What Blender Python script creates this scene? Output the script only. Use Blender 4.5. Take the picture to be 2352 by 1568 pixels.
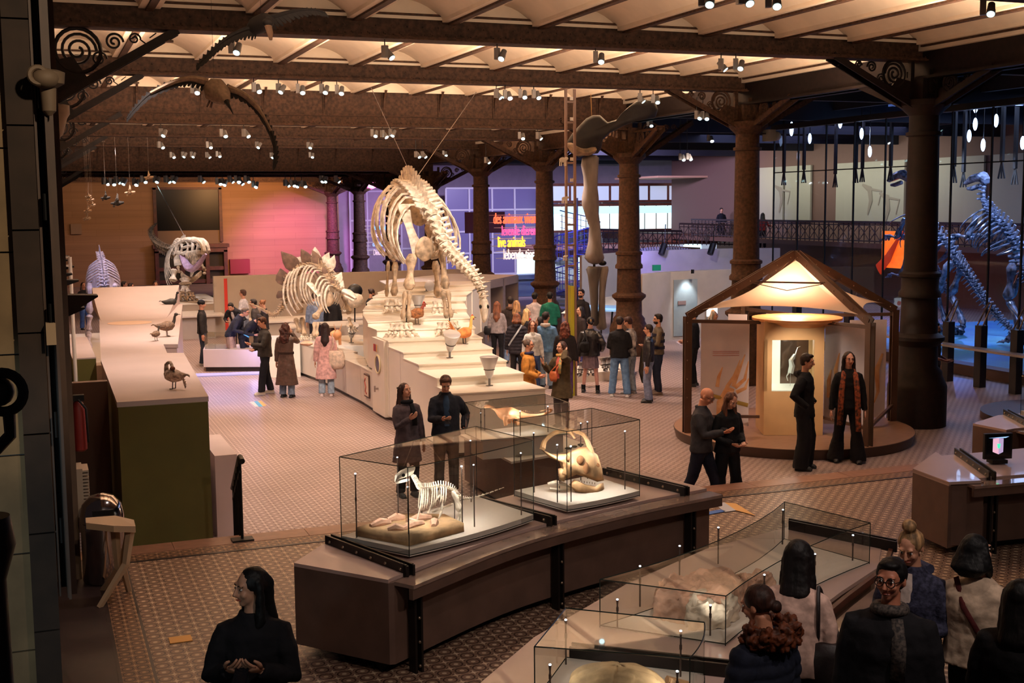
import bpy, bmesh, math, random
from mathutils import Vector as V, Matrix, Quaternion, noise
random.seed(7)
sc = bpy.context.scene
for o in list(bpy.data.objects): bpy.data.objects.remove(o)
COL = sc.collection
# ---------------------------------------------------------------- camera
FPX = 2811.0; CAMZ = 3.75
_p = math.atan((784-470)/FPX); _y = math.radians(21.3)
FW = V((math.sin(_y)*math.cos(_p), math.cos(_y)*math.cos(_p), -math.sin(_p)))
_r0 = V((math.cos(_y), -math.sin(_y), 0)); _u0 = _r0.cross(FW)
_a = math.atan(.0095); RT = _r0*math.cos(_a)-_u0*math.sin(_a); UP = RT.cross(FW)
CAM = V((0, 0, CAMZ))
cd = bpy.data.cameras.new('camera'); cam = bpy.data.objects.new('camera', cd); COL.objects.link(cam)
M = Matrix.Identity(4)
for i in range(3):
    M[i][0] = RT[i]; M[i][1] = UP[i]; M[i][2] = -FW[i]; M[i][3] = CAM[i]
cam.matrix_world = M
cd.sensor_width = 36; cd.lens = FPX/2352*36; cd.clip_start = .05; cd.clip_end = 300
sc.camera = cam
def ray(x, y): return FW+RT*((x-1176)/FPX)-UP*((y-784)/FPX)
def az(x, y, z): d = ray(x, y); return CAM+d*((z-CAMZ)/d.z)      # the point of a sight line at height z
def aY(x, y, Y): d = ray(x, y); return CAM+d*(Y/d.y)             # ... on the plane Y
def aX(x, y, X): d = ray(x, y); return CAM+d*(X/d.x)
# ---------------------------------------------------------------- view, world
sc.view_settings.view_transform = 'Standard'; sc.view_settings.look = 'None'
sc.view_settings.gamma = 1; sc.view_settings.use_curve_mapping = False
sc.view_settings.exposure = 0.85
sc.cycles.use_denoising = True
sc.cycles.max_bounces = 8; sc.cycles.diffuse_bounces = 3; sc.cycles.glossy_bounces = 3
sc.cycles.transmission_bounces = 6; sc.cycles.transparent_max_bounces = 24
sc.cycles.sample_clamp_indirect = 4; sc.cycles.caustics_reflective = False; sc.cycles.caustics_refractive = False
w = bpy.data.worlds.new('world'); sc.world = w; w.use_nodes = True
w.node_tree.nodes['Background'].inputs[0].default_value = (.14, .10, .10, 1)
w.node_tree.nodes['Background'].inputs[1].default_value = .08
# ---------------------------------------------------------------- lights of the hall
WARM = (1, .76, .57); NEUT = (1, .83, .74); COOL = (.62, .74, 1)
def spot(loc, aim, power, col=NEUT, ang=60, blend=.5, rad=.08):
    l = bpy.data.lights.new('lamp_beam', 'SPOT'); l.energy = power; l.color = col
    l.spot_size = math.radians(ang); l.spot_blend = blend; l.shadow_soft_size = rad
    o = bpy.data.objects.new('lamp_beam', l); COL.objects.link(o)
    o.location = loc; o.rotation_euler = (V(aim)-V(loc)).to_track_quat('-Z', 'Y').to_euler(); return o
def area(loc, aim, sx, sy, power, col, rz=None):
    l = bpy.data.lights.new('strip_light', 'AREA'); l.shape = 'RECTANGLE'; l.size = sx; l.size_y = sy
    l.energy = power; l.color = col
    o = bpy.data.objects.new('strip_light', l); COL.objects.link(o); o.location = loc
    o.rotation_euler = (V(aim)-V(loc)).to_track_quat('-Z', 'Y').to_euler(); return o
def point(loc, power, col, rad=.1):
    l = bpy.data.lights.new('bulb_light', 'POINT'); l.energy = power; l.color = col; l.shadow_soft_size = rad
    o = bpy.data.objects.new('bulb_light', l); COL.objects.link(o); o.location = loc; return o
# unseen upward area strips added under the ceiling bays to brighten the vaults
for Y, z, pw in ((12.5, 6.1, 60), (18.5, 5.8, 120), (24.5, 5.8, 190), (30.2, 5.55, 190), (36.5, 5.4, 130), (42.5, 5.4, 50)):
    area((7.6, Y+1.3, z-.3), (7.6, Y+1.9, z+1.5), 14, .3, pw*4.3, WARM).data.spread = math.radians(150)
# downlights of the tracks on the hall floor
for X, Y, z, aim, pw, ang in (
    (2.5, 17.5, 6.1, (2.6, 19.5, -.4), 500, 80), (3.5, 21.5, 6.1, (3.6, 22.5, -.4), 600, 80),
    (3.5, 27.5, 6.1, (3.7, 28.5, -.4), 600, 80), (9.4, 20.5, 6.1, (9.6, 21.0, -.4), 500, 80),
    (10.5, 25.5, 6.1, (11.2, 26.5, -.4), 900, 85), (13, 28, 6.1, (12.5, 28.5, -.4), 450, 80),
    (4.5, 33.5, 5.6, (4.6, 33.9, -.4), 500, 80), (9, 35, 5.6, (8.5, 35, -.4), 600, 85), (2.5, 40, 5.6, (2.5, 40, -.4), 450, 85),
    (6, 46, 5.6, (5.5, 46, -.4), 500, 90), (11.5, 15.0, 6.1, (11.8, 14.6, -.4), 170, 80), (6.0, 15.0, 6.1, (5.8, 15.4, -.4), 260, 85),
    (3.2, 11.2, 6.1, (1.9, 12.0, 0), 200, 80), (8.6, 12.2, 6.1, (8.4, 12.6, 0), 120, 75), (4.6, 6.4, 6.0, (4.9, 7.8, 0), 110, 60),
    (8.9, 8.4, 6.0, (9.6, 9.6, 0), 60, 60)):
    spot((X, Y, z), aim, pw*.82, NEUT, ang, .8)
for X, Y, z, aim, pw, ang in ((2.2, 2.4, 6.2, (2.4, 8.6, .4), 160, 60), (5.2, 2.2, 6.2, (5.2, 9.4, .2), 240, 60), (8.6, 3.4, 6.2, (9.6, 10.2, .3), 100, 50), (4.6, 2.2, 6.2, (4.8, 6.2, 1.2), 15, 60)):
    spot((X, Y, z), aim, pw, NEUT, ang, .8, .15)  # unseen spots added near the camera to brighten the foreground
# accent beams on exhibits
spot((6.2, 19.6, 6.0), (7.4, 24.5, 2.6), 900, (1, .86, .74), 42, .6)
spot((9.8, 21.0, 6.0), (7.6, 24.6, 2.4), 500, (1, .84, .70), 42, .6)
spot((7.6, 18.4, 6.0), (7.4, 21.5, .9), 560, (1, .84, .70), 55, .7)
spot((5.2, 24.6, 6.0), (6.0, 30.0, 2.0), 1100, (1, .88, .80), 50, .6)
spot((1.6, 16.4, 6.0), (1.5, 17.5, 1.5), 190, (1, .82, .74), 70, .8)
spot((1.7, 21.4, 6.0), (1.8, 23.5, 1.5), 300, (1, .82, .74), 80, .8)
spot((3.2, 43.0, 5.5), (5.0, 48.0, 2.3), 600, (.93, .9, 1), 45, .6)
spot((1.5, 32.0, 5.5), (1.8, 37.0, 1.5), 500, (.72, .72, 1), 45, .6)
# far wall: orange to magenta wash
area((9, 63.5, 5.0), (9, 70, 2.5), 14, .3, 170, (1, .60, .36))
spot((14.2, 62, 5.0), (13.9, 70, .6), 2200, (1, .22, 1), 56, .8)
spot((16, 60, 5.0), (18, 70, 1.6), 2000, (.8, .25, 1), 60, .8)
spot((10.5, 60, 5.0), (11.2, 70, 3.0), 1600, (1, .46, .16), 55, .8)
# the mezzanine side and the blue-lit glass cage
area((22, 52, 6.2), (23, 60, 3), 10, .5, 1500, (.66, .58, 1))
area((26.5, 25, 6.4), (26.5, 25, 0), 5, 9, 330, (.45, .58, 1))
area((27, 38, 6.4), (27, 38, 0), 5, 9, 240, (.5, .55, 1))
spot((23, 24, 6.3), (26, 29, 0), 1500, (.42, .6, 1), 60, .6)
spot((22.5, 31, 6.3), (27, 27, 2.2), 2600, (.55, .68, 1), 50, .5)
spot((31, 36, 6.2), (26, 33, 0), 1500, (.12, .25, 1), 70, .6)
area((31.5, 46, 5.6), (33.9, 46, 3.8), 14, .3, 160, (.95, .9, .75))
spot((11.5, 16.9, 1.7), (12.35, 17.9, .6), 45, (1, .84, .66), 80, .8)  # added under the tent to brighten the cabinet front
spot((17.2, 28.5, 6.0), (18.8, 33.5, .2), 900, NEUT, 60, .7)  # this spot and the next added to brighten the grey screen walls
spot((19.5, 37, 6.0), (21, 43, .6), 800, (.85, .85, 1), 80, .7)
point((12.5, 18.35, 2.0), 42, (1, .80, .60), .12)
spot((1.3, 2.6, 5.6), (.15, 6.0, 3.9), 190, (1, .8, .55), 34, .6)  # unseen warm spot added to light the left stone pier
spot((-.9, 3.2, 2.6), (-.1, 6.0, 2.2), 38, (.75, .95, 1), 40, .7)  # unseen cool spot added for the daylit look of the lower stone
# ---------------------------------------------------------------- helpers
def lin(c):
    c = c/255.0
    return c/12.92 if c <= .04045 else ((c+.055)/1.055)**2.4
def L3(rgb): return (lin(rgb[0]), lin(rgb[1]), lin(rgb[2]), 1)
MATS = {}
def mat(name, rgb, rough=.6, metal=0, var=.0, scale=8, rgb2=None, emit=0, coat=0, bump=0, spec=.5, stretch=None):
    if name in MATS: return MATS[name]
    m = bpy.data.materials.new(name); m.use_nodes = True; nt = m.node_tree; b = nt.nodes['Principled BSDF']
    b.inputs['Base Color'].default_value = L3(rgb); b.inputs['Roughness'].default_value = rough
    b.inputs['Metallic'].default_value = metal; b.inputs['Specular IOR Level'].default_value = spec
    if coat: b.inputs['Coat Weight'].default_value = coat
    tc = nt.nodes.new('ShaderNodeTexCoord')
    vec = tc.outputs['Object']
    if stretch:
        mp = nt.nodes.new('ShaderNodeMapping'); mp.inputs['Scale'].default_value = stretch; nt.links.new(vec, mp.inputs[0]); vec = mp.outputs[0]
    if var or rgb2 or bump:
        n = nt.nodes.new('ShaderNodeTexNoise'); n.inputs['Scale'].default_value = scale; n.inputs['Detail'].default_value = 5
        nt.links.new(vec, n.inputs['Vector'])
        if rgb2 or var:
            r = nt.nodes.new('ShaderNodeValToRGB'); nt.links.new(n.outputs['Fac'], r.inputs[0])
            c2 = rgb2 or tuple(max(0, c*(1-var)) for c in rgb)
            r.color_ramp.elements[0].position = .35; r.color_ramp.elements[1].position = .65
            r.color_ramp.elements[0].color = L3(c2); r.color_ramp.elements[1].color = L3(rgb)
            nt.links.new(r.outputs[0], b.inputs['Base Color'])
        if bump:
            bp = nt.nodes.new('ShaderNodeBump'); bp.inputs['Strength'].default_value = bump; bp.inputs['Distance'].default_value = .02
            nt.links.new(n.outputs['Fac'], bp.inputs['Height']); nt.links.new(bp.outputs[0], b.inputs['Normal'])
    if emit:
        b.inputs['Emission Color'].default_value = L3(rgb); b.inputs['Emission Strength'].default_value = emit
    MATS[name] = m; return m
def glass_mat(name, tint=(.93, .95, .94), refl=1.0, alpha=.92):
    m = bpy.data.materials.new(name); m.use_nodes = True; nt = m.node_tree; nt.nodes.clear()
    out = nt.nodes.new('ShaderNodeOutputMaterial'); mx = nt.nodes.new('ShaderNodeMixShader')
    tr = nt.nodes.new('ShaderNodeBsdfTransparent'); gl = nt.nodes.new('ShaderNodeBsdfGlossy'); fr = nt.nodes.new('ShaderNodeFresnel')
    ge = nt.nodes.new('ShaderNodeNewGeometry'); mr = nt.nodes.new('ShaderNodeMapRange'); mr.inputs['To Min'].default_value = 1.5; mr.inputs['To Max'].default_value = 1/1.5
    nt.links.new(ge.outputs['Backfacing'], mr.inputs['Value']); nt.links.new(mr.outputs[0], fr.inputs[0]); gl.inputs['Roughness'].default_value = .02
    tr.inputs[0].default_value = (*tint, 1)
    mu = nt.nodes.new('ShaderNodeMath'); mu.operation = 'MULTIPLY'; mu.inputs[1].default_value = refl
    nt.links.new(fr.outputs[0], mu.inputs[0]); nt.links.new(mu.outputs[0], mx.inputs[0])
    nt.links.new(tr.outputs[0], mx.inputs[1]); nt.links.new(gl.outputs[0], mx.inputs[2]); nt.links.new(mx.outputs[0], out.inputs[0])
    MATS[name] = m; return m
GLASS = glass_mat('case_glass', (.90, .92, .90)); WALLGLASS = glass_mat('wall_glass', (.90, .92, .95), .8)
def frame_of(d):
    d = V(d).normalized(); a = V((0, 0, 1)) if abs(d.z) < .95 else V((1, 0, 0))
    x = d.cross(a).normalized(); return x, x.cross(d).normalized(), d
TMP = bpy.data.scenes.new('work'); TVL = TMP.view_layers[0]
def baked(o):
    """the mesh of o with its modifiers applied, evaluated in an otherwise empty scene"""
    TMP.collection.objects.link(o); TVL.update(); dg = TVL.depsgraph
    nm = bpy.data.meshes.new_from_object(o.evaluated_get(dg)); TMP.collection.objects.unlink(o); return nm
def bulge(me, f):
    n = len(me.vertices); co = [0.0]*(3*n); no = [0.0]*(3*n); me.vertices.foreach_get('co', co); me.vertices.foreach_get('normal', no)
    for i in range(0, 3*n, 3):
        k = f(V(co[i:i+3])); co[i] += no[i]*k; co[i+1] += no[i+1]*k; co[i+2] += no[i+2]*k
    me.vertices.foreach_set('co', co); me.update()
class MB:
    def __init__(s): s.v = []; s.f = []
    def add(s, vs, fs):
        n = len(s.v); s.v += [V(p) for p in vs]; s.f += [tuple(i+n for i in f) for f in fs]; return s
    def hexa(s, b, t):
        return s.add(list(b)+list(t), [(3, 2, 1, 0), (4, 5, 6, 7), (0, 1, 5, 4), (1, 2, 6, 5), (2, 3, 7, 6), (3, 0, 4, 7)])
    def box(s, a, b):
        x0, y0, z0 = a; x1, y1, z1 = b
        return s.hexa([(x0, y0, z0), (x1, y0, z0), (x1, y1, z0), (x0, y1, z0)], [(x0, y0, z1), (x1, y0, z1), (x1, y1, z1), (x0, y1, z1)])
    def obox(s, c, sx, sy, sz, ax=None, rz=0):       # centred box on axes
        c = V(c)
        if ax is None: ax = (V((math.cos(rz), math.sin(rz), 0)), V((-math.sin(rz), math.cos(rz), 0)), V((0, 0, 1)))
        X, Y, Z = ax; X = X*sx/2; Y = Y*sy/2; Z = Z*sz/2
        return s.hexa([c-X-Y-Z, c+X-Y-Z, c+X+Y-Z, c-X+Y-Z], [c-X-Y+Z, c+X-Y+Z, c+X+Y+Z, c-X+Y+Z])
    def bar(s, a, b, w, h, up=(0, 0, 1)):
        a = V(a); b = V(b); d = (b-a); L = d.length; d.normalize(); x = d.cross(V(up))
        x = x.normalized() if x.length > 1e-4 else V((1, 0, 0)); u = x.cross(d)
        return s.obox((a+b)/2, w, L, h, (x, d, u))
    def prism(s, poly, z0, z1):
        n = len(poly); ar = sum(poly[i][0]*poly[(i+1) % n][1]-poly[(i+1) % n][0]*poly[i][1] for i in range(n))
        if ar < 0: poly = poly[::-1]
        f = lambda z, p: z(p) if callable(z) else z
        vs = [(p[0], p[1], f(z0, p)) for p in poly]+[(p[0], p[1], f(z1, p)) for p in poly]
        return s.add(vs, [tuple(range(n-1, -1, -1)), tuple(range(n, 2*n))]+[(i, (i+1) % n, n+(i+1) % n, n+i) for i in range(n)])
    def poly3(s, pts, th, nrm=None):                  # a thick polygon in space
        pts = [V(p) for p in pts]; n = len(pts)
        if nrm is None: nrm = (pts[1]-pts[0]).cross(pts[2]-pts[0])
        k = V(nrm).normalized()*th/2
        return s.add([p-k for p in pts]+[p+k for p in pts], [tuple(range(n-1, -1, -1)), tuple(range(n, 2*n))]+[(i, (i+1) % n, n+(i+1) % n, n+i) for i in range(n)])
    def rings(s, cs, caps=True, closed=False):
        m = len(cs[0]); n0 = len(s.v)
        for c in cs: s.v += [V(p) for p in c]
        k = len(cs)
        for i in range(k if closed else k-1):
            a = n0+i*m; b = n0+((i+1) % k)*m
            for j in range(m): s.f.append((a+j, a+(j+1) % m, b+(j+1) % m, b+j))
        if caps and not closed:
            s.f.append(tuple(n0+j for j in range(m-1, -1, -1))); s.f.append(tuple(n0+(k-1)*m+j for j in range(m)))
        return s
    def tube(s, pts, r, n=8, flat=1.0, up=None, caps=True):
        pts = [V(p) for p in pts]; k = len(pts); r = r if hasattr(r, '__len__') else [r]*k; cs = []; X = None
        for i in range(k):
            d = (pts[min(i+1, k-1)]-pts[max(i-1, 0)])
            if d.length < 1e-6: d = V((0, 0, 1))
            d.normalize()
            if X is None:
                X = frame_of(d)[0] if up is None else d.cross(V(up)).normalized()
            X = (X-d*X.dot(d))
            X = X.normalized() if X.length > 1e-5 else frame_of(d)[0]
            Y = d.cross(X)
            cs.append([pts[i]+X*(r[i]*math.cos(t))+Y*(r[i]*flat*math.sin(t)) for t in [2*math.pi*j/n for j in range(n)]])
        return s.rings(cs, caps)
    def cyl(s, a, b, r, n=16, r2=None): return s.tube([a, b], [r, r if r2 is None else r2], n)
    def ell(s, c, r, n=12, m=8, ax=None):
        c = V(c); X, Y, Z = ax or (V((1, 0, 0)), V((0, 1, 0)), V((0, 0, 1))); cs = []
        for i in range(m+1):
            t = math.pi*min(max(i/m, .03), .97)
            cs.append([c+X*(r[0]*math.sin(t)*math.cos(q))+Y*(r[1]*math.sin(t)*math.sin(q))-Z*(r[2]*math.cos(t)) for q in [2*math.pi*j/n for j in range(n)]])
        return s.rings(cs)
    def lathe(s, prof, c=(0, 0, 0), n=24, ax=None):
        c = V(c); X, Y, Z = ax or (V((1, 0, 0)), V((0, 1, 0)), V((0, 0, 1)))
        return s.rings([[c+X*(r*math.cos(q))+Y*(r*math.sin(q))+Z*z for q in [2*math.pi*j/n for j in range(n)]] for r, z in prof])
    def torus(s, c, R, r, nrm=(0, 0, 1), n=18, m=6, a0=0, a1=2*math.pi, sq=1.0):
        X, Y, Z = frame_of(nrm); c = V(c); full = abs(a1-a0-2*math.pi) < 1e-3; cs = []
        for i in range(n if full else n+1):
            t = a0+(a1-a0)*i/n; d = X*math.cos(t)+Y*math.sin(t)*sq
            cs.append([c+d*(R+r*math.cos(q))+Z*(r*math.sin(q)) for q in [2*math.pi*j/m for j in range(m)]])
        return s.rings(cs, not full, full)
    def xf(s, mt, start=0):
        for i in range(start, len(s.v)): s.v[i] = mt @ s.v[i]
        return s
    def build(s, name, m, parent=None, smooth=True, origin=None, remesh=0, sm_it=0, disp=0, dscale=6):
        root = parent
        off = V((0, 0, 0))
        while root is not None and root.parent is not None: root = root.parent
        if root is not None: off = V(root.get('_o', (0, 0, 0)))
        elif origin is not None: off = V(origin)
        elif s.v:
            n = len(s.v); off = V((sum(v.x for v in s.v)/n, sum(v.y for v in s.v)/n, min(v.z for v in s.v)))
        me = bpy.data.meshes.new(name); me.from_pydata([v-off for v in s.v], [], s.f); me.validate()
        bm = bmesh.new(); bm.from_mesh(me); bmesh.ops.recalc_face_normals(bm, faces=bm.faces); bm.to_mesh(me); bm.free()
        o = bpy.data.objects.new(name, me)
        if remesh:
            md = o.modifiers.new('r', 'REMESH'); md.mode = 'VOXEL'; md.voxel_size = remesh
            if sm_it: q = o.modifiers.new('s', 'SMOOTH'); q.iterations = sm_it; q.factor = .5
            nm = baked(o); o.modifiers.clear()
            o.data = nm; me = nm
        COL.objects.link(o)
        if disp:
            bulge(me, lambda c: (noise.noise(c*dscale)+.5*noise.noise(c*dscale*2.7))*disp)
        if smooth:
            if remesh or smooth == 2: me.polygons.foreach_set('use_smooth', [True]*len(me.polygons))
            else:
                me.polygons.foreach_set('use_smooth', [True]*len(me.polygons)); me.set_sharp_from_angle(angle=math.radians(40))
        me.materials.clear(); me.materials.append(m)
        if parent is not None: o.parent = parent
        else: o.location = off; o['_o'] = tuple(off)
        return o
def thing(name, label, cat, loc=(0, 0, 0), rz=0, group=None):
    o = bpy.data.objects.new(name, None); COL.objects.link(o); o.location = loc; o.rotation_euler = (0, 0, rz)
    o.empty_display_size = .1; o['label'] = label; o['category'] = cat; o['_o'] = tuple(loc)
    if rz: o['_o'] = (0, 0, 0)
    if group: o['group'] = group
    return o
def tag(o, label, cat, group=None, kind=None):
    if label: o['label'] = label
    if cat: o['category'] = cat
    if group: o['group'] = group
    if kind: o['kind'] = kind
    return o
def struct(o, label=None): o['kind'] = 'structure'; o['label'] = label or o.name.replace('_', ' '); return o
def copy_tree(o, parent=None):
    c = o.copy(); COL.objects.link(c)
    if parent is not None: c.parent = parent
    for ch in list(o.children): copy_tree(ch, c)
    return c
ORD = ['first', 'second', 'third', 'fourth', 'fifth', 'sixth', 'seventh', 'eighth', 'ninth', 'tenth', 'eleventh', 'twelfth', 'thirteenth', 'fourteenth', 'fifteenth', 'sixteenth']
def cat_rom(pts, n=4):
    pts = [V(p) for p in pts]; out = []
    for i in range(len(pts)-1):
        p0 = pts[max(i-1, 0)]; p1 = pts[i]; p2 = pts[i+1]; p3 = pts[min(i+2, len(pts)-1)]
        for j in range(n):
            t = j/n
            out.append(.5*((2*p1)+(p2-p0)*t+(2*p0-5*p1+4*p2-p3)*t*t+(3*p1-p0-3*p2+p3)*t*t*t))
    out.append(pts[-1]); return out
def clean_props():
    bpy.data.scenes.remove(TMP)
    for o in bpy.data.objects:
        if '_o' in o: del o['_o']
# ================================================================ the building
FZ = -.45                                       # level of the hall floor; the gallery floor in front is z = 0
IRON = mat('brown_iron', (80, 54, 38), .68, 0, .35, 14, bump=.15, spec=.2)
DARKIRON = mat('dark_iron', (34, 23, 20), .6, 0, .3, 10, spec=.25)
BLACK = mat('black_steel', (17, 15, 15), .45, .3)
PLASTER = mat('vault_plaster', (218, 196, 170), .85, 0, .04, 3)
WHITE = mat('white_laminate', (226, 214, 200), .35, 0, .03, 2)
GREY = mat('grey_laminate', (176, 164, 152), .4, 0, .05, 2)
def floor_mat(name, dark, mid, light, size):
    m = bpy.data.materials.new(name); m.use_nodes = True; nt = m.node_tree; b = nt.nodes['Principled BSDF']; N = nt.nodes.new; K = nt.links.new
    tc = N('ShaderNodeTexCoord'); sx = N('ShaderNodeSeparateXYZ'); K(tc.outputs['Object'], sx.inputs[0])
    def mth(op, a, c=None, d=None):
        n = N('ShaderNodeMath'); n.operation = op
        for i, q in enumerate((a, c, d)):
            if q is None: continue
            if isinstance(q, (int, float)): n.inputs[i].default_value = q
            else: K(q, n.inputs[i])
        return n.outputs[0]
    def cell(off, div):
        u = mth('SUBTRACT', mth('FRACT', mth('ADD', mth('DIVIDE', sx.outputs[0], div), off)), .5)
        v = mth('SUBTRACT', mth('FRACT', mth('ADD', mth('DIVIDE', sx.outputs[1], div), off)), .5); return u, v
    u, v = cell(0, size); r = mth('SQRT', mth('ADD', mth('MULTIPLY', u, u), mth('MULTIPLY', v, v)))
    u2, v2 = cell(.5, size); r2 = mth('SQRT', mth('ADD', mth('MULTIPLY', u2, u2), mth('MULTIPLY', v2, v2)))
    ring = mth('LESS_THAN', mth('ABSOLUTE', mth('SUBTRACT', r, .36)), .045)
    dot = mth('LESS_THAN', r, .13); star = mth('LESS_THAN', mth('MULTIPLY', mth('ABSOLUTE', u2), mth('ABSOLUTE', v2)), .006)
    star = mth('MULTIPLY', star, mth('LESS_THAN', r2, .3)); core = mth('LESS_THAN', r2, .08)
    mx = N('ShaderNodeMix'); mx.data_type = 'RGBA'; mx.inputs[6].default_value = L3(mid); mx.inputs[7].default_value = L3(dark)
    K(mth('MAXIMUM', ring, mth('MAXIMUM', core, mth('LESS_THAN', mth('ABSOLUTE', mth('SUBTRACT', r2, .2)), .02))), mx.inputs[0])
    m2 = N('ShaderNodeMix'); m2.data_type = 'RGBA'; m2.inputs[7].default_value = L3(light); K(mx.outputs[2], m2.inputs[6]); K(mth('MAXIMUM', dot, star), m2.inputs[0])
    n = N('ShaderNodeTexNoise'); n.inputs['Scale'].default_value = .7; K(tc.outputs['Object'], n.inputs[0])
    m3 = N('ShaderNodeMix'); m3.data_type = 'RGBA'; m3.blend_type = 'MULTIPLY'; m3.inputs[0].default_value = .5; K(m2.outputs[2], m3.inputs[6]); K(n.outputs[0], m3.inputs[7])
    K(m3.outputs[2], b.inputs['Base Color']); b.inputs['Roughness'].default_value = .42; b.inputs['Specular IOR Level'].default_value = .4
    return m
NEARFL = floor_mat('encaustic_tiles', (82, 58, 48), (146, 114, 94), (214, 186, 154), .15)
FARFL = floor_mat('mosaic_tiles', (116, 90, 84), (174, 149, 141), (222, 203, 195), .15)
STONE = mat('kerb_granite', (146, 104, 84), .35, 0, .12, 9)
struct(MB().box((-1.6, 1.5, -.2), (30, 13.62, 0)).build('floor', NEARFL, origin=(0, 0, 0)), 'patterned tile floor of the gallery in front')
struct(MB().box((-6, 13.95, FZ-.2), (60, 75, FZ)).build('floor', FARFL, origin=(0, 0, 0)), 'pale mosaic floor of the dinosaur hall')
k = MB()
for i in range(20): k.box((-.2+i*1.5, 13.62, -.2), (-.2+i*1.5+1.494, 13.96, .004))
struct(k.build('trim_1', STONE), 'reddish stone kerb at the edge of the gallery floor')
k = MB().box((-.2, 13.96, FZ), (30, 14.25, -.15)).box((-.2, 14.25, FZ), (30, 14.55, -.30))
struct(k.build('trim_2', STONE), 'stone steps down to the hall')
BORD = floor_mat('border_tiles', (56, 34, 28), (128, 92, 68), (190, 150, 112), .12)
DKT = mat('dark_floor_tiles', (52, 38, 36), .4, 0, .2, 6)
k = MB().box((-1.5, 2, 0), (.47, 13.6, .004)); struct(k.build('trim_3', DKT), 'dark floor margin by the left wall')
k = MB().box((.5, 2, 0), (.74, 13.35, .005)).box((.5, 13.35, 0), (30, 13.58, .005)); struct(k.build('trim_4', BORD), 'ornamental border of the tile floor')
k = MB()
for a, b2 in ((.47, .5), (.74, .765)): k.box((a, 2, 0), (b2, 13.35, .006))
k.box((.74, 13.30, 0), (30, 13.35, .006)); struct(k.build('trim_5', DKT), 'thin dark lines of the floor border')
# walls
WOOD = None
def plank_mat():
    m = bpy.data.materials.new('plank_wall'); m.use_nodes = True; nt = m.node_tree; b = nt.nodes['Principled BSDF']
    tc = nt.nodes.new('ShaderNodeTexCoord'); mp = nt.nodes.new('ShaderNodeMapping'); mp.inputs['Scale'].default_value = (.12, 1, 3.2)
    nz = nt.nodes.new('ShaderNodeTexNoise'); nz.inputs['Scale'].default_value = 1; nz.inputs['Detail'].default_value = 6
    br = nt.nodes.new('ShaderNodeTexBrick'); br.inputs['Scale'].default_value = 1; br.inputs['Mortar Size'].default_value = .008
    br.inputs['Brick Width'].default_value = 2.4; br.inputs['Row Height'].default_value = .34
    br.inputs['Color1'].default_value = L3((182, 134, 88)); br.inputs['Color2'].default_value = L3((174, 127, 82)); br.inputs['Mortar'].default_value = L3((158, 113, 72))
    m2 = nt.nodes.new('ShaderNodeMapping'); m2.inputs['Rotation'].default_value = (math.pi/2, 0, 0)
    nt.links.new(tc.outputs['Object'], m2.inputs[0]); nt.links.new(m2.outputs[0], br.inputs[0])
    nt.links.new(tc.outputs['Object'], mp.inputs[0]); nt.links.new(mp.outputs[0], nz.inputs[0])
    mx = nt.nodes.new('ShaderNodeMix'); mx.data_type = 'RGBA'; mx.blend_type = 'MULTIPLY'; mx.inputs[0].default_value = .5
    nt.links.new(br.outputs[0], mx.inputs[6]); nt.links.new(nz.outputs[0], mx.inputs[7]); nt.links.new(mx.outputs[2], b.inputs['Base Color'])
    b.inputs['Roughness'].default_value = .6; return m
PLANK = plank_mat()
struct(MB().box((-.5, 70, FZ), (16.6, 70.3, 6)).build('wall_back', PLANK), 'wall of horizontal wooden planks at the end of the hall')
LW = mat('left_wall_paint', (110, 86, 68), .8, 0, .1, 3)
struct(MB().box((.0, 14.0, FZ), (.3, 70, 7)).build('wall_left', LW), 'left wall of the hall')
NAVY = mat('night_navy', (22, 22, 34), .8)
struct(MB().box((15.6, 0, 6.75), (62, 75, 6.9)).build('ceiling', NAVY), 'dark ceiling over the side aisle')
# vaulted ceiling: barrel vaults between joists running along Y
def vaults(z, Y0, Y1, name, label, x0=.3, x1=15.2, sp=1.5, first=.2):
    k = MB(); xs = [first+i*sp for i in range(int((x1-first)/sp)+1)]
    for i in range(len(xs)-1):
        a, b2 = xs[i]+.14, xs[i+1]-.14; n = 10; pr = []
        for j in range(n+1):
            t = j/n; x = a+(b2-a)*t; pr.append((x, z+.27*(1-(2*t-1)**2)))
        vs = [(x, Y0, zz) for x, zz in pr]+[(x, Y1, zz) for x, zz in pr]; m = n+1
        k.add(vs, [(j, j+1, m+j+1, m+j) for j in range(n)])
        # lunettes closing each vault end
        for Y in (Y0, Y1): k.add([(a, Y, z-.02), (b2, Y, z-.02)]+[(x, Y, zz) for x, zz in pr[::-1]], [tuple(range(n+3))])
    o = struct(k.build(name, PLASTER, smooth=True, origin=(0, 0, 0)), label)
    k = MB(); j2 = MB()
    for x in xs:
        k.box((x-.15, Y0, z-.05), (x+.15, Y1, z+.12)); j2.box((x-.055, Y0, z-.085), (x+.055, Y1, z-.051))
    k.build('joist_casing', PLASTER, o); j2.build('joist_flange', IRON, o)
    return o
for i, (z, a, b2) in enumerate(((6.6, 6.5, 12.35), (6.6, 12.65, 18.35), (6.6, 18.65, 24.35), (6.6, 24.65, 30.25), (6.12, 30.75, 36.35), (6.12, 36.65, 42.35), (6.12, 42.65, 48.25))):
    vaults(z, a, b2, 'ceiling', 'plaster vaults of ceiling bay %s from the front' % ORD[i])
struct(MB().box((.3, 48.7, 5.75), (15.4, 70, 5.9)).build('ceiling', NAVY), 'dark ceiling at the far end')
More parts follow.
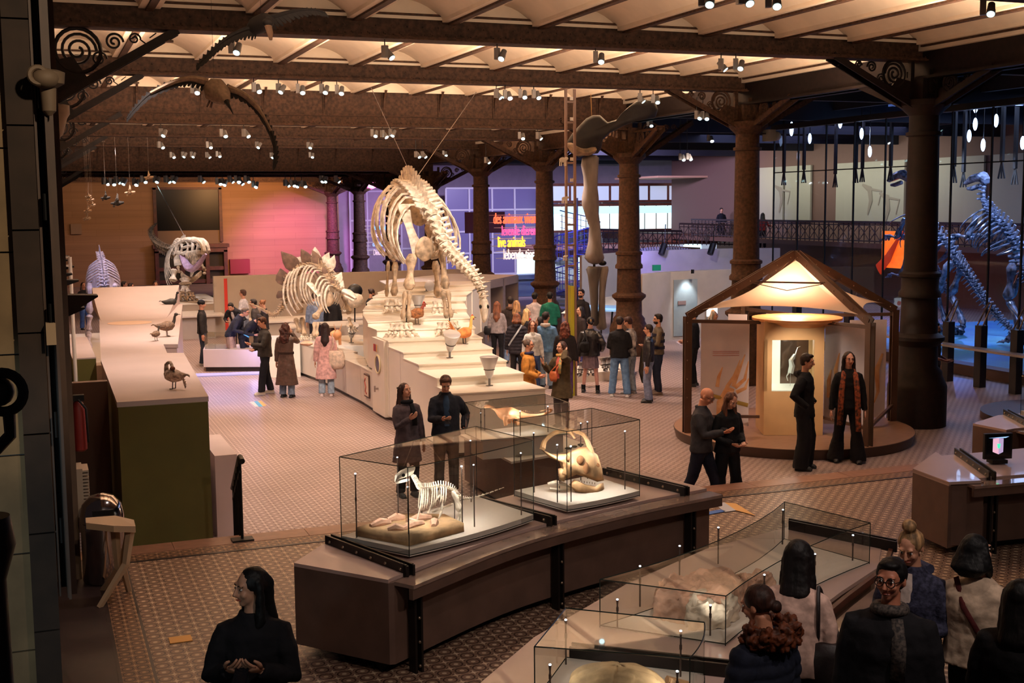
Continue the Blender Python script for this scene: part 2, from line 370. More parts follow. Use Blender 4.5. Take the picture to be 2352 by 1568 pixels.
# girders across the hall
def girder(Y, z0, z1, name, label, deep=False, x0=.3, x1=15.3):
    t = thing(name, label, 'beam', (7.8, Y, z0), group='iron girders across the hall')
    k = MB().box((x0, Y-.03, z0+.03), (x1, Y+.03, z1)).box((x0, Y-.2, z0), (x1, Y+.2, z0+.03)).box((x0, Y-.14, z0+.03), (x1, Y+.14, z0+.06)).box((x0, Y-.2, z1-.03), (x1, Y+.2, z1))
    k.build('web', IRON, t, smooth=False)
    r = MB()
    n = int((x1-x0)/.125)
    for i in range(n):
        x = x0+.1+i*.125; r.ell((x, Y-.13, z0+.075), (.014, .014, .012), 6, 4); r.ell((x, Y-.035, z0+.11+(.10 if i % 2 else 0)), (.014, .012, .014), 6, 4)
    q = r.build('rivet_row', IRON, t); q['kind'] = 'stuff'
    if deep:
        s = MB().box((x0, Y-.1, z0+.25), (x1, Y+.1, z0+.27)); s.build('rail_angle', IRON, t, smooth=False)
        for i in range(int((x1-x0)/1.5)):
            x = .95+i*1.5
            b3 = MB()
            b3.poly3([(x, Y-.03, z1-.03), (x, Y-.34, z1-.03), (x, Y-.16, z1-.22), (x, Y-.08, z1-.5), (x, Y-.03, z0+.3)], .05, (1, 0, 0)); b3.box((x-.06, Y-.06, z0+.27), (x+.06, Y-.03, z1-.03))
            b3.build('bracket', IRON, t, smooth=False)
    return t
for i, (Y, z0, z1, dp) in enumerate(((12.5, 6.28, 6.66, 0), (18.5, 6.27, 6.66, 0), (24.5, 6.25, 6.66, 0), (30.5, 5.74, 6.66, 1), (36.5, 5.76, 6.15, 0), (42.5, 5.76, 6.15, 0), (48.5, 5.14, 6.15, 1), (54.5, 5.2, 5.75, 0), (60.5, 5.2, 5.75, 0), (66.5, 5.1, 5.75, 0))):
    girder(Y, z0, z1, 'ceiling_girder', 'riveted brown iron girder across the hall, %s from the front' % ORD[i] + (', deep with curved stiffeners' if dp else ''), dp)
# lengthwise girder over the columns
for i, (a, b2, z0, z1) in enumerate(((6.5, 30.5, 5.95, 6.45), (30.5, 48.5, 5.45, 5.95), (48.5, 70, 4.9, 5.6))):
    t = thing('lengthwise_girder', 'iron girder running over the column row, %s stretch from the front' % ORD[i], 'beam', (15.4, (a+b2)/2, z0))
    MB().box((15.3, a, z0), (15.5, b2, z1)).box((15.15, a, z0), (15.65, b2, z0+.05)).build('web', DARKIRON if i == 0 else IRON, t, smooth=False)
    MB().box((15.2, a, z1), (15.42, b2, z1+(.4 if i < 2 else .1))).build('plaster_edge', PLASTER, t, smooth=False)
# cast iron columns with perforated brackets
def spiral(k, c, R, ax, r=.02, turns=2.2, n=40):
    X, Y = ax; pts = []
    for i in range(n+1):
        t = i/n; a = t*turns*2*math.pi; q = R*(1-.82*t); pts.append(V(c)+X*(q*math.cos(a))+Y*(q*math.sin(a)))
    k.tube(pts, r, 5)
def bracket(k, foot, d, rise, reach, m=.05, sides=.12):
    """an iron bracket from foot going out along d"""
    d = V(d).normalized(); U = V((0, 0, 1)); nrm = d.cross(U); foot = V(foot); tip = foot+d*reach+U*rise
    for s in (-1, 1):
        o = nrm*(s*sides)
        k.bar(foot+o, tip+o, .03, .1, d)
    k.bar(foot+U*.06, tip+U*.06, sides*2, .03, d)
    k.poly3([foot+d*.02, foot+d*.02+U*(rise*.55), foot+d*(reach*.18)+U*(rise*.62), foot+d*(reach*.30)+U*(rise*.30)], .04, nrm)
    k.bar(foot+U*rise, tip, .1, .06, d); k.bar(foot, foot+U*rise, .08, .08, d)
    spiral(k, foot+d*(reach*.22)+U*(rise*.70), min(reach, rise)*.24, (d, U), .022)
    spiral(k, foot+d*(reach*.50)+U*(rise*.83), rise*.12, (d, U), .018, 1.8)
    spiral(k, foot+d*(reach*.38)+U*(rise*.60), rise*.10, (d, U), .016, 1.6)
    spiral(k, foot+d*(reach*.66)+U*(rise*.88), rise*.08, (d, U), .014, 1.5)
    k.torus(foot+d*(reach*.22)+U*(rise*.70), min(reach, rise)*.29, .03, nrm, 20, 5)
    for j in range(4):
        a = foot+d*(reach*(.62+.08*j))+U*(rise*(.86+.02*j)); k.bar(a, a+d*.09+U*(.07*(-1)**j), .015, .04, nrm)
def column(Y, ctop, zb, r, idx):
    t = thing('iron_column', 'tall dark cast iron column with ornate capital, %s in the row counted from the front' % ORD[idx], 'column', (15.4, Y, FZ), group='cast iron columns')
    c = (15.4, Y, FZ); m = DARKIRON if idx == 0 else IRON
    MB().lathe([(r*2.0, 0), (r*2.0, .75), (r*1.9, .82), (r*1.65, .95), (r*1.65, 1.02), (r*1.35, 1.12), (r*1.3, 1.5), (r*1.75, 1.62), (r*1.75, 1.68), (r*1.3, 1.75)], c, 32).build('base', m, t)
    H = ctop-FZ
    MB().lathe([(r*1.28, 1.7), (r*1.2, 2.4), (r*1.42, 2.42), (r*1.42, 2.5), (r*1.25, 2.56), (r*1.25, 2.78), (r*1.38, 2.8), (r*1.38, 2.86), (r*1.12, 2.9), (r*1.02, H-.5), (r*1.2, H-.48), (r*1.2, H-.42), (r*1.0, H-.4), (r, H-.1)], c, 32).build('shaft', m, t)
    k = MB().lathe([(r, H-.12), (r*1.45, H), (r*1.7, H+.06), (r*1.7, H+.16), (r*1.3, H+.2)], c, 24)
    k.box((15.4-r*1.1, Y-r*1.1, ctop+.15), (15.4+r*1.1, Y+r*1.1, [5.95, 5.45, 4.9][(Y > 29)+(Y > 47)]))
    for s in (-1, 1):
        k.box((15.4-r*.7, Y+s*r*1.15-.02, ctop+.25), (15.4+r*.7, Y+s*r*1.15+.02, zb-.15)); k.bar((15.4-r*.4, Y+s*r*1.2, ctop+.3), (15.4+r*.4, Y+s*r*1.2, zb-.3), .05, .06); k.bar((15.4+r*.4, Y+s*r*1.2, ctop+.3), (15.4-r*.4, Y+s*r*1.2, zb-.3), .05, .06)
    k.build('capital', m, t)
    for d, rise, reach in (((-1, 0, 0), zb-ctop-.02, 1.75), ((0, 1, 0), zb-ctop-.3, 1.5), ((0, -1, 0), zb-ctop-.3, 1.5), ((1, 0, 0), zb-ctop-.02, 1.6)):
        b = MB(); bracket(b, V((15.4, Y, ctop+.04))+V(d)*r*1.2, d, rise, reach); b.build('bracket', m, t)
tops = [5.42, 5.42, 4.95, 4.92, 4.90, 4.5, 4.45, 4.45, 4.4]; zbs = [6.27, 6.25, 5.95, 5.76, 5.76, 5.3, 5.2, 5.2, 5.1]
for i in range(9): column(18.5+6*i, tops[i], zbs[i], .27, i)
# brackets and half columns on the left wall
CORB = mat('corbel_stone', (118, 96, 76), .7, 0, .1, 8)
for i, Y in enumerate((18.5, 24.5, 30.5, 36.5, 42.5, 48.5, 54.5, 60.5)):
    zb = zbs[i]; t = thing('wall_bracket', 'black openwork iron bracket on the left wall, %s from the front' % ORD[i], 'bracket', (.3, Y, zb-1.2), group='wall brackets')
    b = MB(); bracket(b, (.34, Y, zb-1.05), (1, 0, 0), 1.05, 1.75); b.build('openwork', DARKIRON, t)
    MB().lathe([(.02, 0), (.14, .12), (.2, .34), (.24, .4), (.24, .52), (.1, .55)], (.34, Y, zb-1.6), 20).build('corbel', CORB, t)
    MB().lathe([(.0, 0), (.07, .0), (.07, .03), (0, .04)], (.34+1.62, Y-.02, zb-.16), 14).build('end_disc', CORB, t)
# ---------------------------------------------------------------- end wall fittings
DOORW = mat('dark_red_wood', (92, 44, 26), .5, 0, .25, 5)
NIGHT = mat('night_pane', (14, 15, 18), .3, 0, spec=.15)
BLIND = mat('beige_blind', (122, 98, 72), .8)
t = bpy.data.objects.new('window_1', None); COL.objects.link(t); t['kind'] = 'structure'; t['label'] = 'tall dark window over the far door'; t.location = (8.1, 69.9, 1.9); t['_o'] = (8.1, 69.9, 1.9)
k = MB()
for a, b2 in (((6.25, 69.8, 1.85), (6.42, 70, 4.85)), ((9.78, 69.8, 1.85), (9.95, 70, 4.85)), ((6.25, 69.8, 4.75), (9.95, 70, 4.88))): k.box(a, b2)
k.build('window_frame', DOORW, t, smooth=False)
MB().box((6.42, 69.93, 2.5), (9.78, 69.96, 4.75)).build('pane', NIGHT, t, smooth=False)
MB().box((6.42, 69.93, 1.75), (9.78, 69.95, 2.5)).build('blind', BLIND, t, smooth=False)
t = bpy.data.objects.new('door_1', None); COL.objects.link(t); t['kind'] = 'structure'; t['label'] = 'dark wooden portal with glass doors'; t.location = (8.1, 69.6, FZ); t['_o'] = (8.1, 69.6, FZ)
k = MB().box((6.1, 69.3, 1.55), (10.2, 69.95, 1.75)).box((6.2, 69.4, 1.3), (10.1, 69.95, 1.55))
for x in (6.2, 7.55, 8.9, 9.9): k.box((x, 69.4, FZ), (x+.2, 69.95, 1.4))
for z in (-.4, .3): k.box((6.2, 69.5, z), (10.1, 69.9, z+.2))
k.build('door_frame', DOORW, t, smooth=False)
MB().box((6.3, 69.8, FZ), (10, 69.85, 1.4)).build('door_glass', mat('dim_glass', (60, 56, 46), .15), t, smooth=False)
k = MB().box((10.25, 69.6, .05), (11.35, 69.98, .85)); tag(k.build('fire_hose_cabinet', mat('fire_red', (120, 24, 20), .5), smooth=False), 'red fire hose cabinet on the plank wall right of the far door', 'cabinet')
k = MB().box((1.95, 69.85, 2.4), (2.5, 69.98, 2.95)); tag(k.build('wall_box', mat('pale_box', (150, 120, 92), .6), smooth=False), 'small pale square box high on the plank wall left of the dark window', 'box')
# side hall end: panelled glazing in violet light
PANEL = mat('panel_paint', (150, 132, 150), .6, 0, .05, 3); MULL = mat('mullion_grey', (190, 184, 196), .6)
struct(MB().box((16.6, 70, FZ), (62, 70.3, 6.8)).build('wall_back', PANEL), 'panelled wall at the end of the side aisle')
def grille(name, label, x0, x1, z0, z1, Y, nx, nz, paint, frame):
    t = bpy.data.objects.new(name, None); COL.objects.link(t); t['kind'] = 'structure'; t['label'] = label; t.location = (x0, Y, z0); t['_o'] = (x0, Y, z0)
    MB().box((x0, Y, z0), (x1, Y+.03, z1)).build('pane', paint, t, smooth=False); k = MB()
    for i in range(nx+1): x = x0+(x1-x0)*i/nx; k.box((x-.05, Y-.08, z0), (x+.05, Y, z1))
    for i in range(nz+1): z = z0+(z1-z0)*i/nz; k.box((x0, Y-.07, z-.05), (x1, Y-.01, z+.05))
    k.build('window_frame', frame, t, smooth=False); return t
PURP = mat('violet_pane', (108, 98, 140), .3); 
grille('window_2', 'tall panelled window in pink light behind the columns', 17.2, 21.3, FZ, 4.6, 69.8, 4, 3, PANEL, MULL)
grille('window_3', 'tall grey glazing behind the hanging words', 21.8, 31.5, -.2, 4.7, 66, 7, 4, PURP, MULL)
# ---------------------------------------------------------------- mezzanine with lit cabinets
t = thing('mezzanine', 'upper gallery floor with a dark fascia at the back of the side hall', 'balcony', (42, 62, 2.0))
MB().box((31.5, 58, 1.75), (44, 66, 2.1)).build('slab', mat('mezz_brown', (96, 62, 50), .6), t, smooth=False)
MB().box((31.5, 57.9, 1.55), (44, 58, 1.75)).build('fascia', mat('orange_edge', (170, 84, 50), .6), t, smooth=False)
LIT = mat('lit_cyan', (150, 214, 236), .5, emit=1.0); LIT2 = mat('lit_white', (196, 224, 222), .5, emit=1.0); LITU = mat('lit_dim', (150, 160, 178), .5, emit=.6)
def band(name, label, z0, z1, Y, px0, px1, n, m, frame, fw):
    t = thing(name, label, 'cabinet', (aY(px0, 480, Y).x, Y, z0)); x0 = aY(px0, 480, Y).x; x1 = aY(px1, 480, Y).x
    for i in range(n):
        a = x0+(x1-x0)*i/n; b2 = x0+(x1-x0)*(i+1)/n
        MB().box((a+fw/2, Y, z0), (b2-fw/2, Y+.03, z1)).build('light_panel', m[i % len(m)], t, smooth=False)
    k = MB()
    for i in range(n+1): a = x0+(x1-x0)*i/n; k.box((a-fw/2, Y-.05, z0), (a+fw/2, Y+.02, z1))
    k.box((x0, Y-.1, z0-.12), (x1, Y+.1, z0)).box((x0, Y-.1, z1), (x1, Y+.1, z1+.15)); k.build('frame', frame, t, smooth=False); return t
band('lit_cabinet', 'long row of glowing pale blue cabinet doors on the mezzanine', 2.3, 3.62, 63, 1262, 1735, 18, [LIT2, LIT2, LIT2], DOORW, .03)
MB_ = MB().box((aY(1262, 480, 62.9).x, 62.85, 3.2), (aY(1735, 480, 62.9).x, 62.93, 3.6)); tag(MB_.build('blue_header_strip', LIT, smooth=False), 'glowing light blue header strip over the pale cabinet doors', 'light strip')
band('clerestory_cabinet', 'row of dim square panes above the glowing cabinet doors', 3.95, 4.75, 63, 1262, 1745, 11, [LITU], DOORW, .12)
struct(MB().box((31, 58, 5.1), (44, 63.2, 5.2)).build('ceiling', mat('soffit', (206, 160, 130), .7)), 'beige soffit over the mezzanine')
area((41, 60.5, 4.95), (41, 61.0, 6), 14, .2, 110, (1, .62, .6))
# openwork balustrade
def balustrade(name, label, pts, h, m, step=.16, scale=1.0):
    t = thing(name, label, 'railing', pts[0]); k = MB(); r = MB(); L = 0
    P = [V(p) for p in pts]
    for a, b2 in zip(P[:-1], P[1:]):
        k.bar(a+V((0, 0, h)), b2+V((0, 0, h)), .1, .09); k.bar(a+V((0, 0, .08)), b2+V((0, 0, .08)), .05, .05); k.bar(a+V((0, 0, h*.86)), b2+V((0, 0, h*.86)), .04, .04)
        n = max(1, int((b2-a).length/step)); d = (b2-a)/n; nr = V((0, 0, 1)).cross(d)
        for i in range(n):
            p = a+d*i; q = p+d
            r.bar(p, p+V((0, 0, h)), .03, .03)
            if i % 2 == 0:
                r.bar(p+V((0, 0, h*.1)), q+V((0, 0, h*.5)), .02, .025); r.bar(q+V((0, 0, h*.5)), p+V((0, 0, h*.86)), .02, .025)
                r.torus(p+d*.5+V((0, 0, h*.5)), d.length*.42, .014, nr, 10, 4)
            else: r.bar(q+V((0, 0, h*.1)), p+V((0, 0, h*.5)), .02, .025); r.bar(p+V((0, 0, h*.5)), q+V((0, 0, h*.86)), .02, .025)
    k.build('hand_rail', m, t, smooth=False); q = r.build('openwork_panel', m, t); return t
RAILM = mat('rail_brown', (58, 42, 46), .5, .2)
def zline(px, py, Y): return aY(px, py, Y)
a = zline(1560, 562, 54); b2 = zline(1745, 566, 54)
balustrade('balcony_railing', 'ornate openwork iron railing in front of the glowing cabinets', [(a.x, 54, a.z), (b2.x, 54, b2.z)], 1.05, RAILM, .26)
a = zline(1340, 575, 50); b2 = zline(1565, 578, 50)
balustrade('balcony_railing', 'dark openwork railing behind the giant leg bones', [(a.x, 50, a.z), (b2.x, 50, b2.z)], .95, RAILM, .24)
struct(MB().box((a.x-1, 50, a.z-.3), (b2.x+1, 57, a.z)).build('trim_6', mat('mezz_brown', (96, 62, 50), .6)), 'landing of the mezzanine')
# spiral stair in blue light
c = aY(1325, 640, 46); t = thing('spiral_staircase', 'spiral iron staircase in blue light behind the giant leg bones', 'staircase', (c.x, 46, FZ))
k = MB(); r = MB(); n = 44
k.cyl((c.x, 46, FZ), (c.x, 46, 4.0), .06, 10)
for i in range(n):
    a = i*.33; z = FZ+i*.068
    d = V((math.cos(a), math.sin(a), 0)); e = V((math.cos(a+.33), math.sin(a+.33), 0)); cc = V((c.x, 46, z))
    k.poly3([cc+d*.05, cc+d*.95, cc+e*.95], .03, (0, 0, 1))
    r.bar(cc+d*.95, cc+d*.95+V((0, 0, .95)), .02, .02); r.bar(cc+d*.95+V((0, 0, .95)), cc+e*.95+V((0, 0, 1.02)), .05, .04)
    for q in (.25, .5, .75): r.bar(cc+d*.95+V((0, 0, q)), cc+e*.95+V((0, 0, q+.068)), .02, .02)
SB = mat('stair_steel', (70, 70, 130), .4, .3); k.build('tread_stack', SB, t, smooth=False); r.build('guard', SB, t, smooth=False)
spot((c.x-2, 43, 3.8), (c.x, 46, 1.4), 900, (.12, .18, 1), 60, .7)
# dark structure over the side aisle: cross ribs
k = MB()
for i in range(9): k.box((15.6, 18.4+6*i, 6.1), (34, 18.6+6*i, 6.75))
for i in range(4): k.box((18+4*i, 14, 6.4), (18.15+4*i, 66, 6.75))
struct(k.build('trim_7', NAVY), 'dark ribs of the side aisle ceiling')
# ================================================================ near left: stone pier, shutter frame, iron lamp post
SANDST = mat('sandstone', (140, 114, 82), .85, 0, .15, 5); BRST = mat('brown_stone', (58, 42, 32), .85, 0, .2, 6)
YP = 6.0
def X6(px, y=784): return aY(px, y, YP).x
xa = [aY(p, 784, YP).x for p in (-60, 42, 103, 112, 124, 133, 150)]
t = bpy.data.objects.new('wall_pier', None); COL.objects.link(t); t['kind'] = 'structure'; t['label'] = 'stone pier at the left edge'; t.location = (xa[1], YP, 0); t['_o'] = (xa[1], YP, 0)
k = MB(); k2 = MB()
for i in range(14):
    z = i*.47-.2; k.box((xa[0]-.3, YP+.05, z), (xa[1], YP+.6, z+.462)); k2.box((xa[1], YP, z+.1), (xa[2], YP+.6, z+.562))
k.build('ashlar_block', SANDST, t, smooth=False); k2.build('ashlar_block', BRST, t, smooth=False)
MB().box((xa[0]-.3, YP+.07, -.2), (xa[2]-.002, YP+.55, 6.6)).build('joint', BLACK, t, smooth=False)
FR = mat('frame_brown', (84, 62, 50), .55, 0, .1, 9)
t = bpy.data.objects.new('trim_8', None); COL.objects.link(t); t['kind'] = 'structure'; t['label'] = 'tall moulded metal frame beside the pier'; t.location = (xa[4], YP, 1.95); t['_o'] = (xa[4], YP, 1.95)
k = MB()
for a, b2, d in ((2, 3, .02), (4, 5, -.02), (5, 6, .03)): k.box((xa[a]+.003, YP+d, 1.93), (xa[b2]-.003, YP+.3, 6.7))
k.box((xa[4]+.008, YP-.05, 1.93), (xa[4]+.02, YP+.1, 6.7)); k.build('frame', FR, t, smooth=False)
MB().box((xa[3], YP+.1, 1.95), (xa[6]-.01, YP+.29, 6.7)).build('gap', BLACK, t, smooth=False)
k = MB()
for i in range(9): z = 2.2+i*.5; k.cyl((xa[4]-.01, YP-.03, z), (xa[4]-.01, YP-.03, z+.12), .008, 8)
k.build('hinge_pin', BLACK, t)
MB().box((xa[3]-.01, YP-.06, aY(100, 790, YP).z), (xa[4]+.01, YP+.02, aY(100, 740, YP).z)).build('sensor_box', mat('sensor', (168, 140, 110), .6), t, smooth=False)
p = aY(100, 180, YP-.3); k = MB()
k.lathe([(.01, -.14), (.03, -.12), (.035, -.02), (.07, .0), (.075, .05), (.05, .06)], (p.x+.02, YP-.06, p.z), 20); k.ell((p.x+.01, YP-.1, p.z+.02), (.06, .06, .045), 16, 8); k.torus((p.x-.02, YP-.13, p.z+.03), .035, .012, (0, 1, 0), 18, 6)
k.build('scroll_corbel', CORB, t)
for nm, (px, y0, y1) in {'a': (118, 232, 300)}.items():
    k = MB().box((xa[4], YP-.02, 4.6), (xa[5], YP, 5.0)); k.build('catch', FR, t)
p = aY(18, 900, 3.0); t = thing('cast_iron_lamp_post', 'black cast iron post with a round lamp at the left edge of the picture', 'lamp post', (p.x-.06, 3.0, 0))
MB().lathe([(.22, 0), (.22, 1.0), (.2, 1.35), (.16, 1.75), (.1, 1.95), (.06, 2.1), (.045, 2.4), (.065, 2.45), (.065, 2.5), (.04, 2.55), (.035, 2.9), (.06, 2.98), (.05, 3.05)], (p.x-.06, 3.0, 0), 24).build('post', BLACK, t)
k = MB().torus((p.x-.01, 3.0, p.z), .045, .012, (.3, 1, 0), 24, 8).ell((p.x-.02, 3.02, p.z), (.035, .03, .035)).tube([(p.x-.05, 3, p.z-.15), (p.x, 3, p.z-.1), (p.x+.0, 3, p.z-.05)], .014, 8)
k.build('lamp_head', BLACK, t)
# furniture by the left wall
def chrome_bin():
    c = az(205, 1290, 0); c = V((.52, 12.75, 0)); t = thing('litter_bin', 'shiny chrome domed litter bin by the left wall behind the stool', 'bin', c)
    m = mat('chrome', (170, 160, 158), .12, 1)
    MB().lathe([(.19, 0), (.21, .03), (.21, .62), (.2, .63)], c, 28).build('body', m, t)
    MB().lathe([(.215, .63), (.215, .68), (.19, .8), (.12, .88), (.02, .91)], c, 28).build('dome_lid', m, t)
    MB().box((c.x-.1, c.y-.225, .66), (c.x+.1, c.y-.19, .78)).build('flap', BLACK, t)
chrome_bin()
def stool():
    t = thing('bar_stool', 'faceted beige bar stool with bent legs by the left wall', 'stool', (.66, 12.3, 0)); m = mat('stool_beige', (176, 146, 116), .5)
    s = V((.58, 11.95, .74))
    k = MB().poly3([s+V((-.24, .10, .07)), s+V((.03, .16, .05)), s+V((.2, .12, .0)), s+V((.2, -.06, -.02)), s+V((.0, -.12, .02)), s+V((-.24, -.02, .05))], .06, (0, 0, 1)); k.build('seat', m, t, smooth=False)
    for pts in ([s+V((.16, .02, -.02)), s+V((.1, .0, -.36)), s+V((-.16, -.05, -.74))], [s+V((.17, .08, -.02)), s+V((.08, .2, -.42)), s+V((.14, .34, -.74))], [s+V((.02, .12, 0)), s+V((.04, .2, -.45)), s+V((-.1, .5, -.74))]):
        MB().tube(pts, [.045, .038, .03], 5).build('leg', m, t, smooth=False)
    MB().bar(s+V((.08, .03, -.45)), s+V((.08, .22, -.45)), .04, .03).build('footrest', m, t)
stool()
t = thing('fire_extinguisher', 'red fire extinguisher hanging on the left wall', 'fire extinguisher', (.36, 13.3, 1.25))
c = aY(156, 990, 13.4); MB().lathe([(.05, 0), (.07, .02), (.07, .42), (.05, .5), (.02, .54)], (.36, 13.3, 1.25), 16).build('cylinder', mat('fire_red', (120, 24, 20), .5), t)
MB().box((.30, 13.26, 1.78), (.42, 13.34, 1.84)).build('valve', BLACK, t); MB().tube([(.36, 13.24, 1.8), (.43, 13.22, 1.7), (.44, 13.22, 1.35)], .012, 6).build('hose', BLACK, t)
struct(MB().box((-.6, 12.9, -.2), (.3, 14.1, 6.6)).build('wall_left', LW), 'left wall beside the gallery floor')
k = MB().box((.3, 13.0, .62), (.36, 13.35, 1.12))
for i in range(14): k.box((.36, 13.0, .64+i*.034), (.42, 13.35, .66+i*.034))
tag(k.build('radiator', mat('radiator_beige', (170, 150, 130), .5), smooth=False), 'ribbed beige radiator on the left wall above the litter bin', 'radiator')
def hand_rail():
    t = thing('stair_handrail', 'short black iron stair railing standing on the stone kerb', 'railing', (2.05, 13.8, 0)); m = BLACK
    k = MB(); 
    for i in range(5):
        y = 13.72+i*.22; zb = 0 if i == 0 else -.15*min(3, i); MB().cyl((2.05+.012*i, y, zb), (2.05+.012*i, y, .93-.115*i), .017, 8).build('baluster', m, t)
    MB().tube([(2.06, 13.62, .93), (2.055, 13.72, .96), (2.11, 14.75, .38)], [.035, .035, .03], 10).build('hand_grip', m, t)
    MB().bar((2.05, 13.7, .80), (2.1, 14.65, .27), .03, .03).build('rail', m, t)
    MB().box((1.93, 13.64, .0), (2.17, 13.8, .025)).build('base_plate', m, t)
hand_rail()
tag(MB().box((.94, 10.62, 0), (1.13, 10.78, .008)).build('floor_plate', mat('brass', (196, 150, 84), .4, .6)), 'square brass plate set in the tile floor', 'floor plate')
def sticker(name, label, quads):
    t = thing(name, label, 'sticker', quads[0][0][0])
    for pts, col, z in quads:
        k = MB(); k.prism([(p[0], p[1]) for p in pts], pts[0][2], pts[0][2]+.004); k.build('sticker_field', mat('stick_%d_%d_%d' % col, col, .6), t, smooth=False)
def zq(z, *p): return [tuple(az(x, y, z)) for x, y in p]
sticker('floor_sticker', 'white, blue and orange arrow sticker on the hall floor near the left people', [(zq(FZ, (572, 923), (586, 934), (594, 934), (583, 922)), (214, 206, 200), 0), (zq(FZ, (583, 922), (594, 934), (604, 933), (592, 921)), (70, 150, 190), 0), (zq(FZ, (592, 921), (604, 933), (612, 931), (600, 920)), (222, 170, 90), 0)])
sticker('floor_sticker', 'grey, blue and orange strip sticker by the right end of the case bench', [(zq(0.006, (1640, 1156), (1665, 1176), (1690, 1172), (1664, 1154)), (190, 186, 190), 0), (zq(0.006, (1664, 1154), (1690, 1172), (1735, 1184), (1690, 1156)), (214, 160, 90), 0), (zq(0.006, (1622, 1176), (1628, 1182), (1668, 1174), (1655, 1170)), (60, 100, 170), 0)])
# ================================================================ duck platform on the left
OLIVE = mat('olive_panel', (96, 88, 34), .6, 0, .06, 3); MAUVE = mat('mauve_laminate', (196, 176, 170), .45, 0, .03, 2); BRP = mat('brown_panel', (92, 66, 52), .6)
t = thing('duck_platform', 'long mauve display platform with an olive end panel by the left wall', 'platform', (1.3, 14.8, FZ))
ft = [(.82, 14.72), (1.86, 14.72), (2.10, 19.38), (1.86, 19.48), (1.93, 20.76), (2.15, 20.66), (3.19, 29.3), (2.2, 29.6), (1.25, 27.4), (.86, 19.0)]
MB().prism(ft, 1.46, 1.52).build('top', MAUVE, t, smooth=False)
MB().prism([(x+(.02 if x < 1.5 else -.02), y+.02) for x, y in ft], FZ, 1.46).build('plinth', MAUVE, t, smooth=False)
MB().box((.83, 14.70, FZ), (1.85, 14.735, 1.46)).build('end_panel', OLIVE, t, smooth=False)
MB().add([(.84, 14.8, FZ), (.84, 14.8, 1.46), (.88, 19, 1.46), (1.26, 27.3, 1.46), (1.26, 27.3, FZ), (.88, 19, FZ)], [(0, 1, 2, 5), (5, 2, 3, 4)]).build('side_panel', OLIVE, t)
pts = []
for j in range(9):
    s = j/8; y = 25.6+s*4.1; zz = 1.522+.42*s**1.7
    a = V((1.20+(aY(211, 666, 29.7).x-1.20)*s, y, zz)); pts.append(a)
n = len(pts); vs = [p for p in pts]+[V((2.45+(aY(412, 666, 29.7).x-2.45)*i/8, p.y, p.z)) for i, p in enumerate(pts)]
vs += [V((v.x, v.y, 1.5)) for v in vs]
k = MB().add(vs, [(i, i+1, n+i+1, n+i) for i in range(n-1)]+[(n+i, n+i+1, 3*n+i+1, 3*n+i) for i in range(n-1)]+[(i, 2*n+i, 2*n+i+1, i+1) for i in range(n-1)]+[(n-1, 2*n-1, 4*n-1, 3*n-1)])
k.build('ramp', MAUVE, t)
c = az(298, 741, 1.524); tag(MB().lathe([(.42, 0), (.42, .004)], (c.x, c.y, 1.522), 32).build('wall_graphic_disc', mat('disc_beige', (226, 190, 160), .5)), 'thin round beige disc graphic on the mauve platform', 'graphic disc')
t = thing('olive_cabinet', 'small olive side cabinet beside the mauve platform', 'cabinet', (.7, 21, FZ)); MB().box((.5, 20.6, FZ), (.86, 24, 1.36)).build('body', OLIVE, t, smooth=False); MB().box((.5, 20.6, 1.36), (.86, 24, 1.38)).build('top', MAUVE, t, smooth=False)
tag(MB().box((.31, 16.6, FZ), (.82, 16.75, 1.52)).build('brown_screen_panel', BRP, smooth=False), 'plain brown screen panel between the left wall and the platform', 'panel')
tag(MB().box((2.02, 15.6, FZ), (2.3, 17.1, .62)).build('low_side_box', MAUVE, smooth=False), 'low white box beside the olive end of the platform', 'box')
# handle rail at the platform
k = MB().tube([(2.17, 19.9, .3), (2.19, 19.9, 1.25), (2.17, 19.85, 1.3)], .02, 8); tag(k.build('chrome_grab_rail', mat('chrome', (170, 160, 158), .12, 1)), 'upright chrome bar on the side of the mauve platform', 'rail')
# black wedge shelves on the left wall
for i, (px0, px1, y, Y, zh, lab) in enumerate(((128, 225, 678, 16, .17, 'big black wedge shelf jutting out over the mauve platform'), (134, 195, 706, 16.6, .09, 'black wedge shelf just under the biggest one'), (134, 181, 643, 18, .07, 'small black shelf just above the biggest wedge shelf'), (134, 166, 628, 19, .05, 'tiny black shelf below the middle of the shelf stack'), (134, 170, 611, 20, .06, 'black shelf in the middle of the shelf stack on the left'), (134, 158, 596, 22, .04, 'second highest tiny black shelf at the left wall'), (134, 156, 587, 23, .04, 'topmost tiny black shelf at the left wall'))):
    a = aY(px0, y, Y); a.x = .3; b2 = aY(px1, y, Y)
    k = MB().add([(a.x, Y, a.z), (b2.x, Y, b2.z), (b2.x, Y+.3, b2.z), (a.x, Y+.3, a.z), (a.x, Y, a.z-zh*1.7), (b2.x, Y, b2.z-.02), (b2.x, Y+.3, b2.z-.02), (a.x, Y+.3, a.z-zh*1.7)], [(0, 1, 2, 3), (7, 6, 5, 4), (0, 4, 5, 1), (1, 5, 6, 2), (2, 6, 7, 3), (3, 7, 4, 0)])
    tag(k.build('wedge_shelf', BLACK, smooth=False), lab, 'shelf')
t = thing('shelf_ladder', 'slim white ladder frame behind the black wedge shelves', 'rack', (.75, 20, .5)); c = aY(160, 590, 20)
MB().cyl((c.x, 20, 0.0), (c.x, 20, c.z), .03, 8).build('upright', WHITE, t)
for y in (590, 610, 629): p = aY(160, y, 20); MB().bar((p.x-.35, 20, p.z), (p.x, 20, p.z), .04, .03).build('rung', WHITE, t)
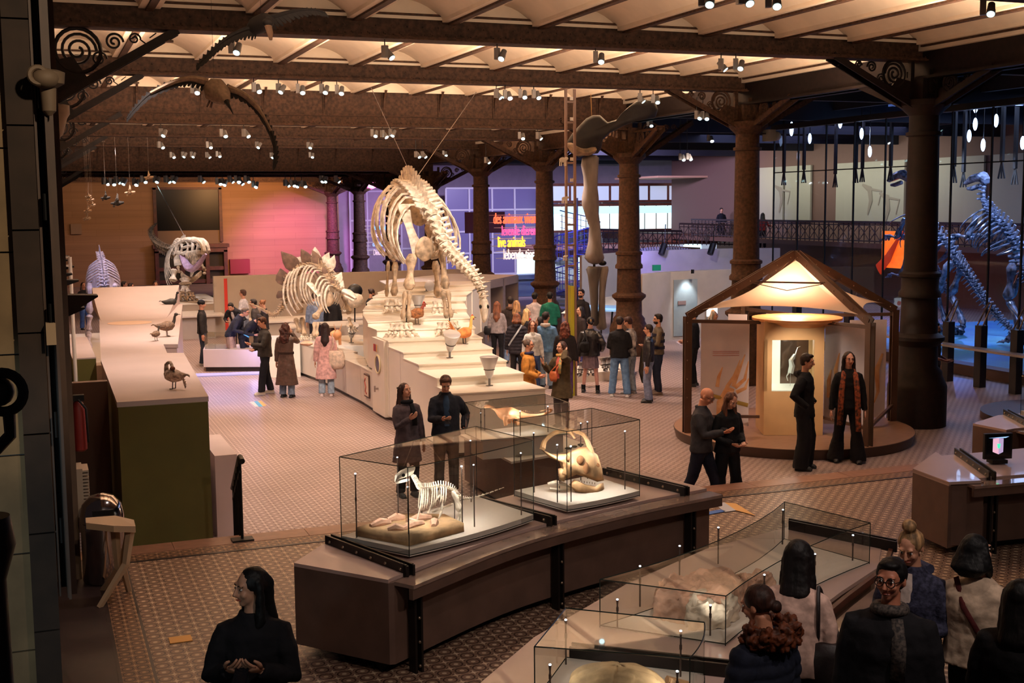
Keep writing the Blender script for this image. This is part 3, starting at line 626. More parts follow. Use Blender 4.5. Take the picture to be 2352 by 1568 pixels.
# ================================================================ stepped white podium of the big skeleton
WPOD = mat('podium_white', (238, 226, 208), .3, 0, .02, 2)
t = thing('stepped_podium', 'white stepped podium carrying the largest skeleton', 'podium', (7.2, 21, FZ))
fronts = [(.66, (1040, 903), (1252, 891)), (.81, (1004, 868), (1202, 856)), (.92, (962, 836), (1163, 828)), (1.03, (927, 809), (1131, 799)), (1.14, (893, 783), (1107, 775)), (1.27, (866, 757), (1090, 752)), (1.36, (845, 739), (1078, 729.5)), (1.44, (834, 712), (1071, 709)), (1.51, (843, 695), (1068, 690)), (1.57, (856, 681), (1072, 676)), (1.63, (868, 671), (1085, 664)), (1.69, (888, 660), (1105, 652))]
prev = None; lines = []
for z, a, b2 in fronts: lines.append((z, az(*a, z), az(*b2, z)))
for i, (z, a, b2) in enumerate(lines):
    if i+1 < len(lines): c, d = lines[i+1][1], lines[i+1][2]
    else: c, d = az(902, 648, z), az(1128, 645, z)
    e = .02
    c2 = c+(c-a).normalized()*.0; 
    poly = [(a.x, a.y), (b2.x, b2.y), (d.x, d.y+.05), (c.x, c.y+.05)]
    MB().prism(poly, FZ+.1 if i < 5 else .42, z-.02).build('step', WPOD, t, smooth=False)
    MB().prism([(a.x-.015, a.y-.02), (b2.x+.015, b2.y-.02), (d.x+.015, d.y+.05), (c.x-.015, c.y+.05)], z-.02, z).build('step_top', WPOD, t, smooth=False)
MB().prism([(6.45, 19.2), (7.9, 19.2), (8.1, 22.5), (6.48, 22.9)], FZ, FZ+.1).build('toe_kick', DKT, t, smooth=False)
# tall door cabinet and glass niche on its left face
t = thing('podium_door_cabinet', 'tall white cabinet door with round porthole on the side of the podium', 'cabinet', (6.38, 23.4, FZ))
MB().box((6.30, 23.07, FZ+.06), (6.44, 24.0, 1.12)).build('door', WPOD, t, smooth=False)
MB().lathe([(.0, 0), (.17, 0), (.17, .02), (.0, .02)], (6.30, 23.5, .62), 24, (V((0, 1, 0)), V((0, 0, 1)), V((-1, 0, 0)))).build('porthole', mat('porthole', (80, 62, 34), .2), t)
MB().torus((6.285, 23.5, .62), .18, .02, (1, 0, 0), 24, 6).build('porthole_ring', mat('cream', (236, 220, 180), .4), t)
k = MB().cyl((6.30, 23.55, .12), (6.22, 23.55, .12), .02, 8).bar((6.23, 23.55, .18), (6.23, 23.55, .06), .03, .02); k.build('door_handle', mat('chrome', (170, 160, 158), .12, 1), t)
for i, c in enumerate(((178, 60, 40), (120, 50, 90), (220, 150, 60), (200, 190, 170))):
    MB().box((6.285, 23.72-i*.09, .86), (6.30, 23.8-i*.09, 1.0)).build('colour_tile', mat('tile%d' % i, c, .5), t, smooth=False)
t = thing('glass_niche', 'upright glass-fronted niche in the side of the podium', 'display case', (6.4, 22.4, FZ))
MB().box((6.46, 22.1, FZ+.1), (6.5, 22.95, .98)).build('back', mat('niche_grey', (190, 196, 184), .5), t, smooth=False); MB().box((6.36, 22.1, FZ+.1), (6.375, 22.95, 1.0)).build('glass_pane', GLASS, t, smooth=False)
k = MB()
for y in (22.1, 22.93): k.box((6.35, y, FZ+.1), (6.4, y+.03, 1.02))
k.build('edge_frame', WHITE, t, smooth=False); MB().cyl((6.37, 22.3, .3), (6.33, 22.3, .3), .02, 8).build('knob', BLACK, t)
# low counters along the left of the podium
LOW = [(6.34, 24.0), (6.36, 25.2), (6.33, 26.4), (6.3, 27.6), (6.25, 28.9), (6.1, 30.2), (5.7, 31.4)]
for i in range(6):
    a, b2 = LOW[i], LOW[i+1]; t = thing('low_counter_unit', 'low white counter unit with flat top, %s from the tall porthole door along the podium' % ORD[i], 'cabinet', (a[0]+.3, a[1]+.5, FZ), group='low counter units')
    g = .012; wd = (.12, .42, .5, .62, 1.5, 2.2)[i]
    MB().prism([(a[0], a[1]+g), (b2[0], b2[1]-g), (b2[0]+wd, b2[1]-g), (a[0]+wd, a[1]+g)], FZ+.08, .36).build('body', WHITE, t, smooth=False)
    MB().prism([(a[0]-.01, a[1]+g), (b2[0]-.01, b2[1]-g), (b2[0]+wd, b2[1]-g), (a[0]+wd, a[1]+g)], .36, .38).build('top', WHITE, t, smooth=False)
    MB().prism([(a[0]+.05, a[1]+g), (b2[0]+.05, b2[1]-g), (b2[0]+wd, b2[1]-g), (a[0]+wd, a[1]+g)], FZ, FZ+.08).build('toe_kick', DKT, t, smooth=False)
k = MB().box((6.315, 24.35, -.2), (6.335, 24.75, .28)); o = tag(k.build('framed_print', mat('print_edge', (90, 60, 50), .5), smooth=False), 'small framed drawing of a seahorse-like creature on the first low counter unit', 'picture')
o2 = MB().box((6.31, 24.38, -.17), (6.316, 24.72, .25)).build('print_sheet', mat('print_paper', (226, 206, 188), .6), o); MB().tube([(6.305, 24.58, .2), (6.305, 24.64, .12), (6.305, 24.55, .02), (6.305, 24.6, -.08), (6.305, 24.5, -.12)], .014, 6).build('drawn_figure', mat('ink_red', (168, 80, 70), .6), o)
# cabinets with open niches right of the podium
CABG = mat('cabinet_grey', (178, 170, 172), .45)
P0 = az(1000, 760, FZ); cab = [az(1075, 800, FZ), az(1105, 770, FZ)]
edge = [V((9.0, 26.0, 0)), V((9.15, 27.6, 0)), V((9.7, 29.2, 0)), V((10.4, 30.8, 0)), V((11.3, 32.3, 0)), V((12.3, 33.7, 0)), V((13.4, 35.0, 0)), V((14.4, 36.3, 0))]
for i in range(len(edge)-1):
    a, b2 = edge[i], edge[i+1]; d = (b2-a).normalized(); nr = V((-d.y, d.x, 0)); t = thing('niche_cabinet', 'grey cabinet bay with an open niche, %s from the front of the curved row' % ORD[i], 'cabinet', (a+b2)/2+V((0, 0, FZ)), group='niche cabinets')
    L = (b2-a).length; dp = nr*1.0; zt = 1.35 if i < 1 else 1.50
    k = MB()
    def q(u, v, z): p = a+d*u+nr*v; return (p.x, p.y, z)
    def bx(u0, u1, v0, v1, z0, z1): k.hexa([q(u0, v0, z0), q(u1, v0, z0), q(u1, v1, z0), q(u0, v1, z0)], [q(u0, v0, z1), q(u1, v0, z1), q(u1, v1, z1), q(u0, v1, z1)])
    bx(.01, .14, 0, .5, FZ, zt); bx(L-.1, L-.01, 0, .5, FZ, zt); bx(.01, L-.01, 0, .5, zt-.22, zt); bx(.01, L-.01, 0, .5, FZ, FZ+.15); k.build('carcass', CABG, t, smooth=False)
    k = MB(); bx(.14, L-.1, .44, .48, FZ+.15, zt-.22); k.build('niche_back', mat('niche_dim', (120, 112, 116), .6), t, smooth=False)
    k = MB(); bx(.14, L-.1, .1, .44, .35, .38); k.build('shelf', CABG, t, smooth=False)
MB_ = MB().prism([(p.x-.02, p.y+.02) for p in edge[1:]]+[(12.6, 38.0), (9.6, 35.5), (8.9, 31)], 1.50, 1.53); tag(MB_.build('cabinet_row_top', CABG, smooth=False), 'broad flat grey top over the curved row of niche cabinets', 'counter top')
# floor standing silver spotlights of the podium
def uplight(loc, aimz, lab, s=1.0, rz=0, tilt=0):
    t = thing('floor_spotlight', lab, 'spotlight', loc, rz, 'silver bell spotlights on the podium'); t['_o'] = (0, 0, 0); m = mat('silver_paint', (176, 174, 176), .35, .6)
    k = MB().lathe([(.035*s, 0), (.06*s, .05*s), (.075*s, .13*s), (.08*s, .14*s), (.13*s, .28*s), (.145*s, .33*s), (.13*s, .335*s)], (0, 0, 0), 28)
    R = Matrix.Translation((0, 0, .12*s)) @ Matrix.Rotation(math.radians(tilt), 4, 'X'); k.xf(R); k.build('housing', m, t)
    k = MB().lathe([(0, .31*s), (.125*s, .315*s), (.125*s, .325*s)], (0, 0, 0), 28); k.xf(R); k.build('lens', mat('lens_dark', (70, 80, 84), .1), t)
    k = MB().torus((0, 0, .135*s), .08*s, .008, (0, 0, 1), 24, 6); k.xf(R); k.build('collar', BLACK, t)
    k = MB().box((-.05*s, -.03, 0), (.05*s, .03, .015)).cyl((0, 0, 0), (0, 0, .14*s), .02*s, 8); k.build('foot', mat('steel', (120, 118, 116), .35, .8), t)
    return t
uplight(az(1124, 886, .66), 0, 'silver bell spotlight on the lowest step of the white podium', 1.12)
uplight(az(1033, 822, .92), 0, 'silver bell spotlight bowing forward on the third step by the hen tail', 1.12, 0, 25)
uplight(az(961, 729, 1.36), 0, 'silver bell spotlight behind the brown hen', 1.05)
uplight(az(979, 669, 1.62), 0, 'round silver spotlight facing out near the top of the podium', .9, 0, 80)
uplight(az(807, 787, .4), 0, 'silver bell spotlight under the head of the plated skeleton', 1.1, 0, 25)
uplight(az(669, 773, .4), 0, 'small silver spotlight behind the woman in the leather coat', .8, 0, 40)
# ================================================================ grey partition with red stripe, counters behind
PART = mat('partition_grey', (176, 162, 148), .6, 0, .03, 2)
a = aY(493, 700, 41); b2 = V((10.9, 41, 0))
t = thing('partition_wall', 'long low grey partition with a red stripe near its left end', 'partition', (7, 41.1, FZ))
MB().box((a.x, 41, FZ), (14.2, 41.25, 1.5)).build('panel', PART, t, smooth=False)
MB().box((aY(516, 700, 41).x, 40.985, FZ), (aY(520.5, 700, 41).x+.04, 41, 1.42)).build('red_stripe', mat('stripe_red', (196, 50, 36), .6), t, smooth=False)
t = thing('display_bench', 'long light bench before the grey partition behind the plated skeleton', 'bench', (8, 38, FZ)); MB().box((6.2, 37.2, FZ), (12.8, 38.6, .25)).build('body', GREY, t, smooth=False); MB().box((6.1, 37.1, .25), (12.9, 38.7, .3)).build('top', WHITE, t, smooth=False)
t = thing('angled_low_case', 'low display counter with glass box where visitors lean left of the podium', 'display case', (4.6, 32.2, FZ))
MB().prism([(3.95, 32.0), (5.35, 31.4), (5.5, 32.6), (4.2, 33.4)], FZ+.12, .12).build('body', MAUVE, t, smooth=False); MB().prism([(4.02, 32.1), (5.3, 31.5), (5.45, 32.6), (4.3, 33.3)], FZ, FZ+.12).build('toe_kick', DKT, t, smooth=False)
MB().prism([(4.0, 32.05), (4.6, 31.8), (4.75, 32.9), (4.25, 33.3)], .13, .45).build('glass_box', GLASS, t, smooth=False)
t = thing('violet_lit_counter', 'white counter lit violet between the leaning visitors and the man in the dark jacket', 'counter', (5.5, 30.6, FZ)); MB().prism([(5.3, 30.2), (6.05, 30.0), (6.1, 31.2), (5.4, 31.3)], FZ, .48).build('body', WHITE, t, smooth=False)
struct(MB().prism(zq(FZ, (449, 860), (700, 852), (700, 857), (450, 866)), FZ, FZ+.03).build('trim_11', mat('pale_violet_strip', (170, 170, 226), .4)), 'pale violet-lit floor strip before the counters')  # violet light on the strip is put into its colour
point((5.1, 31.0, .2), 8, (.4, .4, 1), .1); spot((5.0, 37, 5), (4.6, 30.0, FZ), 500, (.25, .35, 1), 30, .7)
# table row in front of the far portal
for i in range(4):
    p = aY(430+i*14, 726-i*12, 40+i*6); t = thing('exhibit_table', 'pale exhibit table in front of the far portal, %s from the front' % ORD[i], 'table', (p.x, p.y, FZ), group='tables before the far portal')
    MB().box((p.x-1.2, p.y, p.z-.05), (p.x+1.2, p.y+2.0, p.z)).build('top', WHITE, t, smooth=False); MB().box((p.x-.9, p.y+.2, FZ), (p.x+.9, p.y+1.8, p.z-.05)).build('support', GREY, t, smooth=False)
t = thing('theropod_stage', 'pale low stage under the far predator skeleton', 'platform', (4.9, 47, FZ)); MB().box((3.0, 45, FZ), (6.4, 50.5, .30)).build('top', WHITE, t, smooth=False)
t = thing('left_skeleton_stage', 'glowing white stage edge by the far left skeleton', 'platform', (1.2, 34, FZ)); MB().box((.6, 30, FZ), (2.4, 38, .1)).build('top', WHITE, t, smooth=False)
# grey curved wall and reading wall right of the columns
GW = mat('curved_wall_grey', (178, 168, 156), .6, 0, .04, 2)
t = thing('curved_screen_wall', 'tall curved grey screen wall behind the giant leg bones', 'screen wall', (22, 44, FZ)); k = MB(); pr = []
for i in range(13):
    s = i/12; pr.append((19.0+10*s, 41.5+3.0*math.sin(s*2.4)))
k.prism(pr+[(x, y+.2) for x, y in pr[::-1]], FZ, 1.85); k.build('panel', GW, t)
for px in (1420, 1473): p = aY(px, 612, 42.5); MB().box((p.x-.16, 41.2, p.z-.1), (p.x+.16, 41.3, p.z+.12)).build('exit_plate', mat('exit_green', (20, 110, 80), .5, emit=.25), t, smooth=False)
t = thing('reading_wall', 'free-standing grey wall with a lit greenish panel right of the leg bones', 'screen wall', (18.4, 33.2, FZ))
a = az(1475, 792, FZ); b2 = az(1540, 780, FZ); c = az(1700, 768, FZ)
MB().prism([(a.x, a.y), (b2.x, b2.y), (c.x, c.y), (c.x+.1, c.y+.25), (b2.x, b2.y+.3), (a.x-.1, a.y+.3)], FZ, 1.65).build('panel', GREY, t, smooth=False)
d = (V((c.x, c.y, 0))-V((b2.x, b2.y, 0))).normalized(); n = V((d.y, -d.x, 0)); s = V((b2.x, b2.y, 0))+n*.02
k = MB().poly3([s+d*.1+V((0, 0, FZ+.1)), s+d*1.0+V((0, 0, FZ+.1)), s+d*1.0+V((0, 0, 1.4)), s+d*.1+V((0, 0, 1.4))], .02, n); k.build('info_panel', mat('panel_green', (150, 158, 156), .5, rgb2=(128, 138, 140), scale=1.5), t, smooth=False)
k = MB().poly3([s+n*.02+d*.25+V((0, 0, .62)), s+n*.02+d*.55+V((0, 0, .62)), s+n*.02+d*.55+V((0, 0, .74)), s+n*.02+d*.25+V((0, 0, .74))], .02, n); k.build('label_plate', mat('plate_brown', (120, 96, 90), .5), t, smooth=False)
q = s+d*.55+n*.35+V((0, 0, 1.6)); spot(q, q-n*.38+V((0, 0, -1.0)), 60, (.8, .9, 1), 70, .6); MB().cyl(q, q+V((0, 0, .12)), .05, 12).build('panel_lamp', BLACK, t)
# blue-lit showcases under the mezzanine
t = thing('teal_showcase_row', 'row of tall glowing teal showcases under the upper gallery', 'display case', (26, 57, FZ))
for i in range(11): x = 22.6+i*1.05; MB().box((x, 57, -.1), (x+.98, 57.2, 1.6+.0*i)).build('glow_panel', LITU if i % 3 else LIT2, t, smooth=False)
MB().box((22.4, 56.9, 1.6), (34.4, 57.3, 1.75)).build('header', DOORW, t, smooth=False)
tag(MB().box((aY(1040, 600, 52).x, 52, .35), (aY(1262, 600, 52).x, 52.9, .55)).box((aY(1060, 600, 52).x, 52.3, FZ), (aY(1262, 600, 52).x, 52.9, .35)).build('long_lit_counter', mat('counter_teal', (130, 150, 160), .4)), 'long pale counter below the hanging words', 'counter')
# hanging words
def words(txt, px0, px1, y0, y1, Y, m, lab, bar=True, name='hanging_word'):
    cu = bpy.data.curves.new('t', 'FONT'); cu.body = txt; cu.size = 1; cu.extrude = .04; o = bpy.data.objects.new('t', cu); COL.objects.link(o)
    me = bpy.data.meshes.new_from_object(o.evaluated_get(bpy.context.evaluated_depsgraph_get())); bpy.data.objects.remove(o)
    xs = [v.co.x for v in me.vertices]; ys = [v.co.y for v in me.vertices]; a = aY(px0, y1, Y); b2 = aY(px1, y0, Y); sx = (b2.x-a.x)/(max(xs)-min(xs)); sy = (b2.z-a.z)/(max(ys)-min(ys))
    t = thing(name, lab, 'sign', (a.x, Y, a.z), group='hanging words')
    for v in me.vertices: v.co = V(((v.co.x-min(xs))*sx, v.co.z*1.0, (v.co.y-min(ys))*sy))
    me.materials.clear(); me.materials.append(m); q = bpy.data.objects.new('lettering', me); COL.objects.link(q); q.parent = t
    if bar:
        k = MB()
        for z in (a.z+(b2.z-a.z)*.12, a.z+(b2.z-a.z)*.8): k.bar((a.x-.3, Y+.06, z), (b2.x+.3, Y+.06, z), .02, .025)
        k.build('wire_bar', WHITE, t)
    return t
words('des animaux vivants', 1134, 1240, 488, 514, 44, mat('sign_red', (255, 92, 60), .5, emit=1.2), 'row of red letters reading des animaux vivants')
words('levende dieren', 1153, 1230, 517, 541, 44, mat('sign_pink', (240, 84, 140), .5, emit=.8), 'row of pink letters reading levende dieren')
words('live animals', 1144, 1206, 542, 568, 44, mat('sign_amber', (255, 180, 60), .5, emit=1.1), 'row of amber letters reading live animals')
words('lebende tiere', 1157, 1234, 570, 596, 44, mat('sign_white', (226, 206, 200), .5, emit=.6), 'row of white letters reading lebende tiere')
words('dinosaures', 853, 895, 516, 528, 56, mat('sign_blue', (90, 170, 230), .5, emit=.9), 'small row of blue letters behind the ribs of the big skeleton')
words('dinosaurussen', 856, 898, 532, 545, 56, mat('sign_rose', (226, 200, 214), .5, emit=.5), 'small row of pale rose letters behind the big skeleton')
words('dinosaurs', 856, 892, 553, 566, 56, mat('sign_blue2', (150, 180, 225), .5, emit=.6), 'small row of light blue letters behind the big skeleton')
words('Dinosaurier', 858, 896, 572, 586, 56, mat('sign_w2', (214, 190, 200), .5, emit=.4), 'lowest small row of whitish letters behind the big skeleton')
a = aY(1068, 487, 48); b2 = aY(1160, 534, 48); tag(MB().box((a.x, 48, b2.z), (b2.x, 48.05, a.z)).build('hanging_banner', mat('maroon_cloth', (86, 44, 70), .8), smooth=False), 'maroon cloth banner hanging behind the red letters', 'banner')
# tall scale ladder
LAD = mat('ladder_paint', (128, 100, 88), .5)
t = thing('height_scale_ladder', 'very tall slim ladder-like height scale in front of the leg bones', 'ladder', (10.95, 24.6, FZ))
pl = aY(1300, 400, 24.4).x; pr_ = aY(1320, 400, 24.4).x
for x in (pl, pr_): MB().box((x-.025, 24.37, FZ), (x+.025, 24.42, 6.2)).build('rail', LAD, t, smooth=False)
for y in (234, 281, 374, 422, 469, 516, 563, 610):
    z = aY(1310, y, 24.4).z; MB().box((pl, 24.375, z-.02), (pr_, 24.415, z+.02)).build('rung', LAD, t, smooth=False)
for y in (229, 276, 368, 416): z = aY(1312, y, 24.4).z; MB().box((pr_-.11, 24.38, z-.01), (pr_-.04, 24.4, z+.06)).build('height_numeral', WHITE, t, smooth=False)
k = MB().box((pl+.0, 24.38, FZ), (pl+.07, 24.42, aY(1305, 655, 24.4).z)).box((pl+.09, 24.38, FZ), (pr_-.03, 24.42, aY(1305, 657, 24.4).z)); k.build('yellow_board', mat('yellow_board', (196, 186, 50), .5), t, smooth=False)
def cutout(px, y, s, lab):
    p = aY(px, y, 24.35); k = MB()
    k.ell((p.x, 24.35, p.z), (.09*s, .012, .055*s)).ell((p.x+.08*s, 24.35, p.z+.03*s), (.05*s, .012, .035*s))
    for dx in (-.07, -.03, .03, .06): k.bar((p.x+dx*s, 24.35, p.z), (p.x+dx*s*1.1, 24.35, p.z-.13*s), .02*s, .02*s)
    tag(k.build('animal_cutout', mat('cutout_white', (214, 200, 184), .6)), lab, 'cutout')
cutout(1293, 367, 1.0, 'white elephant cutout near the top of the height scale'); cutout(1297, 456, .8, 'white animal cutout at the middle of the height scale'); cutout(1298, 590, .6, 'lowest white animal cutout on the height scale')
# ================================================================ exhibit benches and glass cases
TOPP = mat('bench_top', (190, 160, 148), .3, 0, .03, 3, coat=.3); BODY = mat('bench_body', (104, 78, 66), .5, 0, .12, 4); RAILT = mat('glazed_rail', (150, 122, 108), .16, 0, .12, 6, coat=.6)
STEEL = mat('black_bar', (34, 27, 24), .45, .4); BOLT = mat('bolt_steel', (150, 130, 110), .3, .9); EDGE = mat('glass_edge', (28, 38, 34), .2); CREAM = mat('case_floor', (206, 194, 180), .45)
LAMPW = mat('fibre_tip', (225, 238, 255), .3, emit=2.5)
def offs(pts, d):                                   # offset a line sideways (left of its run positive)
    out = []
    for i, p in enumerate(pts):
        a = V(pts[max(i-1, 0)]); b2 = V(pts[min(i+1, len(pts)-1)]); t = (b2-a).normalized(); out.append((p[0]-t.y*d, p[1]+t.x*d))
    return out
def strip(k, A, B, z0, z1):
    for i in range(len(A)-1): k.prism([A[i], A[i+1], B[i+1], B[i]], z0, z1)
    return k
def bench(name, label, outer, back, zt, endcap, bars, zf=0, rail=True):
    """outer: polyline of the rail's outer edge, back: polyline of the back edge with the same count"""
    t = thing(name, label, 'bench', (outer[0][0], outer[0][1], zf))
    wall = offs(outer, .2)
    b = MB(); strip(b, wall, back, zf+.1, zt-.03); strip(b, [endcap[1], wall[0]], [endcap[0], back[0]], zf+.1, zt-.03); b.build('body', BODY, t, smooth=False)
    b = MB(); strip(b, offs(outer, .24), back, zt-.03, zt); strip(b, [endcap[1], offs(outer, .24)[0]], [endcap[0], back[0]], zt-.03, zt); b.build('top', TOPP, t, smooth=False)
    b = MB(); strip(b, offs(wall, .15), offs(back, -.15), zf, zf+.1); b.build('toe_kick', BLACK, t, smooth=False)
    if rail:
        n = len(outer)-1
        for i in range(0, n, 3):
            s = slice(i, min(i+4, n+1)); b = MB(); strip(b, outer[s], offs(outer, .2)[s], zt-.05, zt-.02); b.build('arm_rail', RAILT, t, smooth=False)
        b = MB(); strip(b, offs(outer, .01), offs(outer, .05), zt-.14, zt-.05); b.build('rail_edge', BODY, t, smooth=False)
    for f in bars:
        x = f*(len(outer)-1); i = min(int(x), len(outer)-2); u = x-i
        o = V((*outer[i], 0)).lerp(V((*outer[i+1], 0)), u)
        d = (V((*outer[i+1], 0))-V((*outer[i], 0))).normalized(); r = V((-d.y, d.x, 0)); bk = V((*back[i], 0)).lerp(V((*back[i+1], 0)), u); r = (bk-o).normalized(); d = V((r.y, -r.x, 0))
        for s in (-.03, .03):
            g = MB().bar(o+r*.2+d*s+V((0, 0, zt+.03)), bk+d*s+V((0, 0, zt+.03)), .02, .09); g.bar(o+r*.13+d*s+V((0, 0, zf)), o+r*.13+d*s+V((0, 0, zt-.1)), .02, .09, r); g.bar(o+r*.21+d*s+V((0, 0, zt-.1)), o+r*.21+d*s+V((0, 0, zt+.07)), .02, .06, r)
            g.build('steel_bar', STEEL, t, smooth=False)
        g = MB(); L = (bk-o).length
        for j in range(6): g.ell(o+r*(.27+(L-.35)*j/5)-d*.042+V((0, 0, zt+.03)), (.014, .014, .014), 8, 5)
        for j in range(4): g.ell(o+r*.08+V((0, 0, zf+.06+j*.2)), (.014, .014, .014), 8, 5)
        q = g.build('bolt_row', BOLT, t)
    return t
OUT1 = [tuple(p.xy) for p in cat_rom([(2.66, 9.0, 0), (3.67, 9.67, 0), (4.45, 10.05, 0), (5.5, 10.42, 0), (6.46, 10.66, 0)], 5)]
n1 = len(OUT1)
BK1 = [tuple(p.xy) for p in cat_rom([(2.22, 10.36, 0), (3.05, 10.88, 0), (3.99, 11.23, 0), (5.0, 11.68, 0), (6.1, 12.05, 0)], 5)]
bench('case_bench', 'long curved brown bench with a glossy rail carrying the two tall glass cases', OUT1, BK1, .80, [(1.9, 9.93), (2.5, 9.17)], (.04, .50, .90))
def glass_case(name, label, foot, z0, z1, curve=(), lamps=(), plinth=.06, lampz=None, group=None, lit=14):
    """foot: corner list, curve: indexes of sides that bow outwards with the amount"""
    c = V((sum(p[0] for p in foot)/len(foot), sum(p[1] for p in foot)/len(foot), z0)); t = thing(name, label, 'display case', c, group=group)
    sides = []
    n = len(foot)
    for i in range(n):
        a = V((*foot[i], 0)); b2 = V((*foot[(i+1) % n], 0)); cv = dict(curve).get(i, 0); d = (b2-a); nr = V((d.y, -d.x, 0)).normalized(); m = 8 if cv else 1
        sides.append([a+d*(j/m)+nr*(cv*4*(j/m)*(1-j/m)) for j in range(m+1)])
    outline = [p for s in sides for p in s[:-1]]
    MB().prism([(p.x, p.y) for p in outline], z0, z0+plinth).build('plinth', CREAM, t, smooth=False)
    for s in sides:
        k = MB()
        for a, b2 in zip(s[:-1], s[1:]): k.add([(a.x, a.y, z0+.012), (b2.x, b2.y, z0+.012), (b2.x, b2.y, z1), (a.x, a.y, z1)], [(0, 1, 2, 3)])
        k.build('glass_pane', GLASS, t)
    MB().add([(p.x, p.y, z1) for p in outline], [tuple(range(len(outline)))]).build('glass_top', GLASS, t, smooth=False)
    k = MB(); e = .0042
    for s in sides:
        k.tube([(p.x, p.y, z1) for p in s], e, 4); k.tube([(p.x, p.y, z0+.012) for p in s], e, 4); k.cyl((s[0].x, s[0].y, z0), (s[0].x, s[0].y, z1), e, 4)
    k.build('glass_edge', EDGE, t)
    for (x, y, h) in lamps:
        l = MB().cyl((x, y, z0+plinth), (x, y, z0+h-.04), .006, 8).cyl((x, y, z0+h-.04), (x, y, z0+h), .005, 8, .010).cyl((x, y, z0+h*.62), (x, y, z0+h*.62+.03), .009, 8).build('lamp_stem', mat('stem_steel', (96, 84, 78), .35, .7), t)
        MB().ell((x, y, z0+h+.004), (.009, .009, .006), 8, 5).build('lamp_tip', LAMPW, l)
    if lamps and lit:
        x = sum(p[0] for p in lamps)/len(lamps); y = sum(p[1] for p in lamps)/len(lamps)
        for (lx, ly, h) in lamps[:3]: spot((lx, ly, z0+h+.012), (c.x, c.y, z0+.15), lit, (1, .93, .85), 120, .8, .02)
    return t
C1 = [(2.39, 10.28), (2.81, 9.62), (4.21, 10.29), (3.97, 11.18)]
glass_case('glass_case', 'tall glass case holding the small horned-dinosaur skeleton on a rock slab', C1, .83, 1.59, ((1, .05),), [(2.50, 10.17, .62), (2.86, 9.80, .55), (3.44, 10.08, .62), (3.56, 10.10, .62), (4.10, 10.32, .64), (3.84, 10.98, .66), (3.0, 10.6, .64)])
C2 = [(4.40, 11.26), (4.63, 10.47), (5.55, 10.75), (5.41, 11.58)]
glass_case('glass_case', 'tall glass case holding the big frilled dinosaur skull', C2, .83, 1.61, ((1, .03),), [(4.60, 10.63, .62), (4.73, 10.60, .60), (5.44, 10.86, .65), (4.55, 11.10, .66), (5.30, 11.45, .66), (5.2, 11.4, .66)])
# low bench in front with the two flat cases
t = thing('front_case_bench', 'pinkish bench top with steel bars carrying the two low glass cases in front', 'bench', (4.2, 7, 0))
FB = [(2.35, 6.75), (3.05, 7.45), (4.15, 8.25), (5.2, 8.85), (6.3, 9.2), (6.75, 8.5), (6.2, 7.85), (5.55, 7.45), (4.8, 6.95), (4.0, 6.35), (3.2, 5.5), (2.4, 5.2)]
MB().prism(FB, .80, .83).build('top', TOPP, t, smooth=False); MB().prism([(x*.96+.17, y*.96+.3) for x, y in FB], 0.1, .80).build('body', BODY, t, smooth=False); MB().prism([(x*.85+.66, y*.85+1.1) for x, y in FB], 0.0, .1).build('toe_kick', BLACK, t, smooth=False)
OUTR = [(4.15, 6.05), (4.9, 6.62), (5.6, 7.12), (6.35, 7.62), (6.9, 8.2)]; k = MB(); strip(k, OUTR, offs(OUTR, .16), .76, .79); k.build('arm_rail', RAILT, t, smooth=False)
k = MB(); strip(k, offs(OUTR, .2), offs(OUTR, .235), .8, .85); k.build('rail_strip', DOORW, t, smooth=False)
for a, b2 in (((4.12, 6.12), (3.1, 6.98)), ((6.62, 8.15), (6.2, 9.1))):
    for s in (0, .06): MB().bar((a[0]+s*.7, a[1]+s, .87), (b2[0]+s*.7, b2[1]+s, .87), .02, .09).build('steel_bar', STEEL, t, smooth=False)
C4 = [(3.54, 7.45), (4.15, 6.80), (6.19, 7.95), (5.96, 8.82)]
glass_case('low_glass_case', 'long low glass case with curved sides holding pinkish fossil rocks', C4, .83, 1.17, ((1, -.09), (3, -.16)), [(3.63, 7.36, .21), (3.98, 7.7, .31), (4.14, 6.98, .22), (4.5, 8.05, .31), (5.05, 8.4, .31), (4.85, 7.42, .22), (5.85, 8.68, .31), (5.5, 7.72, .22), (6.1, 8.05, .22)], .012, lit=1.3)
C5 = [(2.63, 6.43), (3.38, 5.92), (3.76, 6.41), (3.08, 6.99)]
glass_case('low_glass_case', 'small low glass case holding the cream turtle shell at the bottom edge', C5, .83, 1.17, ((1, .03),), [(2.72, 6.41, .22), (3.36, 6.03, .22), (3.03, 6.88, .3), (3.6, 6.42, .3)], .012, lit=1.6)
# case 3 on the hall floor behind
t = thing('dark_case_table', 'dark brown plinth with small fossils under the long-necked model case', 'table', (6.5, 15.8, FZ))
MB().prism([(5.95, 15.25), (7.3, 15.65), (7.2, 17.3), (5.95, 17.3)], FZ+.05, .26).build('body', BODY, t, smooth=False)
MB().prism([(5.9, 15.2), (7.35, 15.6), (7.25, 17.35), (5.9, 17.35)], .26, .29).build('top', CREAM, t, smooth=False)
for i in range(9):
    x, y = 6.1+.14*i, 15.45+.05*(i % 3)+.036*i; o = tag(MB().ell((x, y, .305), (.05, .035, .015), 8, 5).build('small_fossil', mat('dark_fossil', (90, 84, 70), .7), disp=.006), 'small dark fossil laid on the lower shelf, %s from the left' % ORD[i], 'fossil', 'small dark fossils')
glass_case('model_case', 'glass case holding the orange long-necked dinosaur model', [(5.54, 16.06), (5.56, 15.45), (6.86, 15.42), (6.86, 16.28)], .55, 1.0, (), [(5.62, 15.62, .36), (6.16, 15.52, .36), (6.62, 15.62, .38), (5.85, 16.1, .36)], .02, lit=5)
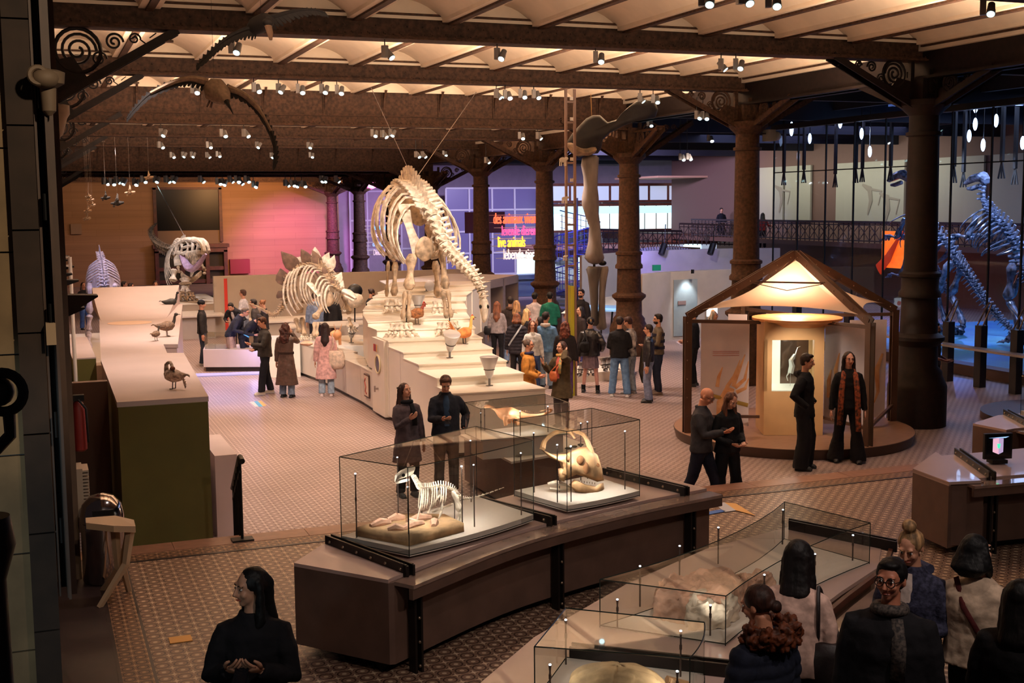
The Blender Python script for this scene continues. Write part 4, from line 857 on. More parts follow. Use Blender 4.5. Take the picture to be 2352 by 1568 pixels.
tag(MB().prism([(5.6, 15.5), (6.8, 15.5), (6.8, 16.2), (5.6, 16.0)], .285, .545).build('case_support', CREAM, smooth=False), 'cream block under the long-necked model case', 'plinth')
# right hand benches
OUT3 = [(9.05, 9.93), (9.9, 9.86), (10.8, 9.8), (12, 9.75)]; BK3 = [(9.7, 11.25), (10.5, 11.2), (11.3, 11.2), (12.4, 11.2)]
t = bench('side_bench', 'brown exhibit bench carrying the small dark screen at the right edge', OUT3, BK3, .80, [(8.93, 10.76), (8.84, 10.08)], (.11,))
MB().poly3([(8.93, 10.76, .8), (8.84, 10.08, .8), (9.2, 10.0, .8), (9.78, 11.39, .8)], .03, (0, 0, 1)).build('end_top', TOPP, t, smooth=False); MB().prism([(8.95, 10.76), (8.86, 10.1), (9.25, 10.02), (9.75, 11.3)], .12, .79).build('end_body', BODY, t, smooth=False)
OUT4 = [(11.75, 12.0), (12.5, 11.95), (13.4, 11.9)]; BK4 = [(12.3, 13.1), (13, 13.1), (13.8, 13.1)]
t = bench('side_bench', 'brown exhibit bench behind the small dark screen with a glass case on it', OUT4, BK4, .80, [(11.55, 12.75), (11.6, 12.2)], (.1,))
glass_case('side_glass_case', 'glass case cut off by the right edge above the screen', [(12.45, 12.3), (13.6, 12.3), (13.6, 12.95), (12.55, 12.95)], .81, 1.35, (), [(12.9, 12.8, .4)], lit=5)
c = az(2290, 1062, .81); t = thing('small_screen', 'small black monitor showing a pink box drawing on the right bench', 'screen', c)
rx = V((math.cos(math.radians(-14)), math.sin(math.radians(-14)), 0)); ry = V((-rx.y, rx.x, 0)); u = V((0, 0, 1)); A = (rx, ry, u)
MB().obox(c+u*.19, .33, .04, .29, A).build('casing', BLACK, t, smooth=False); MB().obox(c+u*.02, .18, .14, .04, A).build('stand', BLACK, t, smooth=False)
MB().obox(c+u*.20-ry*.0215, .29, .003, .24, A).build('screen_glass', mat('screen_black', (10, 14, 22), .15), t, smooth=False)
f = c-ry*.0245+u*.20
MB().poly3([f+rx*-.07+u*.08, f+rx*.0+u*.085, f+u*-.10, f+rx*-.07+u*-.07], .002, ry).build('pink_shape', mat('scr_pink', (196, 150, 170), .5, emit=.8), t, smooth=False)
MB().poly3([f+u*.085, f+rx*.055+u*.08, f+rx*.055+u*-.075, f+u*-.10], .002, ry).build('violet_shape', mat('scr_violet', (160, 140, 176), .5, emit=.7), t, smooth=False)
MB().poly3([f-ry*.002+rx*-.02+u*.02, f-ry*.002+rx*.02+u*.02, f-ry*.002+rx*.012+u*-.03, f-ry*.002+rx*-.012+u*-.03], .002, ry).build('green_shape', mat('scr_green', (60, 220, 150), .5, emit=1), t, smooth=False)
MB().poly3([f+rx*-.12+u*.088, f+rx*.12+u*.1, f+rx*.08+u*.085], .002, ry).build('blue_shape', mat('scr_blue', (150, 190, 240), .5, emit=.8), t, smooth=False)
# ---- exhibits in the cases
BONE = mat('bone_cream', (206, 180, 146), .6, 0, .3, 14, bump=.3); BONEW = mat('bone_pale', (232, 214, 190), .6, 0, .22, 12, bump=.3); BONEO = mat('bone_orange', (212, 164, 116), .6, 0, .3, 7, bump=.4)
ROCK = mat('slab_rock', (206, 164, 118), .8, 0, .3, 6, bump=.6); PINKR = mat('pink_rock', (220, 170, 140), .75, 0, .25, 8, bump=.6)
k = MB().prism([(2.50, 10.22), (2.84, 9.72), (3.42, 9.98), (3.36, 10.35), (3.02, 10.52)], .89, .97); tag(k.build('rock_slab', ROCK, smooth=2, disp=.012, dscale=9), 'sandy rock slab under the small skeleton', 'rock')
random.seed(3)
for i, (x, y, l, a) in enumerate(((2.72, 10.2, .20, .3), (2.80, 9.98, .14, -.4), (2.96, 10.02, .26, .5), (3.08, 10.22, .24, .2), (3.16, 10.02, .14, 1.2), (2.90, 10.32, .16, .1))):
    d = V((math.cos(a), math.sin(a), 0))*l
    k = MB().tube([V((x, y, .975))-d*.5, V((x, y, .995)), V((x, y, .98))+d*.5], [.026, .042, .024], 8); tag(k.build('pink_fossil_lump', PINKR, disp=.008), 'salmon pink lump on the rock slab, %s in the heap' % ['left end', 'front', 'middle', 'rear middle', 'right front', 'rear left'][i], 'fossil', 'pink lumps on the slab')
# frilled skull, drawn in the plane facing the viewer then given depth
def frill_skull():
    Y = 10.95; t = thing('frilled_skull', 'large orange-brown horned dinosaur skull with open frill', 'skull', az(1330, 1135, .9)); 
    def P(x, y, dy=0): return aY(x, y, Y+dy)
    face = [(1240, 1030), (1262, 1042), (1300, 1040), (1330, 1028), (1352, 1024), (1372, 1045), (1383, 1075), (1387, 1103), (1372, 1104), (1352, 1097), (1325, 1090), (1300, 1100), (1282, 1092), (1290, 1075), (1285, 1060), (1262, 1050)]
    def slab(poly, d0, d1, inset):
        k = MB(); cx = sum(p[0] for p in poly)/len(poly); cy = sum(p[1] for p in poly)/len(poly); cs = []
        for dy, s in ((-d1, inset), (-d0, .93), (0, 1), (d0, .93), (d1, inset)): cs.append([P(cx+(x-cx)*s, cy+(y-cy)*s, dy) for x, y in poly])
        return k.rings(cs)
    slab(face, .06, .12, .72).build('cranium', BONEO, t, smooth=2, disp=.012, dscale=8)
    slab([(1318, 1100), (1345, 1112), (1372, 1118), (1386, 1108), (1388, 1122), (1378, 1136), (1350, 1138), (1322, 1128), (1308, 1112)], .05, .09, .75).build('lower_jaw', BONEO, t, smooth=2, disp=.008, dscale=9)
    slab([(1282, 1076), (1296, 1072), (1302, 1090), (1296, 1106), (1284, 1102)], .03, .1, .6).build('cheek_horn', BONEO, t, smooth=2)
    fr = cat_rom([P(1246, 1030, .05), P(1252, 1012, .1), P(1272, 995, .16), P(1300, 988, .2), P(1318, 989, .12), P(1340, 998, .0), P(1350, 1015, -.05), P(1358, 1038, -.05)], 4)
    MB().tube(fr, [.03-.012*math.sin(math.pi*i/(len(fr)-1)) for i in range(len(fr))], 8).build('frill_arch', BONEO, t, disp=.006, dscale=14)
    MB().tube([P(1298, 987, .2), P(1312, 993, .12), P(1320, 1006, .05)], [.03, .02, .01], 6).build('frill_spur', BONEO, t)
    for (x, y, rx, rz) in ((1333, 1056, .042, .045), (1346, 1075, .03, .06), (1374, 1068, .012, .02), (1304, 1052, .02, .03)):
        p = P(x, y, -.125); MB().ell(p, (rx, .03, rz)).build('skull_opening', mat('socket_brown', (120, 78, 44), .8), t)
    k = MB()
    for i in range(7): p = P(1330+i*6, 1103+i*.8, -.03); k.cyl(p, p-V((0, 0, .02)), .006, 5, .003)
    k.build('tooth_row', BONEW, t)
frill_skull()
def small_skull():
    c = az(1285, 1120, .93); t = thing('small_skull', 'small pale openwork skull beside the big frilled skull', 'skull', c)
    MB().tube([c+V((-.12, .02, .05)), c+V((-.04, 0, .06)), c+V((.06, -.02, .03)), c+V((.11, -.03, .0))], [.012, .032, .02, .006], 8, .8).build('cranium', BONEW, t, disp=.006, dscale=20)
    MB().tube([c+V((-.1, .02, .0)), c+V((0, 0, -.02)), c+V((.1, -.03, -.01))], [.012, .014, .006], 6).build('lower_jaw', BONEW, t, disp=.004)
    MB().cyl(c+V((0, 0, -.04)), c+V((0, 0, .02)), .004, 6).build('stand_rod', STEEL, t)
small_skull()
def sauropod():
    Y = 15.75; t = thing('long_necked_model', 'orange long-necked dinosaur model with curled tail', 'model', aY(1185, 978, Y)); m = mat('model_orange', (226, 160, 112), .5, 0, .12, 8)
    P = lambda x, y, d=0: aY(x, y, Y+d)
    k = MB().tube(cat_rom([P(1112, 935), P(1122, 933), P(1135, 938), P(1150, 947), P(1165, 950), P(1178, 950), P(1195, 952), P(1215, 955), P(1240, 953), P(1262, 946), P(1268, 941), P(1262, 939), P(1238, 945)], 3), [.018, .026, .026, .024, .022, .022, .024, .03, .05, .075, .095, .105, .108, .105, .1, .09, .075, .065, .055, .048, .04, .034, .03, .026, .022, .02, .018, .016, .015, .013, .012, .011, .01, .009, .008, .007, .005], 10, 1.0)
    for x, d, yb in ((1162, -.07, 977), (1170, .08, 972), (1190, -.07, 976), (1182, .08, 972)):
        k.tube([P(x, 955, d), P(x-2, 966, d), P(x, yb, d)], [.045, .032, .028], 8)
    k.build('body', m, t, remesh=.008, sm_it=3)
    k = MB()
    for i in range(24): x = 1140+i*4.2; y = (948-1.0*i if i < 3 else 944+.35*i); p = P(x, y-6+abs(i-8)*.2); k.cyl(p, p+V((0, 0, .018)), .006, 4, .001)
    k.build('back_spines', m, t)
sauropod()
def fossil_slab(pts, z, h, m, lab, nm='fossil_rock', seed=0):
    t = MB(); cs = []; c = V((sum(p[0] for p in pts)/len(pts), sum(p[1] for p in pts)/len(pts), 0))
    for s, dz in ((1, 0), (1.02, h*.4), (.95, h*.8), (.75, h), (.4, h*.9), (.1, h*.95)): cs.append([(c.x+(p[0]-c.x)*s, c.y+(p[1]-c.y)*s, z+dz) for p in pts])
    t.rings(cs); o = t.build(nm, m, smooth=2)
    sb = o.modifiers.new('s', 'SUBSURF'); sb.levels = 4; sb.subdivision_type = 'SIMPLE'; me = baked(o); o.modifiers.clear(); o.data = me
    for v in me.vertices:
        q = v.co+V((seed, 0, 0)); v.co += V((0, 0, 1))*((.5-abs(noise.noise(q*7)))*.07+(.3-abs(noise.noise(q*17)))*.035)*min(1, max(0, v.co.z*15))
    bulge(me, lambda c: (.25-abs(noise.noise((c+V((seed, 0, 0)))*12)))*.05+noise.noise(c*40)*.004)
    return tag(o, lab, 'fossil')
fossil_slab([(3.95, 7.42), (4.12, 7.2), (4.45, 7.2), (4.75, 7.5), (4.72, 7.72), (4.4, 7.72), (4.1, 7.66)], .845, .19, PINKR, 'large pink fossil rock with a ridged crest in the long low case', seed=1)
fossil_slab([(4.05, 7.12), (4.3, 7.05), (4.5, 7.2), (4.35, 7.32), (4.12, 7.3)], .845, .14, mat('white_rock', (226, 206, 180), .7, 0, .2, 9, bump=.6), 'whitish fossil block lying before the large pink one', seed=5)
fossil_slab([(4.75, 7.45), (5.0, 7.5), (5.1, 7.75), (4.8, 7.75)], .845, .12, PINKR, 'small pink fossil rock to the right of the large one', seed=9)
MB_ = MB().torus((4.27, 7.18, .93), .15, .035, (.3, -.6, .8), 20, 8, .2, 3.6); tag(MB_.build('curved_bone', mat('white_rock', (226, 206, 180), .7), disp=.01, dscale=14), 'thick curved whitish bone on the front fossil block', 'fossil')
c = V((3.12, 6.32, .845)); SH = mat('shell_cream', (216, 180, 132), .8, 0, .3, 5, bump=.8, spec=.2)
t = thing('turtle_shell', 'cream fossil turtle shell filling the small case', 'fossil', c)
ax = (V((.83, -.56, 0)), V((.56, .83, 0)), V((0, 0, 1)))
k = MB().ell(c+V((0, 0, .05)), (.30, .21, .13), 72, 36, ax); k.build('carapace', SH, t, smooth=2, disp=.012, dscale=6); cr = t.children[0]; bulge(cr.data, lambda q: -.012*max(0, 1-abs(math.sin(q.dot(ax[0])*26))*7)-.010*max(0, 1-abs(q.dot(ax[1]))*40)-.008*max(0, 1-abs(abs(q.dot(ax[1]))-.13)*60))
k = MB().tube([c+ax[0]*.3+V((0, 0, .08)), c+ax[0]*.38+V((0, 0, .05)), c+ax[0]*.42+ax[1]*.1+V((0, 0, .02))], [.05, .03, .02], 8).tube([c+ax[0]*.28+ax[1]*.12+V((0, 0, .06)), c+ax[0]*.4+ax[1]*.2+V((0, 0, .02))], [.03, .012], 6); k.build('limb_bones', BONEO, t, disp=.01)
MB().cyl(c-V((0, 0, .002)), c+V((0, 0, .02)), .05, 10).build('support', CREAM, t)
# ---- kiosk with tent roof
DECK = mat('deck_wood', (150, 112, 88), .5, 0, .12, 5, stretch=(1, 8, 1)); KB = mat('kiosk_beige', (206, 162, 112), .6, 0, .04, 3); KFR = mat('kiosk_frame', (86, 60, 46), .5, .1); FAB = mat('tent_cloth', (240, 212, 186), .8); _n = FAB.node_tree; _t = _n.nodes.new('ShaderNodeBsdfTranslucent'); _t.inputs[0].default_value = (.8, .62, .47, 1); _m = _n.nodes.new('ShaderNodeMixShader'); _m.inputs[0].default_value = .5; _o = _n.nodes['Material Output']; _n.links.new(_n.nodes['Principled BSDF'].outputs[0], _m.inputs[1]); _n.links.new(_t.outputs[0], _m.inputs[2]); _n.links.new(_m.outputs[0], _o.inputs[0])
c0 = V((12.6, 18.45, FZ)); t = thing('round_deck', 'round low wooden deck under the tent kiosk', 'platform', c0)
MB().lathe([(2.08, 0), (2.12, .15), (2.12, .17)], c0, 64).build('rim', mat('deck_rim', (70, 48, 38), .5), t); MB().lathe([(2.11, .17), (2.11, .175)], c0, 64).build('deck_boards', DECK, t)
zd = FZ+.178; t = thing('tent_kiosk', 'house-shaped steel frame with a white cloth tent roof', 'kiosk', (c0.x, c0.y, zd)); ap = V((12.62, 18.45, 2.84)); zE = 1.88; R_ = 2.02
cor = {}
for nm, an in (('l', 172), ('f', -87), ('r', -7), ('b', 83)):
    a = math.radians(an); cor[nm] = V((c0.x+R_*math.cos(a), c0.y+R_*math.sin(a), 0))
for nm, p in cor.items():
    d = V((ap.x-p.x, ap.y-p.y, 0)).normalized(); s = V((-d.y, d.x, 0)); e = V((p.x, p.y, zE-.1)); k = MB()
    for o in (-.045, .045):
        k.bar(V((p.x, p.y, zd))+s*o, e+s*o, .02, .13, d); k.bar(e+s*o, ap+s*o-d*.03, .02, .13, (0, 0, 1))
    k.build('frame_leg', KFR, t, smooth=False)
    g = MB()
    for i in range(6): g.ell(V((p.x, p.y, zd+.3+i*.33))-d*.02-s*.058, (.012, .012, .012), 6, 4)
    for i in range(8): q = e.lerp(ap, (i+.5)/8); g.ell(q-s*.058, (.012, .012, .012), 6, 4); g.ell(q+s*.058, (.012, .012, .012), 6, 4)
    g.build('bolt_row', BOLT, t)
box_c = V((12.32, 18.15, 0)); an = math.radians(-24); bx_, by_ = V((math.cos(an), math.sin(an), 0)), V((-math.sin(an), math.cos(an), 0))
for nm, fx in (('l', -.5), ('f', .45)):
    p = cor[nm]; q = box_c+bx_*fx*1.1-by_*.25; MB().bar((p.x, p.y, 1.7), (q.x, q.y, 1.68), .05, .06).build('cross_bar', KFR, t, smooth=False); MB().bar((p.x, p.y, .02), (q.x, q.y, .02), .05, .05).build('lower_bar', KFR, t, smooth=False)
for nm in 'br':
    p = cor[nm]; q = c0+V((.3, .3, 0)); MB().bar((p.x, p.y, 1.7), (q.x, q.y, 1.7), .05, .06).build('cross_bar', KFR, t, smooth=False)
MB().bar(cor['r']+V((0, 0, .02)), cor['f']+(cor['r']-cor['f'])*.1+V((0, 0, .02)), .05, .05).build('lower_bar', KFR, t, smooth=False)
order = ['l', 'f', 'r', 'b']
for i in range(4):
    a = cor[order[i]].copy(); b2 = cor[order[(i+1) % 4]].copy(); a.z = b2.z = zE-.06; top = ap-V((0, 0, .12)); n = 12; vs = []; fs = []
    a2 = a.lerp(top, .07); b3 = b2.lerp(top, .07)
    for u in range(n+1):
        for v in range(n+1):
            s = u/n; r = v/n; base = a2.lerp(b3, r)+(top-(a2+b3)/2)*(.30*4*r*(1-r)*.42); p = base.lerp(top, s); sag = .16*math.sin(math.pi*s)*(1 if 1 else 0); cc = V((c0.x, c0.y, p.z)); p = p+(cc-p)*(.10*math.sin(math.pi*min(1, s*1.0)))-V((0, 0, sag*.6)); vs.append(p)
    for u in range(n):
        for v in range(n): q = u*(n+1)+v; fs.append((q, q+1, q+n+2, q+n+1))
    MB().add(vs, fs).build('tent_cloth', FAB, t, smooth=2)
k = MB(); m1 = cor['l'].lerp(ap, .55); m2 = cor['f'].lerp(ap, .55); m1.z = m2.z = zE-.1+(ap.z-zE+.1)*.55; k.bar(m1, m2, .02, .03); k.tube([m1, (m1+m2)/2-V((0, 0, .14)), m2], .008, 5); m3 = cor['r'].lerp(ap, .55); m3.z = m1.z; k.bar(m2, m3, .02, .03); k.build('tie_bar', KFR, t)
t = thing('kiosk_cabinet', 'beige kiosk cabinet with lit window and round cap', 'display case', (box_c.x, box_c.y, zd)); W, D = 1.02, .9
def Q(u, v, z): p = box_c+bx_*u+by_*v; return (p.x, p.y, z)
def qb(k, u0, u1, v0, v1, z0, z1): return k.hexa([Q(u0, v0, z0), Q(u1, v0, z0), Q(u1, v1, z0), Q(u0, v1, z0)], [Q(u0, v0, z1), Q(u1, v0, z1), Q(u1, v1, z1), Q(u0, v1, z1)])
k = MB(); qb(k, -.51, .51, -.45, .45, zd, .50); qb(k, -.51, .51, -.45, .45, 1.39, 1.72); qb(k, -.51, -.38, -.45, -.3, .5, 1.39); qb(k, .34, .51, -.45, -.3, .5, 1.39); qb(k, -.51, -.46, -.45, .45, .5, 1.39); qb(k, -.51, .51, .40, .45, .5, 1.39); qb(k, .4, .51, .3, .45, .5, 1.39); k.build('body', KB, t, smooth=False)
k = MB(); qb(k, -.46, -.1, .36, .395, .5, 1.39); qb(k, -.45, -.42, -.28, .39, .5, 1.39); qb(k, -.46, .5, -.44, .4, .5, .515); k.build('lit_lining', mat('lining_white', (226, 228, 214), .5, emit=.35), t, smooth=False)
k = MB(); qb(k, -.1, .4, .37, .395, .5, 1.39); k.build('mirror_back', mat('mirror_brown', (110, 88, 76), .1, .6), t, smooth=False)
k = MB(); qb(k, -.38, .34, -.455, -.45, .5, 1.39); qb(k, .51, .515, -.3, .3, .5, 1.39); k.build('glass_pane', GLASS, t, smooth=False)
MB().lathe([(.56, 1.60), (.60, 1.61), (.66, 1.66), (.68, 1.67), (.78, 1.70), (.78, 1.74)], (box_c.x+.14, box_c.y, 0), 40).build('round_cap', mat('cap_orange', (222, 156, 96), .6), t)
p = box_c+V((.05, 0, 1.0)); point(p+V((0, 0, .3)), 3, (.95, 1, .95), .03)
k = MB(); c = box_c+bx_*.02
k.tube([c+V((0, 0, .52)), c+V((0, 0, .75))], .008, 6).tube([c+V((0, 0, .75)), c+V((.03, 0, .88)), c+V((.0, 0, .98)), c+V((.08, 0, 1.08))], [.05, .06, .045, .02], 7).tube([c+V((.06, 0, 1.0)), c+V((.14, 0, 1.2)), c+V((.2, 0, 1.22))], [.02, .01, .004], 5).tube([c+V((0, 0, .8)), c+V((-.08, 0, .7)), c+V((-.05, 0, .62))], [.02, .015, .01], 5)
tag(k.build('crystal_specimen', mat('silver_specimen', (226, 232, 236), .25, .4), disp=.02, dscale=18), 'small white jagged specimen in the lit kiosk window', 'specimen')
# printed screens of the kiosk with hands
SCR = mat('print_screen', (222, 206, 204), .5, rgb2=(200, 186, 192), scale=1.2); HANDP = mat('printed_hand', (186, 120, 70), .6, rgb2=(222, 174, 128), scale=4); TWIG = mat('printed_twig', (150, 120, 50), .6)
def screen(name, lab, A, B, z0, z1):
    t = thing(name, lab, 'screen panel', ((A.x+B.x)/2, (A.y+B.y)/2, z0)); d = (B-A).normalized(); nn = V((d.y, -d.x, 0)); MB().poly3([A+V((0, 0, z0)), B+V((0, 0, z0)), B+V((0, 0, z1)), A+V((0, 0, z1))], .015, nn).build('panel', SCR, t, smooth=False); return t, d, nn
A = V((*az(1617, 960, zd).xy, 0)); A = V((11.0, 18.95, 0)); B = V((11.62, 18.35, 0)); t, d, nn = screen('printed_screen', 'tall printed screen with a hand holding a twig left of the kiosk cabinet', A, B, zd+.1, 1.66)
L = (B-A).length; S = lambda u, z: A+d*(u*L)+nn*.012+V((0, 0, z))
k = MB()
for (u, z, u2, z2, u3, z3) in ((.72, .50, .92, .66, .99, .98), (.68, .52, .80, .82, .92, 1.10), (.55, .5, .7, .7, .82, 1.0), (.75, .42, .93, .50, 1.0, .68), (.35, .5, .38, .68, .46, .86)): k.tube([S(u, z), S(u2, z2), S(u3, z3)], [.035, .03, .008], 6, .12, nn)
k.build('printed_fingers', HANDP, t); MB().tube([S(.45, -.1), S(.5, .2), S(.62, .5)], [.1, .14, .08], 8, .05, nn).build('printed_palm', HANDP, t)
MB().tube([S(.01, .38), S(.99, .20)], .035, 6, .15, nn).build('printed_twig', TWIG, t)
k = MB()
for z in (1.13, 1.10, 1.06): k.bar(S(.25, z), S(.8, z+.02), .004, .01)
k.build('caption_line', mat('ink_red2', (178, 110, 100), .6), t, smooth=False)
A = V((12.95, 18.0, 0)); B = V((13.6, 17.6, 0)); t, d, nn = screen('printed_screen', 'printed screen with faint fingers right of the kiosk cabinet', A, B, zd+.1, 1.62); L = (B-A).length
k = MB()
for (u, z, u2, z2, u3, z3) in ((.3, .5, .25, .8, .33, 1.1), (.45, .5, .5, .8, .55, 1.1), (.1, .3, .1, .6, .15, .8)): k.tube([S(u, z), S(u2, z2), S(u3, z3)], [.03, .035, .008], 6, .12, nn)
k.build('printed_fingers', HANDP, t)
A = V((13.7, 18.3, 0)); B = V((14.35, 18.1, 0)); t, d, nn = screen('printed_screen', 'rearmost printed screen with one brown finger near the dark kiosk leg', A, B, zd+.1, 1.62); L = (B-A).length
MB().tube([S(.9, 1.0), S(.75, .7), S(.8, .3), S(.7, .1)], [.02, .05, .03, .01], 6, .12, nn).build('printed_fingers', HANDP, t)
A = V((11.95, 19.6, 0)); B = V((12.2, 19.35, 0)); t, d, nn = screen('printed_screen', 'narrow printed screen with hanging brown fingers seen just left of the kiosk cabinet', A, B, zd+.3, 1.7); L = (B-A).length
k = MB()
for u in (.2, .5, .8): k.tube([S(u, 1.3), S(u-.1, .9), S(u+.1, .5)], [.03, .04, .008], 6, .12, nn)
k.build('printed_fingers', HANDP, t)
p = aY(1637, 716, 30); t = thing('info_screen', 'glowing white and cyan screen behind the left kiosk leg', 'screen', (p.x, 30, FZ)); MB().box((p.x-.17, 30, p.z-.12), (p.x+.15, 30.03, p.z+.16)).build('display', mat('scr_white', (226, 240, 255), .5, emit=2.2), t, smooth=False); MB().box((p.x-.2, 30.03, FZ), (p.x+.18, 30.08, p.z+.19)).build('stand', GREY, t, smooth=False)
MB().cyl((p.x, 30, p.z), (p.x, 29.99, p.z), .07, 16).build('orange_disc', mat('scr_orange', (240, 120, 70), .5, emit=1.2), t)
# ---- glass cage of the big skeletons on the right
XG = 21.0; ys = [aX(px, 600, XG).y for px in (1775, 1830, 1893, 1957, 2028, 2098, 2179, 2270, 2345, 2430)]
t = bpy.data.objects.new('window_4', None); COL.objects.link(t); t['kind'] = 'structure'; t['label'] = 'glass cage wall around the standing skeletons'; t.location = (XG, 25, FZ); t['_o'] = (XG, 25, FZ)
for i in range(len(ys)-1): MB().add([(XG, ys[i], FZ+.25), (XG, ys[i+1], FZ+.25), (XG, ys[i+1], 5.9), (XG, ys[i], 5.9)], [(0, 1, 2, 3)]).build('pane', WALLGLASS, t, smooth=False)
k = MB()
for y in ys: k.box((XG-.02, y-.02, FZ+.2), (XG+.02, y+.02, 5.9))
k.box((XG-.015, ys[-1], 4.62), (XG+.015, ys[0], 4.65)); k.box((XG-.1, ys[-1], 5.9), (XG+.1, ys[0]+.05, 6.05)); k.build('glazing_bar', BLACK, t, smooth=False)
MB().add([(XG, ys[0], FZ+.25), (34, ys[0], FZ+.25), (34, ys[0], 5.9), (XG, ys[0], 5.9)], [(0, 1, 2, 3)]).build('pane', WALLGLASS, t, smooth=False)
struct(MB().box((XG-.15, 14, FZ), (XG+.3, ys[0]+.2, FZ+.25)).build('trim_9', mat('ledge_brown', (84, 62, 54), .6)), 'ledge at the foot of the glass cage')
CF = mat('cage_floor', (70, 136, 150), .5, rgb2=(30, 92, 150), scale=.6); struct(MB().box((XG+.1, 14, FZ), (33.5, ys[0], FZ+.22)).build('floor', CF), 'blue-green floor inside the glass cage')
struct(MB().box((34, 14, FZ), (34.3, 62, 7)).build('wall_right', mat('right_wall', (120, 92, 80), .8)), 'far right wall behind the glass cage')
PP = mat('pale_sheet', (176, 172, 152), .7)
for i, (a, b2) in enumerate(((1740, 1800), (1805, 1863), (1922, 2078), (2150, 2260), (2275, 2420))):
    y0 = aX(a, 450, 33.9).y; y1 = aX(b2, 450, 33.9).y; tag(MB().box((33.85, y1, 2.9), (33.95, y0, 5.45)).build('pale_wall_sheet', PP, smooth=False), 'pale sheet with faint skeleton picture on the far right wall, %s from the left' % ORD[i], 'picture', 'pale sheets')
SHAD = mat('faint_print', (150, 140, 122), .7)
for i, (px, py) in enumerate(((1795, 450), (2000, 450), (2040, 470))):
    p = aX(px, py, 33.83); k = MB().tube([p+V((0, .6, .5)), p+V((0, .1, .3)), p+V((0, 0, -.2)), p+V((0, .2, -.8))], [.05, .16, .12, .04], 6, .1, (1, 0, 0)).tube([p+V((0, .1, .3)), p+V((0, -.7, .2)), p+V((0, -.5, -.4))], [.06, .05, .03], 5, .1, (1, 0, 0)); tag(k.build('skeleton_print', SHAD), 'faint brown skeleton picture on a pale sheet, %s from the left' % ORD[i], 'picture')
struct(MB().box((31.8, 14, 1.85), (34, 62, 2.05)).build('trim_10', mat('mezz_brown', (96, 62, 50), .6)), 'side gallery floor behind the cage')
balustrade('balcony_railing', 'long dark openwork railing of the side gallery behind the cage', [(31.9, 56, 2.05), (31.9, 38, 2.05), (31.9, 26, 2.05)], .85, RAILM, .34)
a = aX(2029, 530, 31.5); b2 = aX(2078, 617, 31.5); PO = tag(MB().box((31.45, b2.y-1.0, b2.z), (31.5, a.y, a.z)).build('orange_poster', mat('poster_orange', (236, 96, 24), .5, rgb2=(250, 170, 50), scale=1.5, emit=.7), smooth=False), 'bright orange poster of a skeleton hanging behind the cage', 'poster')
MB_ = MB(); p = aX(2052, 575, 31.4); MB_.tube([p+V((0, .9, -.8)), p+V((0, .3, -.3)), p+V((0, -.3, .5)), p+V((0, -.6, .7))], [.25, .2, .07, .09], 6, .1, (1, 0, 0)); MB_.build('poster_figure', mat('poster_red', (200, 50, 10), .5, emit=.25), PO)
for yy in (a.y-.1, b2.y-.9): MB().cyl((31.47, yy, a.z), (31.47, yy, 6.75), .01, 5).build('hanger', BLACK, PO)
# dark bars and glowing discs put in for reflections on the cage glass
for i, (px, y1, X) in enumerate(((1800, 425, 24), (1846, 420, 25), (1918, 430, 26), (1965, 420, 24.5), (1980, 418, 26), (2045, 415, 25), (2190, 420, 24), (2212, 430, 26), (2300, 410, 24.6), (2330, 424, 26))):
    p = aX(px, y1, X); t = thing('dark_reflection_bar', 'black forked bar for a dark reflection in the cage glass, %s from the left' % ORD[i], 'pole', p, group='dark reflection bars in the cage')
    MB().box((X-.04, p.y-.05, p.z+.45), (X+.04, p.y+.05, 6.75)).build('pole', BLACK, t, smooth=False)
    k = MB()
    for s in (-.12, .0, .12): k.bar((X, p.y, p.z+.5), (X, p.y+s, p.z), .03, .04)
    k.build('fork', BLACK, t, smooth=False)  # black bars stand in for dark reflections on the glass
CL = mat('glass_glint_glow', (176, 206, 255), .4, emit=4.5)
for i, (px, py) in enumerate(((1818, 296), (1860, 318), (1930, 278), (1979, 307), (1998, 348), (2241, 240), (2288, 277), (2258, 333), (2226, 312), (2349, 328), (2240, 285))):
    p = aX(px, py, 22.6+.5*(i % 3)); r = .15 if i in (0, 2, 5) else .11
    t = thing('cage_glass_glint', 'round blue-white lamp glowing inside the cage, %s from the left' % ORD[[0, 1, 2, 3, 4, 6, 9, 8, 5, 10, 7][i]], 'reflection', p, group='blue-white glass reflections')
    MB().ell(p, (.05, r*.6, r*1.5)).build('lens', CL, t); MB().cyl(p+V((0, 0, r*1.5)), (p.x, p.y, 6.75), .015, 6).build('stem', BLACK, t)  # glowing disc on a stem stands in for a lamp reflection
for i, (px, py, w) in enumerate(((1908, 268, 1.2), (2035, 245, 1.3), (2335, 205, 1.5))):
    p = aX(px, py, 24); k = MB()
    for j in range(9): k.box((24+j*.16, p.y-.6, p.z), (24.02+j*.16, p.y+.6, p.z+.02)); k.box((24, p.y-.6+j*.15, p.z), (25.3, p.y-.58+j*.15, p.z+.02))
    k.box((23.96, p.y-.64, p.z-.01), (24.0, p.y+.64, p.z+.05)); k.bar((24, p.y, p.z), (24, p.y, 6.75), .02, .02); tag(k.build('grid_reflector', mat('grid_blue', (90, 120, 200), .3, emit=.25), smooth=False), 'square blue grid panel hanging high in the cage, %s from the left' % ORD[i], 'panel')
